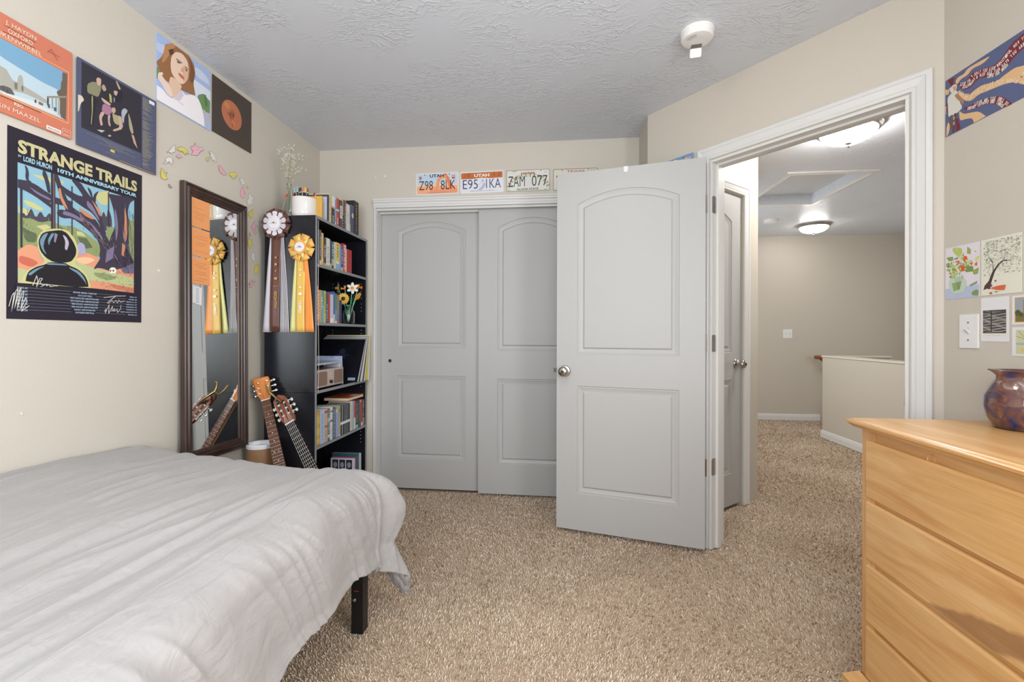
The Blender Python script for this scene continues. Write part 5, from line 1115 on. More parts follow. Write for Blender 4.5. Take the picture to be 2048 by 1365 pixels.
TB = [
 (2.462, 2.474, 1.924, 'd9a94e', .15, 'thin book with orange-yellow patterned cover beside white pot', (), None, art_orange),
 (2.518, 2.530, 1.937, '44486a', .17, 'thin book with pink and pale blue cover and navy spine', (), None, art_pink),
 (2.533, 2.545, 1.955, '3c4670', .19, 'tall thin navy blue book just left of pale yellow book', (), None, None),
 (2.545, 2.571, 1.966, 'd8c887', .20, 'tall pale yellow book on top of bookcase', ((.0, 1, 'd8c887'),), ('b9a565', .15, .85), None),
 (2.573, 2.612, 1.962, '3b3a40', .18, 'thick book with white top, pink band and charcoal lower spine', ((.62, 1, 'e8e3df'), (.56, .62, 'd98f8c')), ('d8d5d0', .04, .3), None),
 (2.612, 2.632, 1.965, 'b9c4de', .17, 'pale blue paperback with black lettering on spine', (), ('33333a', .1, .9), None),
 (2.633, 2.665, 1.965, 'c4452f', .18, 'bright red book with small blue and white emblem', ((.50, .64, '4b7fa0'), (.54, .60, 'e7e3da')), ('e7c9b8', .05, .3), None),
 (2.665, 2.674, 1.960, '26283a', .17, 'thin dark navy book right of bright red book', (), None, None),
 (2.676, 2.708, 1.965, '4e4f51', .17, 'charcoal book with white label on spine', ((.34, .80, 'dedcd8'),), ('5a5a5c', .4, .75), None),
 (2.708, 2.723, 1.975, 'c99a63', .17, 'thin tan book with dark lower half', ((0, .45, '3b3f4c'),), ('e5d3b5', .05, .4), None),
 (2.723, 2.736, 1.972, '1f2236', .17, 'thin midnight blue book right of tan book', (), None, None),
 (2.736, 2.759, 1.982, '77696d', .18, 'mauve grey book left of thick white book', (), ('b8a9a9', .2, .8), None),
 (2.760, 2.807, 1.968, 'd6d4cc', .14, 'thick off-white book on top of bookcase', ((.02, .97, 'dcdad2'),), ('a9a69d', .3, .7), None),
 (2.807, 2.819, 1.965, '7f7d78', .15, 'thin grey book between thick white and blue books', ((0, .3, 'cfc6a8'),), None, None),
 (2.820, 2.868, 1.978, '4b5277', .15, 'slate blue book with round cream spot on spine', ((.95, 1, '5b6288'),), None, None),
 (2.872, 2.937, 2.020, '28231f', .22, 'largest book, black with gold marks, at right end of top row', (), ('a98d5c', .06, .9), None)]
for (a, b_, z, c_, dep, lab, bn, tx, ca) in TB: book('book', a, b_, zt, z, c_, dep, lab, TOPG, bn, tx, cover_art=ca)
bs_ = [o for o in bpy.data.objects if o.get('label', '').startswith('slate blue book')][0]
sp = MB(); sp.slab(frame((.0756, 0, .115), (0, 1, 0), (0, 0, 1)), ell(0.004, 0, .014, .017, 20), 0, .0003); sp.build('spot', P('cream_spot', 'd5cfb4', .5), bs_)
zt = SH['a']
for (a, b_, z, c_, dep, lab, bn, tx) in [
 (2.440, 2.459, 1.725, '5b5d60', .20, 'tall slim grey book leftmost on upper shelf', ((0, .12, 'd9cdb3'),), ('9b9da0', .25, .8)),
 (2.460, 2.483, 1.712, 'dcb24e', .19, 'yellow and pink banded book on upper shelf', ((.32, .48, 'c9a5a0'), (.82, .92, 'cdb79a'), (.1, .2, 'd9c8c0')), None),
 (2.486, 2.514, 1.690, '4b433f', .18, 'dark brown book with white lettering on upper shelf', ((0, .1, 'c9a183'),), ('cfc9c0', .3, .75)),
 (2.514, 2.557, 1.694, 'd7d7ce', .18, 'thick white book with red lettering on upper shelf', ((0, .06, 'a9b07a'),), ('c77b6c', .12, .72)),
 (2.557, 2.577, 1.688, '35475a', .18, 'dark teal blue book right of thick white book', ((0, .15, 'b9b59a'),), None),
 (2.577, 2.603, 1.685, '4e6c80', .18, 'blue book fading to cream on upper shelf', ((.10, .35, 'a9b3a0'), (0, .1, '2f3a44')), ('b9c6cc', .45, .9)),
 (2.603, 2.629, 1.688, 'd5d1b8', .17, 'cream book left of yellow book on upper shelf', (), ('b0a98c', .2, .8)),
 (2.629, 2.673, 1.692, 'd9c25a', .17, 'bright yellow book with pale blue foot on upper shelf', ((0, .22, '8cb3cc'), (.22, .3, 'e3ded0')), ('6b6440', .45, .95)),
 (2.673, 2.692, 1.686, '7fa4cf', .17, 'light blue paperback on upper shelf', (), None),
 (2.692, 2.720, 1.684, '45578f', .17, 'royal blue book with pale foot on upper shelf', ((0, .14, 'b9b6a8'),), ('c9cbe0', .25, .85)),
 (2.721, 2.749, 1.702, 'c23035', .18, 'red book with white lettering and white stripe', (), ('f0eae6', .05, .95)),
 (2.750, 2.760, 1.698, 'e3ded2', .16, 'thin ivory paperback right of red lettered book', (), None),
 (2.760, 2.770, 1.672, 'd6bf6a', .16, 'thin mustard paperback beside plain red hardback', (), None),
 (2.772, 2.839, 1.677, 'b02832', .15, 'thick plain deep red hardback rightmost on upper shelf', ((0, .02, '8a1d28'),), None)]:
    book('book', a, b_, zt, z, c_, dep, lab, AG, bn, tx)
zt = SH['b']
for (a, b_, z, c_, dep, lab, bn, tx) in [
 (2.412, 2.427, 1.406, 'c94a6a', .18, 'pink book with white lettering at left end of flower jar shelf', (), ('f2dfe2', .05, .95)),
 (2.428, 2.442, 1.380, 'd07a33', .17, 'orange book with white lettering on flower jar shelf', (), ('f0dcc0', .1, .95)),
 (2.442, 2.458, 1.380, 'e0a844', .17, 'amber yellow book on flower jar shelf', (), None),
 (2.458, 2.479, 1.379, '7f9cba', .17, 'grey-blue book with white lettering on flower jar shelf', (), ('dfe6ee', .4, .8)),
 (2.479, 2.494, 1.380, '5f9a6a', .17, 'green paperback on flower jar shelf', ((0, .55, '7fb9b0'),), None),
 (2.494, 2.512, 1.380, 'c3c765', .17, 'lime yellow paperback on flower jar shelf', (), ('6c8a50', .3, .9)),
 (2.513, 2.539, 1.377, '4a5561', .17, 'slate grey book with white lettering on flower jar shelf', (), ('a5adb5', .05, .6)),
 (2.539, 2.562, 1.373, 'c43c2e', .17, 'glossy red book on flower jar shelf', (), None),
 (2.563, 2.599, 1.366, 'c9c9d8', .16, 'lilac white book with blank label on flower jar shelf', ((0, .17, 'ececec'),), None),
 (2.599, 2.619, 1.384, '4568b5', .19, 'cobalt blue book on flower jar shelf', ((0, .28, 'cfd2c0'),), None),
 (2.620, 2.644, 1.376, '5c8a44', .17, 'green and white book behind sunflower', ((0, .45, '6f93c4'), (.0, .08, 'dcdccf')), None),
 (2.645, 2.674, 1.368, '8f8272', .16, 'brown mottled book behind flower jar', ((0, .3, '6e7e80'), (.05, .15, 'b0543a')), None),
 (2.675, 2.706, 1.340, '24356b', .15, 'navy book partly behind flower jar', (), None)]:
    book('book', a, b_, zt, z, c_, dep, lab, BG, bn, tx)
zt = SH['d']
for (a, b_, z, c_, dep, lab, bn, tx) in [
 (2.408, 2.454, .688, 'b99436', .15, 'gold floral hardback leftmost on lower shelf', ((.06, .2, 'cfae52'), (.3, .5, 'cfae52'), (.62, .84, 'cba94c')), ('d8bd6a', .1, .9)),
 (2.455, 2.502, .689, 'a9bedb', .15, 'pale blue floral hardback on lower shelf', (), ('7f8fb5', .1, .9)),
 (2.503, 2.538, .685, 'c9a68f', .15, 'tan hardback with small red motifs on lower shelf', ((.45, .5, 'a8443c'), (.88, .95, 'a8443c')), ('b5705c', .15, .35)),
 (2.539, 2.565, .683, '3d7478', .15, 'teal patterned hardback on lower shelf', ((.1, .2, 'b9cbc4'), (.6, .7, 'b9cbc4')), ('9fbab5', .25, .95)),
 (2.566, 2.596, .686, 'e0d6d4', .15, 'white hardback with pink birds on lower shelf', ((.55, .62, 'b5506a'), (.85, .9, 'b5506a')), ('c48a96', .1, .4)),
 (2.597, 2.634, .678, '4e6270', .15, 'dark blue-grey hardback with white swirls on lower shelf', (), ('a9b9c2', .05, .95)),
 (2.634, 2.665, .664, '98a3ce', .15, 'periwinkle hardback with cream top on lower shelf', ((.88, 1, 'cfc7b0'),), None),
 (2.666, 2.696, .680, 'a9a788', .15, 'olive cream hardback on lower shelf', ((.0, .04, 'd9d9c9'), (.8, .9, '8e8c70')), None),
 (2.698, 2.713, .677, '15151d', .14, 'thin black volume at left of banded set', (), None),
 (2.713, 2.726, .676, '9a9ca0', .14, 'thin silver volume between two black ones in banded set', (), None),
 (2.726, 2.739, .676, '16161c', .14, 'thin black volume right of silver one in banded set', (), None),
 (2.740, 2.800, .677, '55585c', .14, 'thick charcoal volume in banded set', (), ('8b8d90', .35, .6)),
 (2.801, 2.822, .676, '3a3b40', .14, 'dark grey volume at right end of banded set', (), None),
 (2.826, 2.862, .684, 'cfcdc0', .15, 'off-white hardback right of banded set', (), ('aaa898', .1, .85)),
 (2.863, 2.876, .682, '7fa0bd', .15, 'thin sky blue book on lower shelf', (), None),
 (2.877, 2.904, .678, 'ddd9cf', .15, 'white book with red upper spine on lower shelf', ((.4, 1, 'c34f4f'),), None),
 (2.905, 2.942, .677, '35343a', .15, 'black book with mint foot on lower shelf', ((0, .12, '8cc0a8'),), ('a9a9ad', .2, .9)),
 (2.943, 2.966, .674, '47464a', .15, 'dark graphite book right of mint-footed one', (), ('77777a', .2, .9)),
 (2.967, 2.989, .674, '6a6a66', .15, 'medium grey book left of scarlet book on lower shelf', ((.9, 1, 'c9b070'),), None),
 (2.990, 3.009, .672, 'c92020', .15, 'scarlet book with white foot on lower shelf', ((0, .14, 'e8e8e8'),), None),
 (3.010, 3.044, .670, '3b3a38', .15, 'black book with bold white lettering rightmost on lower shelf', ((0, .3, '9a937a'),), ('d6d3cc', .35, .95))]:
    book('book', a, b_, zt, z, c_, dep, lab, DG, bn, tx)
bd = MB().box(XS+.0004, XS+.0014, 2.697, 2.823, zt+.066, zt+.082).box(XS-.140, XS+.0004, 2.6965, 2.6975, zt+.066, zt+.082).box(XS-.140, XS+.0004, 2.8225, 2.8235, zt+.066, zt+.082).build('paper_band', P('band_white', 'dfe0e4', .5))
tag(bd, 'white paper band wrapped around the charcoal and black set of volumes', 'band')
lb = empty('book', (-1.45, 2.90, .690), 'orange and black book lying flat on top of lower shelf row', 'book', DG)
lb.location.z = .6895
c = MB(); c.col = 'c8602e'; c.box(-.09, .075, -.10, .135, 0, .002).box(-.09, .075, -.10, .135, .018, .020).box(-.09, -.088, -.10, .135, .002, .018)
c.col = 'd8d6d4'; c.box(.02, .06, .02, .10, .020, .0204); c.build('cover', attr_mat('book_cover', .45), lb); MB().box(-.088, .072, -.097, .132, .002, .018).build('pages', PAGE, lb)
zt = SH['e']
def art_mag(c, F, d, h):
    c.face(F, [(0, 0), (d, 0), (d, h), (0, h)], .0001, 'd6d6de')
    for i in range(3):
        a = .012+i*(d-.02)/3; c.face(F, [(a, h*.62), (a+(d-.03)/3-.004, h*.62), (a+(d-.03)/3-.004, h*.96), (a, h*.96)], .0002, '2b2d3a'); c.face(F, ell(a+.02, h*.8, .014, .02, 12), .0003, '9a9ca5')
    c.face(F, [(0, 0), (d, 0), (d, h*.5), (0, h*.5)], .0002, '2e3a72'); c.face(F, [(d*.3, h*.1), (d*.75, h*.1), (d*.75, h*.42), (d*.3, h*.42)], .0003, 'b9b79a')
for (a, b_, z, c_, dep, lab, bn, ca) in [
 (2.885, 2.897, .292, 'd6d6de', .165, 'white magazine with three dark pictures facing out on bottom shelf', (), art_mag),
 (2.899, 2.909, .296, 'b9568f', .16, 'thin magenta booklet on bottom shelf', (), None),
 (2.911, 2.929, .300, '4a5658', .17, 'charcoal book right of magenta booklet on bottom shelf', (), None),
 (2.931, 2.957, .315, '3a6468', .18, 'teal book on bottom shelf', (), None),
 (2.968, 2.992, .305, 'cfcdd8', .15, 'white book at right end of bottom shelf', (), None)]:
    book('book', a, b_, zt, z, c_, dep, lab, EG, bn, None, cover_art=ca)

# ---- record player, propped sleeve, leaning records
zt = SH['c']
rp = empty('record_player', (-1.49, 2.575, zt), 'pinkish wood record player with two brown grille speakers on bookcase shelf', 'record player')
RPW = P('pale_wood', 'bfae a6'.replace(' ', ''), .45, var=.1, vscale=20, stretch=(3, 1, 8)); GR = P('speaker_grille', '8d7263', .8, bump=.5, bscale=900)
ky = []
ky.append(MB().box(-1.645, -1.376, 2.412, 2.738, zt+.010, zt+.112).build('body', RPW, bev=.003))
for ya, yb in ((2.425, 2.535), (2.618, 2.725)):
    g = MB(); g.slab(frame((-1.376, ya, zt+.02), (0, 1, 0), (0, 0, 1)), rrect(0, yb-ya, 0, .082, .012), 0, .002); ky.append(g.build('speaker', GR))
ky.append(MB().lathe([(.010, 0), (.010, .012), (.008, .014)], (-1.376, 2.575, zt+.036), 20, (Vector((0, 1, 0)), Vector((0, 0, 1)), Vector((1, 0, 0)))).build('volume_knob', P('knob_black', '22242a', .3), smooth=True))
q = MB()
for z in (.066, .079): q.lathe([(.002, 0), (.002, .001)], (-1.376, 2.577, zt+z), 8, (Vector((0, 1, 0)), Vector((0, 0, 1)), Vector((1, 0, 0))))
ky.append(q.build('indicator', P('indicator_white', 'f0f0f0', .4)))
ky.append(MB().box(-1.625, -1.595, 2.42, 2.45, zt, zt+.010).box(-1.41, -1.38, 2.42, 2.45, zt, zt+.010).box(-1.625, -1.595, 2.70, 2.73, zt, zt+.010).box(-1.41, -1.38, 2.70, 2.73, zt, zt+.010).build('foot', BLK))
ky.append(MB().lathe([(.118, 0), (.118, .012), (.03, .013)], (-1.512, 2.545, zt+.112), 48).build('platter', P('platter_black', '1c1d20', .3), smooth=True))
ky.append(MB().box(-1.640, -1.380, 2.415, 2.735, zt+.140, zt+.152).box(-1.640, -1.380, 2.700, 2.735, zt+.112, zt+.140).build('dust_cover', P('cover_grey', 'b3b8c2', .25), bev=.003))
ky.append(MB().tube([(-1.60, 2.68, zt+.128), (-1.50, 2.67, zt+.130), (-1.44, 2.62, zt+.128)], .004, 8).build('tonearm', STEEL, smooth=True))
adopt(rp, *ky)
def sleeve_art(F, w, h):
    A_ = Art(F, .002)
    A_.rect(0, w, 0, h, 'b4c3df')
    A_.poly(ell(w*.62, h*.50, .042, .050, 20), '1f3a2e'); A_.poly(ell(w*.62, h*.40, .030, .042, 20), 'd98a4a')
    for a, b_ in ((.5, .86), (.42, .8), (.74, .84)): A_.poly(ell(w*a, h*.62, .007, .009, 8), '3f6a4a')
    A_.rect(w*.42, w*.48, h*.955, h*.975, '3a4054'); A_.rect(w*.52, w*.72, h*.955, h*.975, '6a7288'); A_.rect(w*.88, w*.96, h*.94, h*.955, '6a7288')
    return A_
sv = empty('record_sleeve', (-1.48, 2.77, zt), 'pale blue record sleeve with dark green-haired head propped behind record player', 'record')
F = frame((-1.585, 2.776, zt+.001), (1, 0, 0), (0, -.10, 1))
adopt(sv, MB().slab(F, [(0, 0), (.19, 0), (.19, .18), (0, .18)], 0, .002).build('sleeve', P('sleeve_board', 'c9cfdc', .6)), sleeve_art(F, .19, .18).build(None))
RG = 'records leaning on the record player shelf'
recs = [(2.868, 3.000, '14151d', 'black record sleeve with small white label facing out, leftmost leaning record', '15161e'),
 (2.885, 3.006, 'c9c9cc', 'thin silver-edged record sleeve directly behind black one', 'c9c9cc'), (2.899, 3.010, '23242c', 'dark-edged record sleeve third from left', '23242c'),
 (2.913, 3.015, 'd9d6d2', 'white record sleeve fourth from left among leaning records', 'd9d6d2'), (2.929, 3.019, 'cfc9bd', 'ivory record sleeve fifth from left among leaning records', 'cfc9bd'), (2.946, 3.024, '3c404d', 'slate-edged record sleeve among leaning records', '3c404d'),
 (2.960, 3.028, 'dcdbe0', 'white record sleeve left of yellow one', 'dcdbe0'), (2.995, 3.033, 'cfc04a', 'yellow record sleeve near right end of leaning records', 'cfc04a'), (3.020, 3.038, 'd9dbe2', 'pale blue-white record sleeve at far right, almost upright', 'd9dbe2')]
for i, (yb_, yt_, c_, lab, ec) in enumerate(recs):
    root = empty('record_sleeve', (-1.51, yb_, zt), lab, 'record', RG)
    ang = math.asin((yt_-yb_)/.313); F = frame((-1.660+.002*i, yb_, zt+.002), (1, 0, 0), (0, math.sin(ang), math.cos(ang)))
    b = MB(); b.slab(F, [(0, 0), (.313, 0), (.313, .313), (0, .313)], -.0035, 0)
    kk = [b.build('sleeve', P('sleeve_'+c_, c_, .35))]
    if i == 0:
        A_ = Art(F, .0); 
        for j, (wd, yy) in enumerate(((.02, .235), (.045, .225), (.045, .215), (.04, .205), (.11, .193), (.05, .183), (.065, .173))): A_.rect(.165-wd/2, .165+wd/2, yy, yy+.003, '4a5070')
        A_.rect(.245, .295, .012, .030, 'b9c4d6'); A_.rect(.249, .291, .017, .025, '8a96ac'); A_.poly(ell(.25, .215, .03, .022, 20), '101119')
        kk.append(A_.build(None, 'print', attr_mat('glossy_print', .3)))
    adopt(root, *kk)

# ---------------------------------------------------------------- on top of the bookcase
ZT = SH['top']
GLASS = P('clear_glass', 'f4f8f6', .02, trans=1., ior=1.45)
pot = MB().lathe([(.050, .0), (.060, .003), (.0665, .012), (.068, .03), (.068, .105), (.0665, .112), (.064, .112), (.064, .03), (.056, .010)], (-1.475, 2.462-.0-.0, ZT), 56)
# keep the pot clear of the first book
for i in range(len(pot.v)): pot.v[i] = (pot.v[i][0], pot.v[i][1]-.004, pot.v[i][2])
PC = Vector((-1.475, 2.458, ZT))
tag(pot.build('ceramic_pot', P('white_glaze', 'e2ded9', .12, coat=.5), smooth=True), 'round glossy white ceramic pot full of marker pens on bookcase', 'pot')
pens = [('orange red', 'd9502a', -.052, -.02, .120, True), ('sage green', '8aa39a', -.040, -.030, .131, False), ('pale teal', '8fb5b4', -.030, -.040, .136, False), ('dark slate', '3c4450', -.020, -.030, .137, False), ('light blue', '84b3c4', -.012, -.044, .138, False),
        ('black', '2a2626', -.002, -.040, .133, False), ('dark brown', '5b3f36', .008, -.045, .134, False), ('bright orange', 'e8824a', .018, -.036, .137, False), ('yellow', 'd8c85c', .029, -.040, .134, False), ('deep red', 'b03a3f', .038, -.032, .133, False), ('charcoal', '333336', .048, .012, .122, False), ('pink', 'd9788a', .056, .010, .122, False)]
for nm, c_, px, py, hz, rod in pens:
    root = empty('marker_pen', PC+Vector((px*.9, py, .022)), 'marker pen with %s cap standing in white ceramic pot' % nm, 'pen', 'marker pens in the white pot')
    lx, ly = px*.18, py*.12
    def at(z): return Vector((lx*z/.12, ly*z/.12, z))
    MB().tube([at(0), at(hz-.020)], .0042, 10).build('barrel', P('pen_black', '202024', .35), root, smooth=True)
    MB().tube([at(hz-.021), at(hz-.017)], .0043, 10).build('ring', P('pen_white', 'dadada', .4), root, smooth=True)
    MB().tube([at(hz-.017), at(hz+.006)], .0044, 10).build('cap', P('cap_'+c_, c_, .4), root, smooth=True)
BT = Vector((-1.565, 2.452, ZT))
bt = MB().lathe([(.030, 0), (.034, .003), (.0355, .02), (.0345, .06), (.028, .095), (.018, .120), (.0135, .145), (.0125, .195), (.0145, .198), (.0145, .204), (.0105, .204), (.0100, .15), (.015, .120), (.025, .094), (.0315, .06), (.0325, .02), (.030, .006)], BT, 40)
bo = bt.build('glass_bottle', GLASS, smooth=True); tag(bo, 'tall clear glass bottle vase holding dried baby\'s breath on bookcase', 'bottle')
lbm = MB(); lbm.slab(frame(BT+Vector((-.018, -.0185, .118)), (1, .1, 0), (.12, .25, 1)), [(0, 0), (.017, .002), (.015, .020), (.009, .024), (.002, .014)], 0, .0005)
lbm.build('red_label', P('red_label', 'd8432f', .5), bo)
fl = empty('dried_flowers', BT+Vector((0, 0, .01)), "sprig of dried white baby's breath with thin branching stems in glass bottle", 'flowers')
st = MB(); bl = MB(); R5 = random.Random(11)
for k in range(9):
    a = R5.uniform(0, 6.28); p = Vector((.004*math.cos(a), .004*math.sin(a), .012)); q = Vector((.005*math.cos(a+1), .005*math.sin(a+1), .205))
    tip = Vector((R5.uniform(-.055, .085), R5.uniform(-.05, .03), R5.uniform(.27, .385)))
    if k == 0: tip = Vector((-.045, -.02, .39))
    if k == 1: tip = Vector((.085, -.01, .34))
    if k == 2: tip = Vector((.018, 0, .385))
    mid = (q+tip)/2+Vector((R5.uniform(-.01, .01), 0, .01)); st.tube([p, q, mid, tip], [.0011, .0010, .0007, .0004], 5)
    for j in range(13):
        t = R5.uniform(0, 1); b0 = mid.lerp(tip, t) if R5.random() < .75 else q.lerp(mid, t); e = b0+Vector((R5.uniform(-.024, .024), R5.uniform(-.02, .02), R5.uniform(.004, .03)))
        st.tube([b0, e], [.0005, .0003], 4)
        for h in range(3):
            f_ = e+Vector((R5.uniform(-.006, .006), R5.uniform(-.006, .006), R5.uniform(-.003, .006)))
            bl.ball(f_, R5.uniform(.0014, .0026), 6, 4)
fs_ = [st.build('stem', P('dry_stem', '9a9672', .8), fl), bl.build('blossom', P('dry_blossom', 'e9e6da', .9), fl)]
fs_[1]['kind'] = 'stuff'

# ---------------------------------------------------------------- jar with toy-brick flowers
JC = Vector((-1.405, 2.862, SH['b']))
jar = MB(); jar.X = Matrix.Translation(JC) @ Matrix.Diagonal((1.16, 1.16, 1.04, 1)); jar.lathe([(.020, 0), (.030, .002), (.0345, .010), (.0355, .03), (.0350, .065), (.0325, .080), (.0265, .092), (.0245, .098), (.0268, .101), (.0250, .104), (.0268, .107), (.0250, .110), (.0268, .114), (.0262, .121), (.0242, .121), (.0225, .100), (.0300, .079), (.0325, .064), (.0325, .012), (.028, .0045)], (0, 0, 0), 44)
tag(jar.build('glass_jar', GLASS, smooth=True), 'clear glass mason jar vase with toy flowers on bookcase shelf', 'jar')
GRN = P('toy_green', '1f8a4c', .3); GRN2 = P('toy_light_green', '7cc9a0', .3); YEL = P('toy_yellow', 'e9b53c', .35); ORG = P('toy_orange', 'e87a22', .35); WHT = P('toy_white', 'e8e4dd', .35); BRN = P('toy_brown', '2a1512', .5)
def fly(root, d, name, c0, n, r, wd, mat, tilt=0., off=0., ang0=0.):
    """petals around direction d"""
    d = Vector(d).normalized(); a = d.cross(Vector((0, 0, 1))).normalized(); b = a.cross(d).normalized()
    out = []
    for i in range(n):
        t = ang0+2*math.pi*i/n; rd = a*math.cos(t)+b*math.sin(t); sd = d.cross(rd)
        F = (c0+d*off, rd, sd, d); m = MB()
        m.slab(F, [(.004, -wd*.25), (r*.5, -wd*.5), (r*.8, -wd*.42), (r, 0), (r*.8, wd*.42), (r*.5, wd*.5), (.004, wd*.25)], 0, .0012)
        if tilt:
            for k in range(len(m.v)):
                v = Vector(m.v[k])-c0; k2 = (v-d*v.dot(d)).length; m.v[k] = tuple(Vector(m.v[k])+d*(k2*tilt))
        out.append(m.build(name, mat, root))
    return d, a, b
def flower(name, base, head, label): 
    root = empty(name, base, label, 'flower', 'toy flowers in the jar')
    m = MB(); h = head-base; m.tube([Vector((0, 0, 0)), h*.6+Vector((0, 0, .01)), h], .0022, 8); m.build('stem', GRN2, root, smooth=True)
    return root, h
JB = JC+Vector((0, 0, .012))
cam_dir = Vector((.52, -.85, .0))
r_, h = flower('toy_sunflower', JB, JC+Vector((-.016, -.040, .166)), 'toy-brick sunflower with yellow petals and dark brown centre in jar')
d_, a_, b_ = fly(r_, (.35, -.9, .15), 'petal', h, 18, .040, .013, YEL, .12)
MB().lathe([(.013, 0), (.013, .004), (.009, .006)], h, 20, (a_, b_, d_)).build('flower_centre', BRN, r_, smooth=True)
for nm, hd, dd_, lab in (('toy_daffodil', (.036, -.015, .2375), (.3, -.95, .05), 'toy-brick white daffodil with orange trumpet facing out, tallest flower in jar'), ('toy_daffodil', (-.068, -.005, .239), (-.75, -.6, .0), 'toy-brick white daffodil seen side-on at left of jar bouquet')):
    r_, h = flower(nm, JB, JC+Vector(hd), lab)
    d_, a_, b_ = fly(r_, dd_, 'petal', h, 6, .040, .020, WHT, .06, 0, .5)
    MB().lathe([(.009, 0), (.011, .006), (.012, .010), (.008, .011)], h, 16, (a_, b_, d_)).build('trumpet', YEL, r_, smooth=True)
    MB().lathe([(.007, .010), (.008, .014), (.005, .0145)] if hd[0] > 0 else [(.007, .008), (.009, .022), (.006, .023)], h, 16, (a_, b_, d_)).build('trumpet_rim', ORG, r_, smooth=True)
for hd, dd_, lab in (((-.022, -.006, .236), (-.95, -.3, 0), 'toy-brick orange bud pointing left between the two white daffodils'), ((.064, .01, .246), (.95, -.25, -.1), 'toy-brick orange bud pointing right above white daffodil')):
    r_, h = flower('toy_flower_bud', JB, JC+Vector(hd), lab); d_ = Vector(dd_).normalized(); a_ = d_.cross(Vector((0, 0, 1))).normalized(); b_ = a_.cross(d_)
    MB().lathe([(.004, -.004), (.006, .002), (.006, .014), (.009, .022), (.009, .026), (.004, .024)], h, 14, (a_, b_, d_)).build('bud', ORG, r_, smooth=True)
    for k in range(3): MB().tube([h, h+Vector((.004*(k-1), 0, .010)), h+Vector((.007*(k-1), 0, .022))], [.003, .0025, .0006], 6).build('sepal', YEL, r_)
r_, h = flower('toy_tulip', JB, JC+Vector((.060, -.025, .158)), 'toy-brick yellow and orange flower leaning out at right of jar')
ax_ = Vector((.62, -.1, .78)).normalized(); a_ = ax_.cross(Vector((0, 1, 0))).normalized(); b_ = ax_.cross(a_)
for k in range(4):
    t = k*1.571; m = MB(); o1 = (a_*math.cos(t)+b_*math.sin(t))*.011
    m.tube([h, h+o1+ax_*.02, h+o1*.9+ax_*.04, h+ax_*.062+o1*.3], [.003, .0065, .006, .001], 7, flat=.5); m.build('petal', YEL if k % 2 else P('toy_amber', 'e39a3a', .35), r_, smooth=True)
for k, (pts, lab) in enumerate((([(-.0, -.01, .118), (-.03, -.03, .135), (-.062, -.03, .163)], 'long dark green toy leaf reaching left out of jar'), ([(.01, -.01, .118), (.022, -.035, .125), (.040, -.02, .14)], 'broad bright green toy leaf curled over jar rim'), ([(.015, 0, .118), (.03, -.01, .16), (.045, -.01, .195)], 'slim upright green toy leaf right of daffodil stem'))):
    m = MB(); m.tube([JC+Vector(p) for p in [(0, 0, .02)]+list(pts)], [.0015, .004, .009 if k < 2 else .004, .0012], 8, flat=.3); tag(m.build('toy_leaf', GRN, smooth=True), lab, 'leaf', 'toy flowers in the jar')

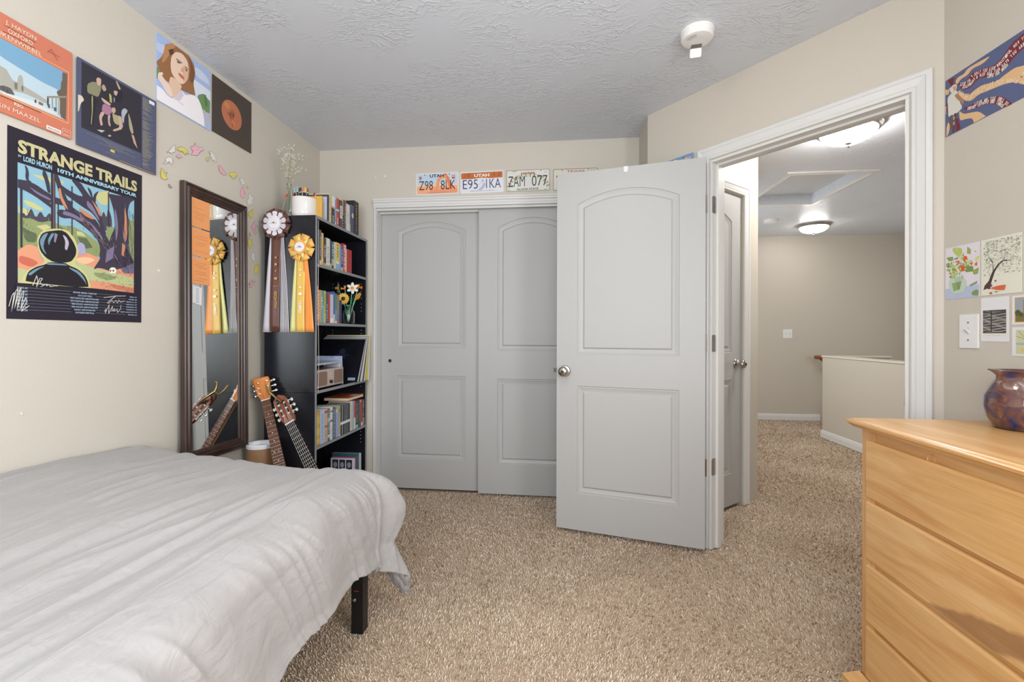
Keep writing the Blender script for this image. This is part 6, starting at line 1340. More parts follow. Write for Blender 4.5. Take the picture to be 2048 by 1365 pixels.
# ---------------------------------------------------------------- award rosettes on the bookcase side
def rosette(name, cx, cz, R, y, cols, streamers, lab, word, wcol, stars=None, hoop=None):
    root = empty(name, (cx, y, cz), lab, 'rosette', 'prize rosettes on the bookcase')
    k = []
    F = frame((cx, y, cz), (1, 0, 0), (0, 0, 1))          # N = -Y
    satin = lambda n_, c_: P('satin_'+n_, c_, .36, sheen=.3)
    for i in range(8):      # folded loops
        a = math.radians(22.5+45*i); U = Vector((math.cos(a), 0, math.sin(a))); V = Vector((-math.sin(a), 0, math.cos(a))); N = Vector((0, -1, 0)); o = Vector((cx, y, cz))
        hw = R*.315; m = MB(); vs = []
        seg = [(.25, .002), (.7, .004), (.93, .006), (1.0, .010), (.97, .015), (.7, .017), (.3, .013)]
        for r_, n_ in seg:
            w_ = hw*(.55+.45*min(1, r_)); vs += [o+U*(R*r_)-V*w_+N*n_, o+U*(R*r_)+V*w_+N*n_]
        m.add(vs, [(2*j, 2*j+1, 2*j+3, 2*j+2) for j in range(len(seg)-1)]); kk = m.build('ribbon_loop', satin(cols['loop'], cols['loop']), smooth=True, angle=80); s_ = kk.modifiers.new('t', 'SOLIDIFY'); s_.thickness = .0006; k.append(kk)
    if stars:
        for i in range(12):
            a = math.radians(15+30*i); U = Vector((math.cos(a), 0, math.sin(a))); V = Vector((-math.sin(a), 0, math.cos(a))); o = Vector((cx, y-.019-.0012*(i % 2), cz)); c_ = stars[i % 2]; r1 = R*(.86 if i % 2 else .80)
            m = MB(); m.add([o+U*R*.35-V*R*.20, o+U*R*.35+V*R*.20, o+U*r1, o+U*R*.5+Vector((0, -.006, 0))], [(0, 3, 2), (3, 1, 2), (0, 1, 3), (0, 2, 1)]); k.append(m.build('folded_point', satin(c_, c_)))
    # pleated collar
    def pleat(r0, r1, yo, n, c_, amp=.004, lob=0):
        m = MB(); vs = []
        for i in range(n*2):
            a = math.pi*i/n; rr = r1*(1+(.10*math.cos(lob*a) if lob else 0)); yy = yo-(amp if i % 2 else 0)
            vs += [(cx+r0*math.cos(a), y-yo*0-(yo+.002), cz+r0*math.sin(a)), (cx+rr*math.cos(a), y-(yo+(amp if i % 2 else 0)), cz+rr*math.sin(a))]
        m.add(vs, [(2*i, 2*i+1, (2*i+3) % len(vs), (2*i+2) % len(vs)) for i in range(n*2)]); o_ = m.build('pleated_ruffle', satin(c_, c_)); s_ = o_.modifiers.new('t', 'SOLIDIFY'); s_.thickness = .0005; return o_
    if hoop:
        for i in range(10):  # white ruffle scallops
            a0 = math.radians(36*i+3); m = MB(); vs = []
            for j in range(9):
                a = a0+math.radians(29)*j/8; rr = R*(.74+.07*math.sin(math.pi*j/8)); am = .005*(j % 2)
                vs += [(cx+R*.40*math.cos(a), y-.021, cz+R*.40*math.sin(a)), (cx+rr*math.cos(a), y-.019-am, cz+rr*math.sin(a))]
            m.add(vs, [(2*j, 2*j+1, 2*j+3, 2*j+2) for j in range(8)]); o_ = m.build('pleated_ruffle', satin(cols['ring2'], cols['ring2'])); s_ = o_.modifiers.new('t', 'SOLIDIFY'); s_.thickness = .0005; k.append(o_)
    k.append(pleat(R*.30, R*.50, .026, 30, cols['ring']))
    bt_ = MB().lathe([(R*.37, 0), (R*.37, .003), (R*.34, .005), (R*.1, .0055)], (cx, y-.028, cz), 40, (Vector((1, 0, 0)), Vector((0, 0, 1)), Vector((0, -1, 0)))).build('centre_button', P('button_white', 'e4e0e0', .25), smooth=True); k.append(bt_)
    A_ = Art(frame((cx, y-.0336, cz), (1, 0, 0), (0, 0, 1)), .0)
    s = R*.37
    A_.poly([(-.30*s, .32*s), (-.12*s, .16*s), (.10*s, .10*s), (.22*s, .24*s), (.30*s, .20*s), (.16*s, -.02*s), (.10*s, -.16*s), (.02*s, -.02*s), (-.10*s, .02*s)], '2a2424')
    A_.line([(-.62*s, -.10*s), (.62*s, -.06*s)], .06*s, '6a6464')
    k.append(A_.build(None, 'print'))
    for i, (xt0, xt1, xb0, xb1, zt_, zb_, c_, yo) in enumerate(streamers):
        m = MB(); rows = 16; vs = []; nf = []
        for j in range(rows+1):
            t = j/rows; z = zt_+(zb_-zt_)*t; a = xt0+(xb0-xt0)*t; b__ = xt1+(xb1-xt1)*t; wv = .0025*math.sin(t*5+i*2)
            for q in range(5): vs.append((a+(b__-a)*q/4, y-yo-wv-.0015*math.sin(q*1.57), z))
        fsx = [(j*5+q, j*5+q+1, j*5+q+6, j*5+q+5) for j in range(rows) for q in range(4)]
        m.add(vs, fsx)
        zz = []; nz = 12     # pinked end
        for q in range(nz+1): zz.append((xb0+(xb1-xb0)*q/nz, zb_-(.0025 if q % 2 else 0)))
        ye = y-yo-.0025*math.sin(5+i*2)
        m.add([(xb0, ye, zb_+.0004), (xb1, ye, zb_+.0004)]+[(x, ye, z) for x, z in zz[::-1]], [list(range(2+len(zz)))])
        if c_ == 'stripe':
            sm = P('satin_white_stripe', 'd8d4d8', .4); so_ = m.build('streamer', sm, smooth=True); 
            lm = MB()
            for q in range(6):
                u0 = (q+.36)/6.; u1 = (q+.70)/6.
                for j in range(rows):
                    P4 = []
                    for (t, u) in ((j/rows, u0), (j/rows, u1), ((j+1)/rows, u1), ((j+1)/rows, u0)):
                        z = zt_+(zb_-zt_)*t; a = xt0+(xb0-xt0)*t; b__ = xt1+(xb1-xt1)*t; P4.append((a+(b__-a)*u, y-yo-.0030*1-.0025*math.sin(t*5+i*2), z))
                    lm.add(P4, [(0, 1, 2, 3)])
            lm.build('stripes', P('stripe_dark', '3b2c30', .4), so_)
        else: so_ = m.build('streamer', satin(c_, c_), smooth=True)
        s_ = so_.modifiers.new('t', 'SOLIDIFY'); s_.thickness = .0004
        k.append(so_)
        if word and i == word[1]:
            A_ = Art(rot_frame(frame(((xt0+xt1)/2+.004, y-yo-.0070, word[2]), (1, 0, 0), (0, 0, 1))), 0)
            for (a, b__, wd) in word[3]: A_.rect(a, b__, -wd/2, wd/2, wcol)
            A_.text(word[0], (word[4], word[5], -.0085, .0085), wcol, .02)
            k.append(A_.build(None, 'gold_lettering', attr_mat('foil', .35)))
    adopt(root, *k); return root
YS = BC['y0']-.001
# px-to-metre on this face is ~2.83 mm
rosette('prize_rosette', -1.5985, 1.748, .086, YS, dict(loop='5a3322', ring='ddd6dc', ring2='d9d3da'),
 [(-1.634, -1.612, -1.680, -1.628, 1.69, 1.138, 'd3cdd6', .004), (-1.580, -1.554, -1.580, -1.519, 1.69, 1.138, 'stripe', .003), (-1.627, -1.569, -1.634, -1.576, 1.69, 1.140, '5c3020', .009)],
 'brown and white prize rosette with striped streamers reading EIGHTH', ('EIGHTH', 2, 1.68, [(.118, .128, .010), (.155, .168, .014), (.195, .202, .008), (.235, .247, .018), (.283, .285, .03)], .315, .405), 'c09a4e', hoop=True)
bpy.context.view_layer.update()
rosette('prize_rosette', -1.4447, 1.611, .076, YS, dict(loop='ebb254', ring='e6ac48'),
 [(-1.485, -1.465, -1.517, -1.474, 1.56, 1.140, 'dcd98c', .004), (-1.436, -1.411, -1.430, -1.370, 1.56, 1.140, 'e8913a', .004), (-1.477, -1.427, -1.478, -1.424, 1.56, 1.139, 'e3b95a', .008)],
 'gold and pale yellow prize rosette with orange streamer reading THIRD', ('THIRD', 2, 1.55, [(.060, .068, .009), (.090, .098, .009), (.158, .166, .011), (.192, .205, .020)], .235, .305), 'f4f0e0', stars=('e08a38', 'dcd884'))

# ---------------------------------------------------------------- guitars
def guitar(name, nut, down, across_hint, kind, label):
    d = Vector(down).normalized(); z = -d; n = Vector(across_hint).normalized(); x = n.cross(z).normalized()*-1; x = z.cross(n).normalized()*-1
    n = x.cross(z).normalized()
    if n.y > 0: n = -n
    # local: X across (right in view), Y back, Z up along the neck
    yv = -n; x = yv.cross(z).normalized()
    Mx = Matrix(((x.x, yv.x, z.x, nut[0]), (x.y, yv.y, z.y, nut[1]), (x.z, yv.z, z.z, nut[2]), (0, 0, 0, 1)))
    root = bpy.data.objects.new(name, None); COL.objects.link(root); root.matrix_world = Mx; tag(root, label, 'guitar')
    steel = kind == 'steel'
    L = .60 if steel else .56
    wn, we = (.0215, .028) if steel else (.024, .030)
    NK = P('neck_side_'+kind, 'c9a77e' if steel else '6a3420', .35); FB = P('fretboard_'+kind, '6b4636' if steel else '1f1a1c', .8, spec=.1, var=.25, vscale=30, stretch=(30, 30, 2))
    HD = P('headstock_'+kind, 'cf7a30' if steel else '7a3f28', .28, var=.12, vscale=14, stretch=(14, 10, 1.5), coat=.4)
    STR = P('string_metal', 'b9b6b0', .3, 1.)
    zb = -L*.66
    m = MB(); m.add([(-wn, .004, 0), (wn, .004, 0), (wn*.7, .020, 0), (-wn*.7, .020, 0), (-we, .004, zb), (we, .004, zb), (we*.7, .022, zb), (-we*.7, .022, zb)], [(0, 1, 2, 3), (4, 7, 6, 5), (0, 4, 5, 1), (1, 5, 6, 2), (2, 6, 7, 3), (3, 7, 4, 0)])
    m.build('neck', NK, root, bev=.004)
    m = MB(); m.add([(-wn, -.002, 0), (wn, -.002, 0), (wn, .004, 0), (-wn, .004, 0), (-we, -.002, zb), (we, -.002, zb), (we, .004, zb), (-we, .004, zb)], [(0, 1, 2, 3), (4, 7, 6, 5), (0, 4, 5, 1), (1, 5, 6, 2), (2, 6, 7, 3), (3, 7, 4, 0)])
    fb = m.build('fretboard', FB, root)
    m = MB()
    for i in range(1, 19):
        zz = -L*(1-2**(-i/12)); w_ = wn+(we-wn)*(zz/zb)
        if zz < zb: break
        m.box(-w_, w_, -.0032, -.0018, zz-.0008, zz+.0008)
    m.build('frets', P('fret_wire', 'c9c6c0', .3, 1.), fb)
    if steel:
        m = MB()
        for i in (3, 5, 7, 9, 12, 15):
            zz = -L*(1-(2**(-i/12)+2**(-(i-1)/12))/2)
            for xx in ((0,) if i != 12 else (-.011, .011)): m.lathe([(.003, 0), (.003, .0003)], (xx, -.0020, zz), 12, (Vector((1, 0, 0)), Vector((0, 0, 1)), Vector((0, -1, 0))))
        m.build('inlay_dots', P('pearl', 'd9d9dc', .3), fb)
    MB().box(-wn-.0005, wn+.0005, -.007, .004, 0, .005).build('nut', P('bone', 'e6e2d6', .4), root)
    # headstock
    if steel:
        hs = [(x_, z_*.80) for x_, z_ in [(-.022, .004), (-.029, .030), (-.0365, .060), (-.039, .090), (-.043, .150), (-.046, .168), (-.040, .178), (-.020, .176), (.006, .171), (.030, .170), (.037, .164), (.0375, .150), (.036, .085), (.034, .052), (.028, .030), (.022, .004)]]
        h = MB(); h.slab(frame((0, .0135, 0), (1, 0, 0), (0, 0, 1)), hs, 0, .0135); ho = h.build('headstock', HD, root, bev=.002)
        # small gold script-like mark
        a_ = Art(frame((0, 0, 0), (1, 0, 0), (0, 0, 1)), .0002); a_.line([(-.028, .128), (.024, .124)], .0022, 'e0b070'); a_.build(ho, 'inlay_mark')
        zs = (.048, .080, .112)
    else:
        hs = [(-.024, .004), (-.033, .032), (-.0335, .150), (-.030, .160), (-.020, .166), (-.012, .176), (0, .180), (.012, .176), (.020, .166), (.030, .160), (.0335, .150), (.033, .032), (.024, .004)]
        slots = [rrect(-.021, -.008, .042, .140, .006, 3), rrect(.008, .021, .042, .140, .006, 3)]
        h = MB(); allp = hs+slots[0]+slots[1]
        tr_ = tessellate_polygon([[Vector((*p, 0)) for p in q] for q in (hs, slots[0], slots[1])])
        for yy in (0, .018): h.add([(x_, yy, z_) for x_, z_ in allp], [tuple(t) for t in tr_])
        for lp in (hs, slots[0], slots[1]):
            n_ = len(lp); h.add([(x_, 0, z_) for x_, z_ in lp]+[(x_, .018, z_) for x_, z_ in lp], [(i, (i+1) % n_, (i+1) % n_+n_, i+n_) for i in range(n_)])
        ho = h.build('headstock', HD, root)
        m = MB()
        for s in (-1, 1):
            for z_ in (.058, .092, .126): m.tube([(s*.0075, .007, z_), (s*.0215, .007, z_)], .0048, 12)
        m.build('string_rollers', P('roller_ivory', 'e2ddd0', .4), ho, smooth=True)
        MB().box(-.0355, -.0330, .002, .015, .045, .140).box(.0330, .0355, .002, .015, .045, .140).build('tuner_plate', P('tuner_plate', 'd2cab2', .3, 1.), ho, bev=.001)
        zs = (.058, .092, .126)
    for s in (-1, 1):
        for i, z_ in enumerate(zs):
            sp_ = s*(.037 if steel else .034)
            m = MB(); y_ = .020 if steel else .008
            if steel:
                m.tube([(sp_*.75, y_, z_), (sp_+s*.010, y_, z_)], .0035, 10); m.ball((sp_+s*.018, y_, z_), .0105, 14, 8, (1., .55, .85))
                m.lathe([(.0055, 0), (.0055, .002), (.0035, .003), (.003, .010), (.0015, .0105)], (sp_*.62, 0, z_), 14, (Vector((1, 0, 0)), Vector((0, 0, 1)), Vector((0, -1, 0))))
            else:
                m.tube([(sp_, y_, z_), (sp_+s*.012, y_+.008, z_)], .0028, 10); m.ball((sp_+s*.017, y_+.013, z_), .010, 14, 8, (.75, .45, 1.)); m.lathe([(.006, 0), (.006, .003), (.002, .004)], (sp_+s*.001, y_, z_-.010), 12, (Vector((0, 1, 0)), Vector((0, 0, 1)), Vector((s, 0, 0))))
            m.build('tuning_peg', STEEL if steel else P('peg_pearl', 'cfcac2', .25, .3), root, smooth=True)
    m = MB()
    for i in range(6):
        f_ = (i-2.5)/2.5; x0_, x1_ = f_*wn*.82, f_*we*.9
        z_e = zs[i if i < 3 else 5-i] if not steel else zs[i if i < 3 else 5-i]
        xt = (-1 if i < 3 else 1)*(.0215 if steel else .0145)
        rr = .0006 if steel else .00062
        m.tube([(xt, -.006 if steel else .002, z_e), (x0_, -.0075, .003), (x1_, -.0078, zb), (x1_*1.05, -.014, -L-.003)], rr, 4)
    m.build('strings', STR if steel else P('string_nylon', 'dedad2', .35), root)
    # body
    S_ = 1. if steel else .9
    zc = zb-.005
    def outline(s=0.):
        pts = []
        for i in range(64):
            t = 2*math.pi*i/64; zz = math.cos(t); hw = (.152+.038*(-zz)-.048*math.exp(-((zz-.12)/.42)**2))*math.sqrt(max(0, 1-abs(zz)**3.2))
            pts.append((math.copysign(max(hw-s, 0.0), math.sin(t)) if abs(math.sin(t)) > 1e-6 else 0, zz))
        return [(x_*S_, zc-.235*S_*(1-z_*(1-s*4))) for x_, z_ in pts]
    BD = P('body_side_'+kind, '8a4a22', .3, coat=.4); TPm = P('body_top_'+kind, 'd9a866' if steel else 'c88a4c', .28, var=.08, vscale=20, stretch=(20, 10, 1), coat=.4)
    ol = outline(); BF = frame((0, .085, 0), (1, 0, 0), (0, 0, 1))
    b_ = MB(); b_.slab(BF, ol, 0, .080); bo_ = b_.build('body', BD, root, bev=.003)
    b_ = MB(); b_.slab(frame((0, .0048, 0), (1, 0, 0), (0, 0, 1)), outline(.003), 0, .0022); b_.build('soundboard', TPm, root)
    MB().slab(frame((0, .0022, 0), (1, 0, 0), (0, 0, 1)), ell(0, zc-.135*S_, .049, .049, 30), 0, .0003).build('sound_hole', P('hole_black', '090807', .9), root)
    MB().box(-.055, .055, -.010, .0022, -L-.012, -L+.008).build('bridge', P('bridge_wood', '3a241a', .5), root, bev=.002)
    return root
g1 = guitar('acoustic_guitar', (-1.5987, 2.30, .7642), (.404, -.275, -.872), (.30, -1, .25), 'steel', 'acoustic guitar with orange-brown headstock and chrome pegs leaning between mirror and bookcase')
g2 = guitar('classical_guitar', (-1.394, 2.20, .665), (.60, -.29, -.745), (.10, -1, .30), 'nylon', 'classical guitar with slotted red-brown headstock leaning against bookcase side')
# capo clamped on the slotted headstock
GOLD = P('gold_metal', 'c3a766', .3, 1.)
cp = bpy.data.objects.new('guitar_capo', None); COL.objects.link(cp); bpy.context.view_layer.update(); cp.matrix_world = g2.matrix_world @ Matrix.Translation((-.004, -.006, .152)) @ Matrix.Scale(1.25, 4); tag(cp, 'gold spring capo clamped on slotted guitar headstock', 'capo')
MB().tube([(.012, -.006, -.022), (.004, -.009, .000), (-.006, -.010, .030), (-.012, -.010, .050)], [.0045, .0050, .006, .005], 10, flat=.7).build('upper_arm', GOLD, cp, smooth=True)
MB().tube([(-.012, -.008, .048), (-.006, -.010, .066), (.004, -.012, .082), (.012, -.014, .086), (.016, -.014, .080)], [.005, .0045, .004, .004, .004], 10, flat=.7).build('handle', GOLD, cp, smooth=True)
MB().tube([(-.012, .000, .044), (-.024, .010, .050), (-.026, .012, .075), (-.022, .012, .100)], [.005, .0045, .004, .0035], 10, flat=.7).build('lever', GOLD, cp, smooth=True)
MB().tube([(-.012, .004, .046), (-.010, .026, .02), (-.004, .027, -.015)], [.005, .0045, .004], 10, flat=.7).build('lower_arm', GOLD, cp, smooth=True)
MB().tube([(.012, -.002, -.026), (-.006, -.002, -.0)], .004, 8).build('pad', P('capo_rubber', '2a2a2a', .7), cp, smooth=True)
# brown basket behind the guitars
bk_ = empty('waste_basket', (-1.622, 2.292, 0), 'tall brown tapered basket with white rim behind the guitars', 'basket')
BC_ = Vector((-1.622, 2.292, 0))
adopt(bk_, MB().lathe([(.092, 0), (.068, .520), (.065, .520), (.067, .10), (.001, .10)], BC_, 40).build('shell', P('brown_leather', '8f6a4c', .5), smooth=True), MB().lathe([(.0695, .512), (.0705, .530), (.068, .534), (.062, .530), (.062, .505)], BC_, 40).build('rim', P('rim_white', 'dcdcde', .5), smooth=True))

# ---------------------------------------------------------------- paper leaves round the mirror
LC = {'white': ('e2e1da', 'white'), 'yellow': ('dcd070', 'yellow'), 'pink': ('e8b4c0', 'pink'), 'mauve': ('c49aa2', 'mauve'), 'grey': ('a9a59c', 'grey')}
LL = ['white bell-shaped paper leaf, top left of the arc', 'yellow paper leaf, second from left along top of the arc', 'largest paper leaf, pink and spiky, at top of the arc', 'tiny pink paper leaf beneath the yellow and pink ones', 'white hooked paper leaf left of mirror top, second from bottom',
 'yellow forked paper leaf at far left of arc', 'tiny mauve paper leaf at lower left end of arc', 'tiny yellow square paper leaf right of big pink one', 'white curved paper leaf right of big pink one', 'pink curved paper leaf above the mirror', 'yellow paper leaf above mirror, right of pink curved one', 'white paper leaf above mirror corner', 'tiniest yellow paper leaf near mirror corner', 'rose pink toothed paper leaf beside mirror corner',
 'white star-like paper leaf right of mirror corner', 'yellow tulip-shaped paper leaf right of mirror', 'long pink paper leaf right of mirror', 'tiny grey paper leaf right of mirror', 'yellow three-pointed paper leaf right of mirror, below the grey one', 'white narrow paper leaf right of mirror', 'lowest yellow paper leaf, flame-shaped, near brown rosette', 'lowest pink paper leaf right of mirror', 'white paper leaf tucked behind the mirror edge']
for (cn, pts), lab in zip(LEAVES, LL):
    c_ = LC[cn][0]; cy_ = sum(p[0] for p in pts)/len(pts); cz_ = sum(p[1] for p in pts)/len(pts)
    P0 = [(a-cy_, b_-cz_) for a, b_ in pts]
    # soften the traced outline
    sm = []
    for i in range(len(P0)):
        a, b_ = P0[i], P0[(i+1) % len(P0)]; sm += [a, (a[0]*.5+b_[0]*.5, a[1]*.5+b_[1]*.5)]
    F = frame((0, 0, 0), (0, 1, 0), (0, 0, 1)); m = MB(); m.slab(F, sm, .0005, .0016)
    o_ = m.build('paper_leaf', P('leaf_paper_'+cn, c_, .7)); o_.location = (XL, cy_, cz_)
    if cn != 'grey': o_.rotation_euler = (0, .10, random.Random(int(cy_*1e4)).uniform(0, .12)); o_.location.x += .003
    tag(o_, lab, 'paper leaf', 'paper leaves on the left wall')
    A_ = Art(F, .0016); wd = .0011 if max(abs(p[0]) for p in P0) > .008 else .0007
    A_.line(sm+[sm[0]], wd, '5a4a44')
    far = max(sm, key=lambda p: p[0]**2+p[1]**2); A_.line([(far[0]*.7, far[1]*.7), (far[0]*.25+.001, far[1]*.2), (-far[0]*.25, -far[1]*.2)], wd*.6, '7a6a60')
    A_.build(o_, 'outline')

# ---------------------------------------------------------------- posters and record sleeves on the left wall
LF = lambda y, z, rx=0.: frame((XL+.0006, y, z), (rx, 1, 0), (0, 0, 1))
def sheet(name, F, w_, h_, thick, col, label, cat, draw, rough=.45, outline=None, group=None, printmat=None):
    root = empty(name, F[0], label, cat, group)
    A_ = Art(F, thick); draw(A_)
    adopt(root, MB().slab(F, outline or [(0, 0), (w_, 0), (w_, h_), (0, h_)], 0, thick).build('sheet', P('sheet_'+name+'_'+col, col, rough)), A_.build(None, 'print', printmat))
    return root
TITLE = 'c4bd8e'; BLU = '9cc8d8'
def poster(A_):
    A_.many(POSTER)
    A_.text('STRANGE TRAILS', (.026, .433, .533, .577), TITLE, .045)
    A_.text('BY', (.027, .036, .520, .527), BLU, .02); A_.text('LORD HURON', (.041, .123, .511, .528), BLU, .035)
    A_.text('10TH ANNIVERSARY TOUR', (.140, .431, .511, .525), BLU, .045)
    A_.rect(.022, .435, .098, .1105, '221d28')
    R_ = random.Random(3)
    A_.step = STEP*.05
    for i in range(90):      # scratchy grass and bark strokes
        x = R_.uniform(.27, .42); z = R_.uniform(.12, .2); A_.line([(x, z), (x+R_.uniform(-.006, .012), z+R_.uniform(-.004, .006))], .0012, R_.choice(('5d4a48', '6f7a50', 'd9a070', 'c0604c')))
    for i in range(90):
        t = R_.uniform(0, 1); x = .372+.045*R_.random(); z = .21+t*.26; A_.line([(x, z), (x+.004, z-.022)], .0009, R_.choice(('8a86a0', '1c1824', '6f6a86', '1c1824')))
    for i in range(80):
        t = R_.random(); x = .20+.15*t+R_.uniform(-.008, .008); z = .40-.16*t+R_.uniform(-.01, .01); A_.line([(x, z), (x+.012, z-.014)], .0009, R_.choice(('8a86a0', '1c1824', 'b9805c')))
    for i in range(110):
        x = R_.uniform(.03, .42); z = R_.uniform(.25, .36)
        if .09 < x < .27 and z < .31: continue
        A_.line([(x, z), (x+R_.uniform(-.003, .006), z+R_.uniform(.003, .012))], .0009, R_.choice(('3f4a38', '5d6a4c', 'a5ad78')))
    A_.step = STEP*.3
    venues = ['GRAND SIERRA THEATRE', 'OUTLAW FIELD', 'KETTLEHOUSE AMPHITHEATER', 'KETTLEHOUSE AMPHITHEATER', 'RED ROCKS AMPHITHEATRE', 'RED ROCKS AMPHITHEATRE', 'SANDY AMPHITHEATER', 'OUTSIDE FESTIVAL']
    city = ['RENO, NV', 'BOISE, ID', 'MISSOULA, MT', 'MISSOULA, MT', 'MORRISON, CO', 'MORRISON, CO', 'SALT LAKE CITY, UT', 'DENVER, CO']
    dates = ['05.22.25', '05.23.25', '05.25.25', '05.27.25', '05.28.25', '05.29.25', '05.30.25', '05.31.25']
    for i in range(8):
        z = .0985-i*.0103; A_.line([(.055, z+.0045), (.185, z+.0045)], .0007, '8a93a8'); A_.line([(.27, z+.0045), (.385, z+.0045)], .0007, '8a93a8')
        w1 = .0041*len(venues[i]); A_.text(venues[i], (.232-w1/2, .232+w1/2, z, z+.0058), 'a3b4c6', .03)
        w2 = .0038*len(city[i]); A_.text(city[i], (.434-w2, .434, z, z+.0055), 'a3b4c6', .03); A_.text(dates[i], (.025, .054, z, z+.0055), 'a3b4c6', .03)
    # silver pen signatures
    A_.line([(.068, .112), (.079, .146), (.082, .130), (.078, .105), (.088, .138), (.096, .138), (.088, .124), (.098, .116), (.088, .108), (.104, .118), (.110, .122), (.107, .114), (.116, .120), (.118, .113), (.134, .118), (.142, .118)], .0020, 'd9d5cc')
    A_.line([(.004, .040), (.012, .075), (.018, .085), (.010, .020), (.022, .090), (.028, .100), (.018, .030), (.032, .096), (.036, .104), (.024, .025), (.038, .085), (.044, .092), (.034, .028), (.048, .070), (.052, .058), (.036, .024), (.058, .045)], .0018, 'd9d5cc')
    A_.line([(.300, .091), (.345, .100), (.385, .104)], .0018, 'd9d5cc'); A_.line([(.345, .100), (.312, .072), (.318, .070), (.330, .082), (.338, .074), (.346, .084), (.352, .074), (.358, .086), (.364, .078), (.382, .084)], .0018, 'd9d5cc')
    A_.line([(.302, .038), (.308, .050), (.305, .030), (.320, .066), (.318, .030), (.334, .062), (.330, .040), (.342, .052), (.338, .040), (.352, .050), (.352, .036), (.366, .052), (.366, .066)], .0016, 'd9d5cc')
sheet('concert_poster', LF(1.2339, 1.1731), .457, .61, .0008, '2a2430', 'large black concert poster of hatted figure and gnarled tree, signed in silver', 'poster', poster, .35)
def haydn(A_):
    A_.rect(.0, .3005, .0665-.002, .2395, 'e2a26a') if False else None
    A_.poly([(.0, .0555-.0), (.2995, .0520), (.2995, .2345), (.0, .2345)], 'eda96c'); A_.poly([(.0, .0585), (.2975, .0550), (.2975, .2320), (.0, .2320)], 'c6745c')
    A_.many([(c, [(min(.2955, u), min(.2295, max(.057, v))) for u, v in p]) for c, p in TOWNSCAPE])
    cr = 'ecd9c4'
    A_.text('J. HAYDN', (.117, .200, .276, .293), cr, .0); A_.text('OXFORD', (.124, .190, .2565, .271), cr, .0); A_.text('PAUKENWIRBEL', (.072, .217, .2365, .2495), cr, .0)
    for z, a, b_ in ((.2735, .115, .196), (.2530, .112, .197)):
        x = a
        while x < b_: A_.rect(x, x+.006, z-.0012, z+.0012, '8a4a3a'); x += .0078
    x = .10
    while x < .212: A_.rect(x, x+.005, .0485, .0515, '7a4030'); x += .0068
    A_.text('RSO', (.140, .164, .0375, .0475), cr, .03); A_.text('LORIN MAAZEL', (.070, .212, .014, .0265), cr, .0)
    A_.rect(.2295, .2745, .0035, .017, 'e9e2d8'); A_.text('MADE IN HOLLAND', (.234, .270, .0075, .0125), '5a4a44', .03)
    A_.line([(.2785, .004), (.3045, .004), (.3045, .0285), (.2785, .0285), (.2785, .004)], .001, 'ecd9c4'); A_.line([(.282, .018), (.287, .024), (.291, .018), (.296, .023), (.301, .019)], .001, 'ecd9c4'); A_.rect(.282, .301, .008, .010, 'ecd9c4')
    A_.line([(.231, .262), (.243, .279), (.262, .253)], .0016, '9a5a50'); A_.line([(.236, .267), (.268, .268)], .0014, '9a5a50')
sheet('record_sleeve', frame((XL+.004, 1.105, 1.812), (0, 1, 0), (0, 0, 1)), .313, .313, .004, 'cc7a60', 'orange classical record sleeve with town square painting on left wall', 'record', haydn, .5, outline=rrect(0, .312, 0, .308, .007, 4))
def grp(A_):
    A_.rect(.012, .2455, .066, .305, '2f2c36'); A_.many([(c, [(min(max(u, .0), .2455), v) for u, v in p]) for c, p in GROUP_PHOTO if c != '33303a'])
    A_.rect(.2455, .247, .0, .309, '5a4a7a')
    A_.step = STEP*.05; R_ = random.Random(5); z = .299
    while z > .010:
        A_.rect(.2500, .2500+R_.uniform(.016, .050), z, z+.0009, 'a3a087'); z -= .0022 if R_.random() > .07 else .007
    A_.rect(.279, .3035, .290, .3035, 'e3e6ee')
    A_.step = STEP
    for i, (a, b_) in enumerate(((.062, .20), (.03, .215), (.09, .17), (.10, .165), (.11, .19), (.07, .22), (.12, .16))): A_.rect(a, b_, .057-i*.0040, .0578-i*.0040, '9a9c8a')
    A_.poly([(.116, .022), (.133, .021), (.133, .031), (.117, .031)], 'cfc04a'); A_.rect(.10, .15, .014, .0148, '9a9c8a')
    A_.rect(.153, .305, .0005, .002, 'd9a050')
sheet('record_sleeve', frame((XL+.006, 1.4314, 1.8035), (0, 1, 0), (0, 0, 1)), .314, .314, .006, '545872', 'worn blue record sleeve back with dark group photo on left wall', 'record', grp, .4)
sheet('record_sleeve', frame((XL+.001, 1.753, 2.130), (0, 1, 0), (0, 0, 1)), .298, .293, .003, 'a9bde6', 'sleeve with photo of auburn-haired woman in white blouse near ceiling', 'record', lambda A_: A_.many([(c, [(min(max(u, 0), .298), min(max(v, 0), .293)) for u, v in p]) for c, p in PORTRAIT]), .4)
def moon(A_):
    C = (.134, .142); R_ = .073
    A_.poly(ell(C[0], C[1], R_, R_, 40), 'bf7452'); rd = random.Random(2)
    for i in range(9):
        a = rd.uniform(0, 6.28); q = rd.uniform(.1, .65)*R_; A_.poly(ell(C[0]+q*math.cos(a), C[1]+q*math.sin(a), rd.uniform(.007, .017), rd.uniform(.006, .013), 14, a), rd.choice(('b3694a', 'b87050', 'c98058', 'a96246')))
    A_.poly(ell(C[0]-.035, C[1]+.035, .02, .016, 16), 'cf8858')
    for pts in ([(.121, .168), (.128, .140), (.130, .118), (.124, .140)], [(.130, .178), (.133, .150), (.134, .120), (.128, .150)], [(.142, .180), (.138, .150), (.139, .118), (.144, .150)], [(.152, .170), (.144, .142), (.141, .122), (.150, .145)], [(.112, .152), (.125, .130), (.128, .116), (.118, .128)], [(.134, .10), (.137, .074), (.139, .10)]): A_.poly(pts, '6a3c2c')
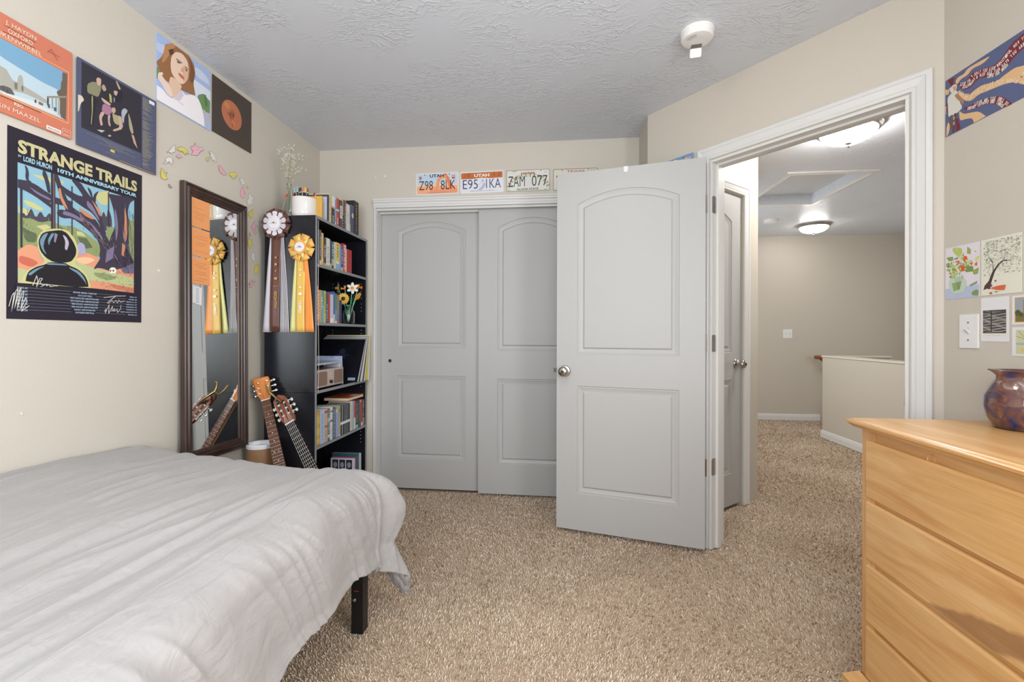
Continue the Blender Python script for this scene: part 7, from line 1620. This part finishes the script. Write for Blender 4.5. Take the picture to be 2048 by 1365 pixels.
sheet('record_sleeve', frame((XL+.001, 2.0645, 2.137), (0, 1, 0), (0, 0, 1)), .284, .284, .003, '4a3f38', 'dark brown sleeve with orange moon disc highest on left wall', 'record', moon, .4)

# ---------------------------------------------------------------- number plates above the closet
BF_ = lambda x, z: frame((x, YB-.0005, z), (1, 0, 0), (0, 0, 1))
def numplate(x, z, bg, label, draw, rim=None, w_=.304, h_=.152, tilt=0., F=None):
    F = F or BF_(x, z); root = empty('license_plate', F[0], label, 'license plate', 'license plates above closet and doorway')
    pm = P('plate_metal_'+bg, bg, .35, .0); m = MB(); m.slab(F, rrect(0, w_, 0, h_, .010), 0, .0016)
    po = m.build('plate', pm)
    A_ = Art(F, .0018); draw(A_)
    m = MB(); m.v = []; O, U, V, N = F
    prof_sweep(m, lambda d, h: [O+U*a+V*b_+N*(.0016+h) for a, b_ in rrect(d, w_-d, d, h_-d, .010-d*.3)], [(.0015, 0), (.003, .0012), (.006, .0012), (.0075, 0)], closed=True)
    kk = [po, m.build('rim', P('plate_rim_'+(rim or bg), rim or bg, .35)), A_.build(None, 'print')]
    m = MB()
    for a in (.064, w_-.064): m.slab(F, ell(a, h_-.012, .0038, .0038, 10), .0018, .0024)
    kk.append(m.build('bolt_hole', P('bolt_dark', '5a544c', .5)))
    if tilt: root.rotation_euler = (0, tilt, 0)
    for k_ in kk: k_.parent = root; k_.matrix_parent_inverse = Matrix.Translation(-root.location)
    return root
def pl1(A_):
    A_.rect(.006, .298, .055, .146, 'bfd3e2'); A_.rect(.006, .298, .055, .072, 'efcfa8'); A_.rect(.006, .298, .006, .060, 'f0ab80'); A_.rect(.10, .298, .006, .035, 'ea9a6c')
    A_.poly([(.125, .030), (.145, .06), (.150, .105), (.175, .132), (.215, .140), (.235, .120), (.255, .075), (.268, .035), (.230, .035), (.224, .08), (.205, .112), (.185, .110), (.168, .085), (.165, .035)], 'ee9a6e')
    A_.poly([(.215, .138), (.235, .120), (.255, .075), (.262, .04), (.240, .04), (.225, .09)], 'dd7f52'); A_.poly([(.200, .130), (.225, .133), (.220, .145), (.205, .146)], 'dd7f52')
    A_.text('UTAH', (.100, .200, .120, .142), '22222c', .03)
    A_.text('5', (.022, .042, .108, .130), 'b8402f', .05); A_.rect(.250, .280, .104, .140, 'e9e4e4'); A_.rect(.256, .279, .106, .134, 'b8404a'); A_.text('20', (.259, .276, .117, .131), 'f0e6e6', .03)
    A_.text('Z98', (.022, .122, .034, .098), '1f1c3a', -.005); A_.text('8LK', (.178, .282, .034, .098), '1f1c3a', -.005)
    A_.text('LIFE ELEVATED', (.080, .220, .012, .018), '4a7fa0', .0)
numplate(-1.014, 2.104, 'e4e2e0', 'first license plate from left, UTAH Z98 8LK with orange rock arch', pl1, tilt=-.012)
def pl2(A_):
    A_.rect(.006, .298, .006, .146, 'dfe0e6'); A_.poly([(.006, .102), (.08, .100), (.15, .106), (.22, .100), (.298, .102), (.298, .143), (.006, .143)], 'c06a30')
    for a, b_ in ((.03, .04), (.23, .245), (.262, .285), (.05, .07)): A_.rect(a, b_, .112, .138, 'b05e2a')
    A_.text('UTAH', (.098, .206, .112, .134), 'ece4da', .045)
    A_.poly([(.12, .020), (.15, .045), (.165, .075), (.180, .060), (.170, .040), (.150, .022)], 'b4b8d6'); A_.poly(ell(.158, .085, .010, .009, 12), 'b4b8d6'); A_.line([(.13, .055), (.15, .075)], .002, 'b4b8d6')
    A_.text('E95', (.018, .124, .032, .096), '2c3266', -.005); A_.text('1KA', (.182, .284, .032, .096), '2c3266', -.005)
    A_.text('GREATEST SNOW ON EARTH', (.07, .235, .013, .019), '4a4a66', 0)
numplate(-.697, 2.104, 'e2e2e2', 'second license plate from left, UTAH E95 1KA with orange band and skier', pl2, tilt=-.018)
def pl3(A_):
    A_.rect(.006, .298, .006, .146, 'dddcd4')
    for i, c_ in enumerate(('dcb9b6', 'e0cfae', 'dcdcb4', 'b9cfd0')):
        pts = []
        for t in range(0, 181, 12): pts.append((.152+(.148-i*.006)*math.cos(math.radians(t)), .018+(.105-i*.006)*math.sin(math.radians(t))))
        A_.line(pts, .006, c_)
    A_.text('HAWAII', (.106, .196, .118, .134), '6a3038', .02); A_.rect(.262, .282, .124, .136, 'b9b6ae'); A_.rect(.264, .280, .126, .134, 'e0ded6')
    A_.text('ZAM', (.016, .130, .036, .108), '26241f', -.005); A_.text('077', (.178, .284, .036, .108), '26241f', -.005)
    A_.text('ALOHA STATE', (.074, .222, .010, .024), '4a4540', .02)
    for a, b_ in ((.02, .012), (.27, .01), (.05, .14)): A_.poly(ell(a, b_, .009, .002, 8), '8a8478')
numplate(-.377, 2.106, 'd0cdc4', 'third license plate from left, HAWAII ZAM 077 with faded rainbow', pl3, rim='a9a598', tilt=-.010)
def pl4(A_):
    A_.rect(.006, .298, .006, .146, 'd8d4c4'); A_.text('TEXAS', (.095, .215, .126, .138), 'b0443a', .02); A_.text('14', (.258, .284, .128, .138), 'c9806a', .02); A_.poly(ell(.035, .098, .012, .010, 12), 'b0443a')
    for i in range(3): A_.rect(.07+i*.035, .095+i*.035, .040, .108, 'a8483e')
    for i in range(3): A_.rect(.19+i*.032, .212+i*.032, .040, .108, 'a8483e')
numplate(-.058, 2.104, 'd8d4c4', 'fourth license plate, cream and red TEXAS plate partly hidden by open door', pl4, rim='9a9688')
def pl5(A_):
    A_.rect(.006, .298, .006, .146, '7f9cc0'); A_.rect(.012, .292, .012, .10, 'a9b9cf'); A_.text('UTAH VALLEY', (.075, .288, .100, .136), 'e3b9a6', .05); A_.rect(.20, .285, .092, .098, '6a5a60')
numplate(0, 0, '7c99bd', 'pale blue plate lettered VALLEY on slanted wall, peeking above open door', pl5, F=(dwall(.002, .0005)+Vector((0, 0, 1.976)), E1.copy(), Vector((0, 0, 1)), N1.copy()))
# bits of poster putty left on the walls
PT = P('white_putty', 'e2e0dc', .6)
for nm, F, pts, lab in (
 ('poster_putty', BF_(-1.243, 2.247), [(-.007, -.006), (.007, -.006), (.007, .006), (-.007, .006)], 'square bit of white putty on back wall left of plates'),
 ('poster_putty', BF_(-1.314, 2.243), [(-.006, .010), (0, .004), (.006, .006), (.005, -.010), (-.001, -.010), (0, -.002)], 'jagged bit of white putty on back wall nearest the corner'),
 ('poster_putty', LF(1.772, 1.40), [(-.006, .004), (.003, .007), (.007, 0), (.002, -.005), (-.004, -.004)], 'small bit of white putty on left wall beside mirror'),
 ('poster_putty', LF(1.275, .868), [(-.003, .004), (.003, .003), (.002, -.005), (-.002, -.003)], 'tiny greyish putty mark low on left wall under concert poster'),
 ('poster_putty', LF(1.695, 2.07), [(-.004, .005), (.004, .006), (.005, -.004), (-.003, -.005)], 'faint bit of putty on left wall right of blue record sleeve')):
    m = MB(); O, U, V, N = F; m.slab((Vector((0, 0, 0)), U, V, N), pts, 0, .0022); o_ = m.build(nm, PT, bev=.0006); o_.location = O; tag(o_, lab, 'putty')

# ---------------------------------------------------------------- pictures on the right wall
RW = lambda y, z, k=.0006: frame((XR-k, y, z), (0, -1, 0), (0, 0, 1))
def waves(A_):
    A_.many([(c, [(min(max(u, 0), .40), v) for u, v in p]) for c, p in WAVES[1:]])
    cr_ = 'ece4dc'; F = A_.F
    def along(s, pts, hgt, col):
        # letters set one by one along a curve
        seg = []; L = 0
        for a, b_ in zip(pts[:-1], pts[1:]): d_ = math.hypot(b_[0]-a[0], b_[1]-a[1]); seg.append((a, b_, L, d_)); L += d_
        n = len(s); adv = L/n; A_.k += STEP
        for i, ch in enumerate(s):
            if ch == ' ': continue
            t = (i+.15)*adv
            for a, b_, l0, d_ in seg:
                if l0 <= t <= l0+d_+1e-6:
                    q = (t-l0)/d_; u, v = a[0]+(b_[0]-a[0])*q, a[1]+(b_[1]-a[1])*q; dx_, dy_ = (b_[0]-a[0])/d_, (b_[1]-a[1])/d_; O, U, V, N = F
                    G = (O+U*u+V*v, U*dx_+V*dy_, V*dx_-U*dy_, N); text(A_.mb, G, ch, (0, adv*.78, 0, hgt), A_.k, col, .05); break
    ra, rb, rc = WAVES[3][1], WAVES[5][1], WAVES[4][1]
    along('LOVE YOU TODAY YOU LOOK BEAUTIFUL HOW YOU LOOK', rib(ra, 9, .56), .0115, cr_); along('GOODNIGHT. HOW WAS YOUR DAY? YOU ARE CRAZY', rib(ra, 9, .14), .0115, cr_)
    along('LIFE HAS BEEN', rib(ra, 9, -.12)[5:10], .011, cr_)
    along('LOVE ME YOU WILL DO', rib(rb, 7, .50)[3:], .0105, cr_); along('DIDN\'T ANYMORE BIG THINGS', rib(rb, 7, .06), .0105, cr_)
    along('MAKE YOU LEAVE WE ARE FROM TODAY TOMORROW', rib(rc, 9, .50), .0105, 'f0d3b0'); along('BELIEVE YOU BELONG HERE WE ARE FROM', rib(rc, 9, .12), .0095, 'f0d3b0')
    along('HAPPY', [(.014, .166), (.030, .148)], .009, cr_); along('LOVE', [(.006, .085), (.006, .110)], .006, cr_); along('ALL AGO', [(.040, .028), (.040, .060)], .007, cr_)
def rib(poly, nu, t):
    """line running between the upper edge (first nu points) and the lower edge of a band"""
    up, lo = poly[:nu], poly[nu:][::-1]
    def at(pts, q):
        L = [0]
        for c, d in zip(pts[:-1], pts[1:]): L.append(L[-1]+math.hypot(d[0]-c[0], d[1]-c[1]))
        x = q*L[-1]
        for i in range(len(pts)-1):
            if x <= L[i+1]+1e-9: k = (x-L[i])/(L[i+1]-L[i]); return (pts[i][0]+(pts[i+1][0]-pts[i][0])*k, pts[i][1]+(pts[i+1][1]-pts[i][1])*k)
        return pts[-1]
    return [(at(up, q/14)[0]*t+at(lo, q/14)[0]*(1-t), at(up, q/14)[1]*t+at(lo, q/14)[1]*(1-t)) for q in range(15)]
sheet('wall_painting', RW(1.7945, 1.8495), .40, .205, .0012, '5a6488', 'wavy blue, cream and dark red lettered painting with cut-out woman in white dress', 'painting', waves, .5)
def nast(A_):
    A_.many([(c, [(min(max(u, 0), .135), min(max(v, 0), .184)) for u, v in p]) for c, p in NASTURTIUM])
    R_ = random.Random(12)
    for i in range(70):
        u, v = R_.gauss(.055, .026), R_.gauss(.115, .024)
        if not (.008 < u < .127 and .06 < v < .176): continue
        a = R_.uniform(0, 6.28); r = R_.uniform(.003, .009); A_.step = STEP*.3
        A_.poly([(u+r*math.cos(a+t)*(1 if j % 2 else .7), v+r*.8*math.sin(a+t)*(1 if j % 2 else .7)) for j, t in enumerate([q*1.05 for q in range(6)])], R_.choice(('9fb368', 'c3d08c', '7f9a55', 'b4c47a', 'd9dca8', 'e0683a', '8fa860', 'd7dfc0')))
    for a, b in ((.052, .05), (.058, .062), (.045, .058), (.064, .052)): A_.line([(.055, .028), (a, b), (.055+(a-.055)*1.6, b+.03)], .0012, '8fa870')
sheet('art_print', RW(1.7935, 1.2605), .135, .184, .001, 'ddd6de', 'art print of orange nasturtiums in round glass vase, left of tree print', 'print', nast, .4)
def olive(A_):
    for c, p in OLIVE[1:2]: A_.poly(p, c)
    R_ = random.Random(8)
    for i in range(620):
        u = R_.uniform(.008, .128); v = .062+.115*R_.random()**.8
        if v < .085 and .03 < u < .055: continue
        a = R_.uniform(-.9, .9); A_.k += STEP*.1; A_.mb.face(A_.F, [(u, v), (u+.0035*math.cos(a)+.0010, v+.0035*math.sin(a)-.0004), (u+.0056*math.cos(a), v+.0056*math.sin(a)), (u+.003*math.cos(a)-.0006, v+.003*math.sin(a)+.0014)], A_.k, R_.choice(('8d958a', '76817a', 'a9ab98', '667268', 'b9b79a', '9aa6a0')))
    A_.many(OLIVE[2:])
sheet('art_print', RW(1.6535, 1.262), .132, .183, .001, 'e6e3d3', 'cream art print of leafy olive tree with orange cloth at its foot', 'print', olive, .5)
def pages(A_):
    R_ = random.Random(9); A_.rect(.007, .085, .0265, .1015, '4f4a47'); A_.step = STEP*.1
    for i in range(46):
        v = .028+i*.0016; u = .008+R_.random()*.05; A_.rect(u, min(.084, u+R_.uniform(.008, .03)), v, v+.0009, R_.choice(('8a857f', '6d6863', 'a39e97', '2f2b2a')))
    for i in range(9):
        v = .034+i*.0065; pts = [(.008+k*.0095, v+.0022*math.sin(k*.9+i*1.7)+(.002 if k < 3 else 0)) for k in range(9)]; A_.line(pts, .0017, 'd3cfc6')
    A_.rect(.034, .038, .03, .10, '3a3634'); A_.rect(.006, .086, .0185, .0225, 'e3e3c4')
    for i in range(8): A_.rect(.02+i*.006, .024+i*.006, .0195, .0205, 'b9b990')
sheet('postcard', RW(1.6545, 1.111), .094, .143, .0008, 'e6e5e5', 'white-bordered postcard of black and white stacked layers under tree print', 'postcard', pages, .4)
def castle(A_):
    A_.rect(.008, .082, .006, .083, 'cfa862'); A_.rect(.011, .079, .03, .080, '9aa7ad'); A_.rect(.011, .079, .009, .035, '7d7040'); A_.rect(.034, .065, .028, .075, 'b0764e'); A_.rect(.038, .043, .05, .062, '6a4434'); A_.rect(.05, .055, .05, .062, '6a4434')
    for u, v, r in ((.018, .036, .009), (.028, .030, .007), (.068, .033, .009)): A_.poly(ell(u, v, r, r, 12), '4f5a30')
sheet('postcard', RW(1.551, 1.164), .09, .089, .0008, 'e6e5e5', 'white-bordered postcard with tan tower, cut off by right edge of view, upper one', 'postcard', castle, .4)
def mapc(A_):
    A_.rect(.012, .082, .006, .080, 'cfcfa4'); A_.rect(.012, .082, .034, .040, 'a3b9b9'); A_.poly(ell(.04, .018, .014, .008, 14), 'd9bf80'); A_.line([(.014, .06), (.04, .052), (.08, .07)], .0014, '7a7a5a'); A_.line([(.02, .076), (.035, .06), (.06, .05)], .0012, '7a7a5a')
sheet('postcard', RW(1.551, 1.068), .09, .088, .0008, 'e6e5e5', 'white-bordered pale green postcard, cut off by right edge of view, lower one', 'postcard', mapc, .4)
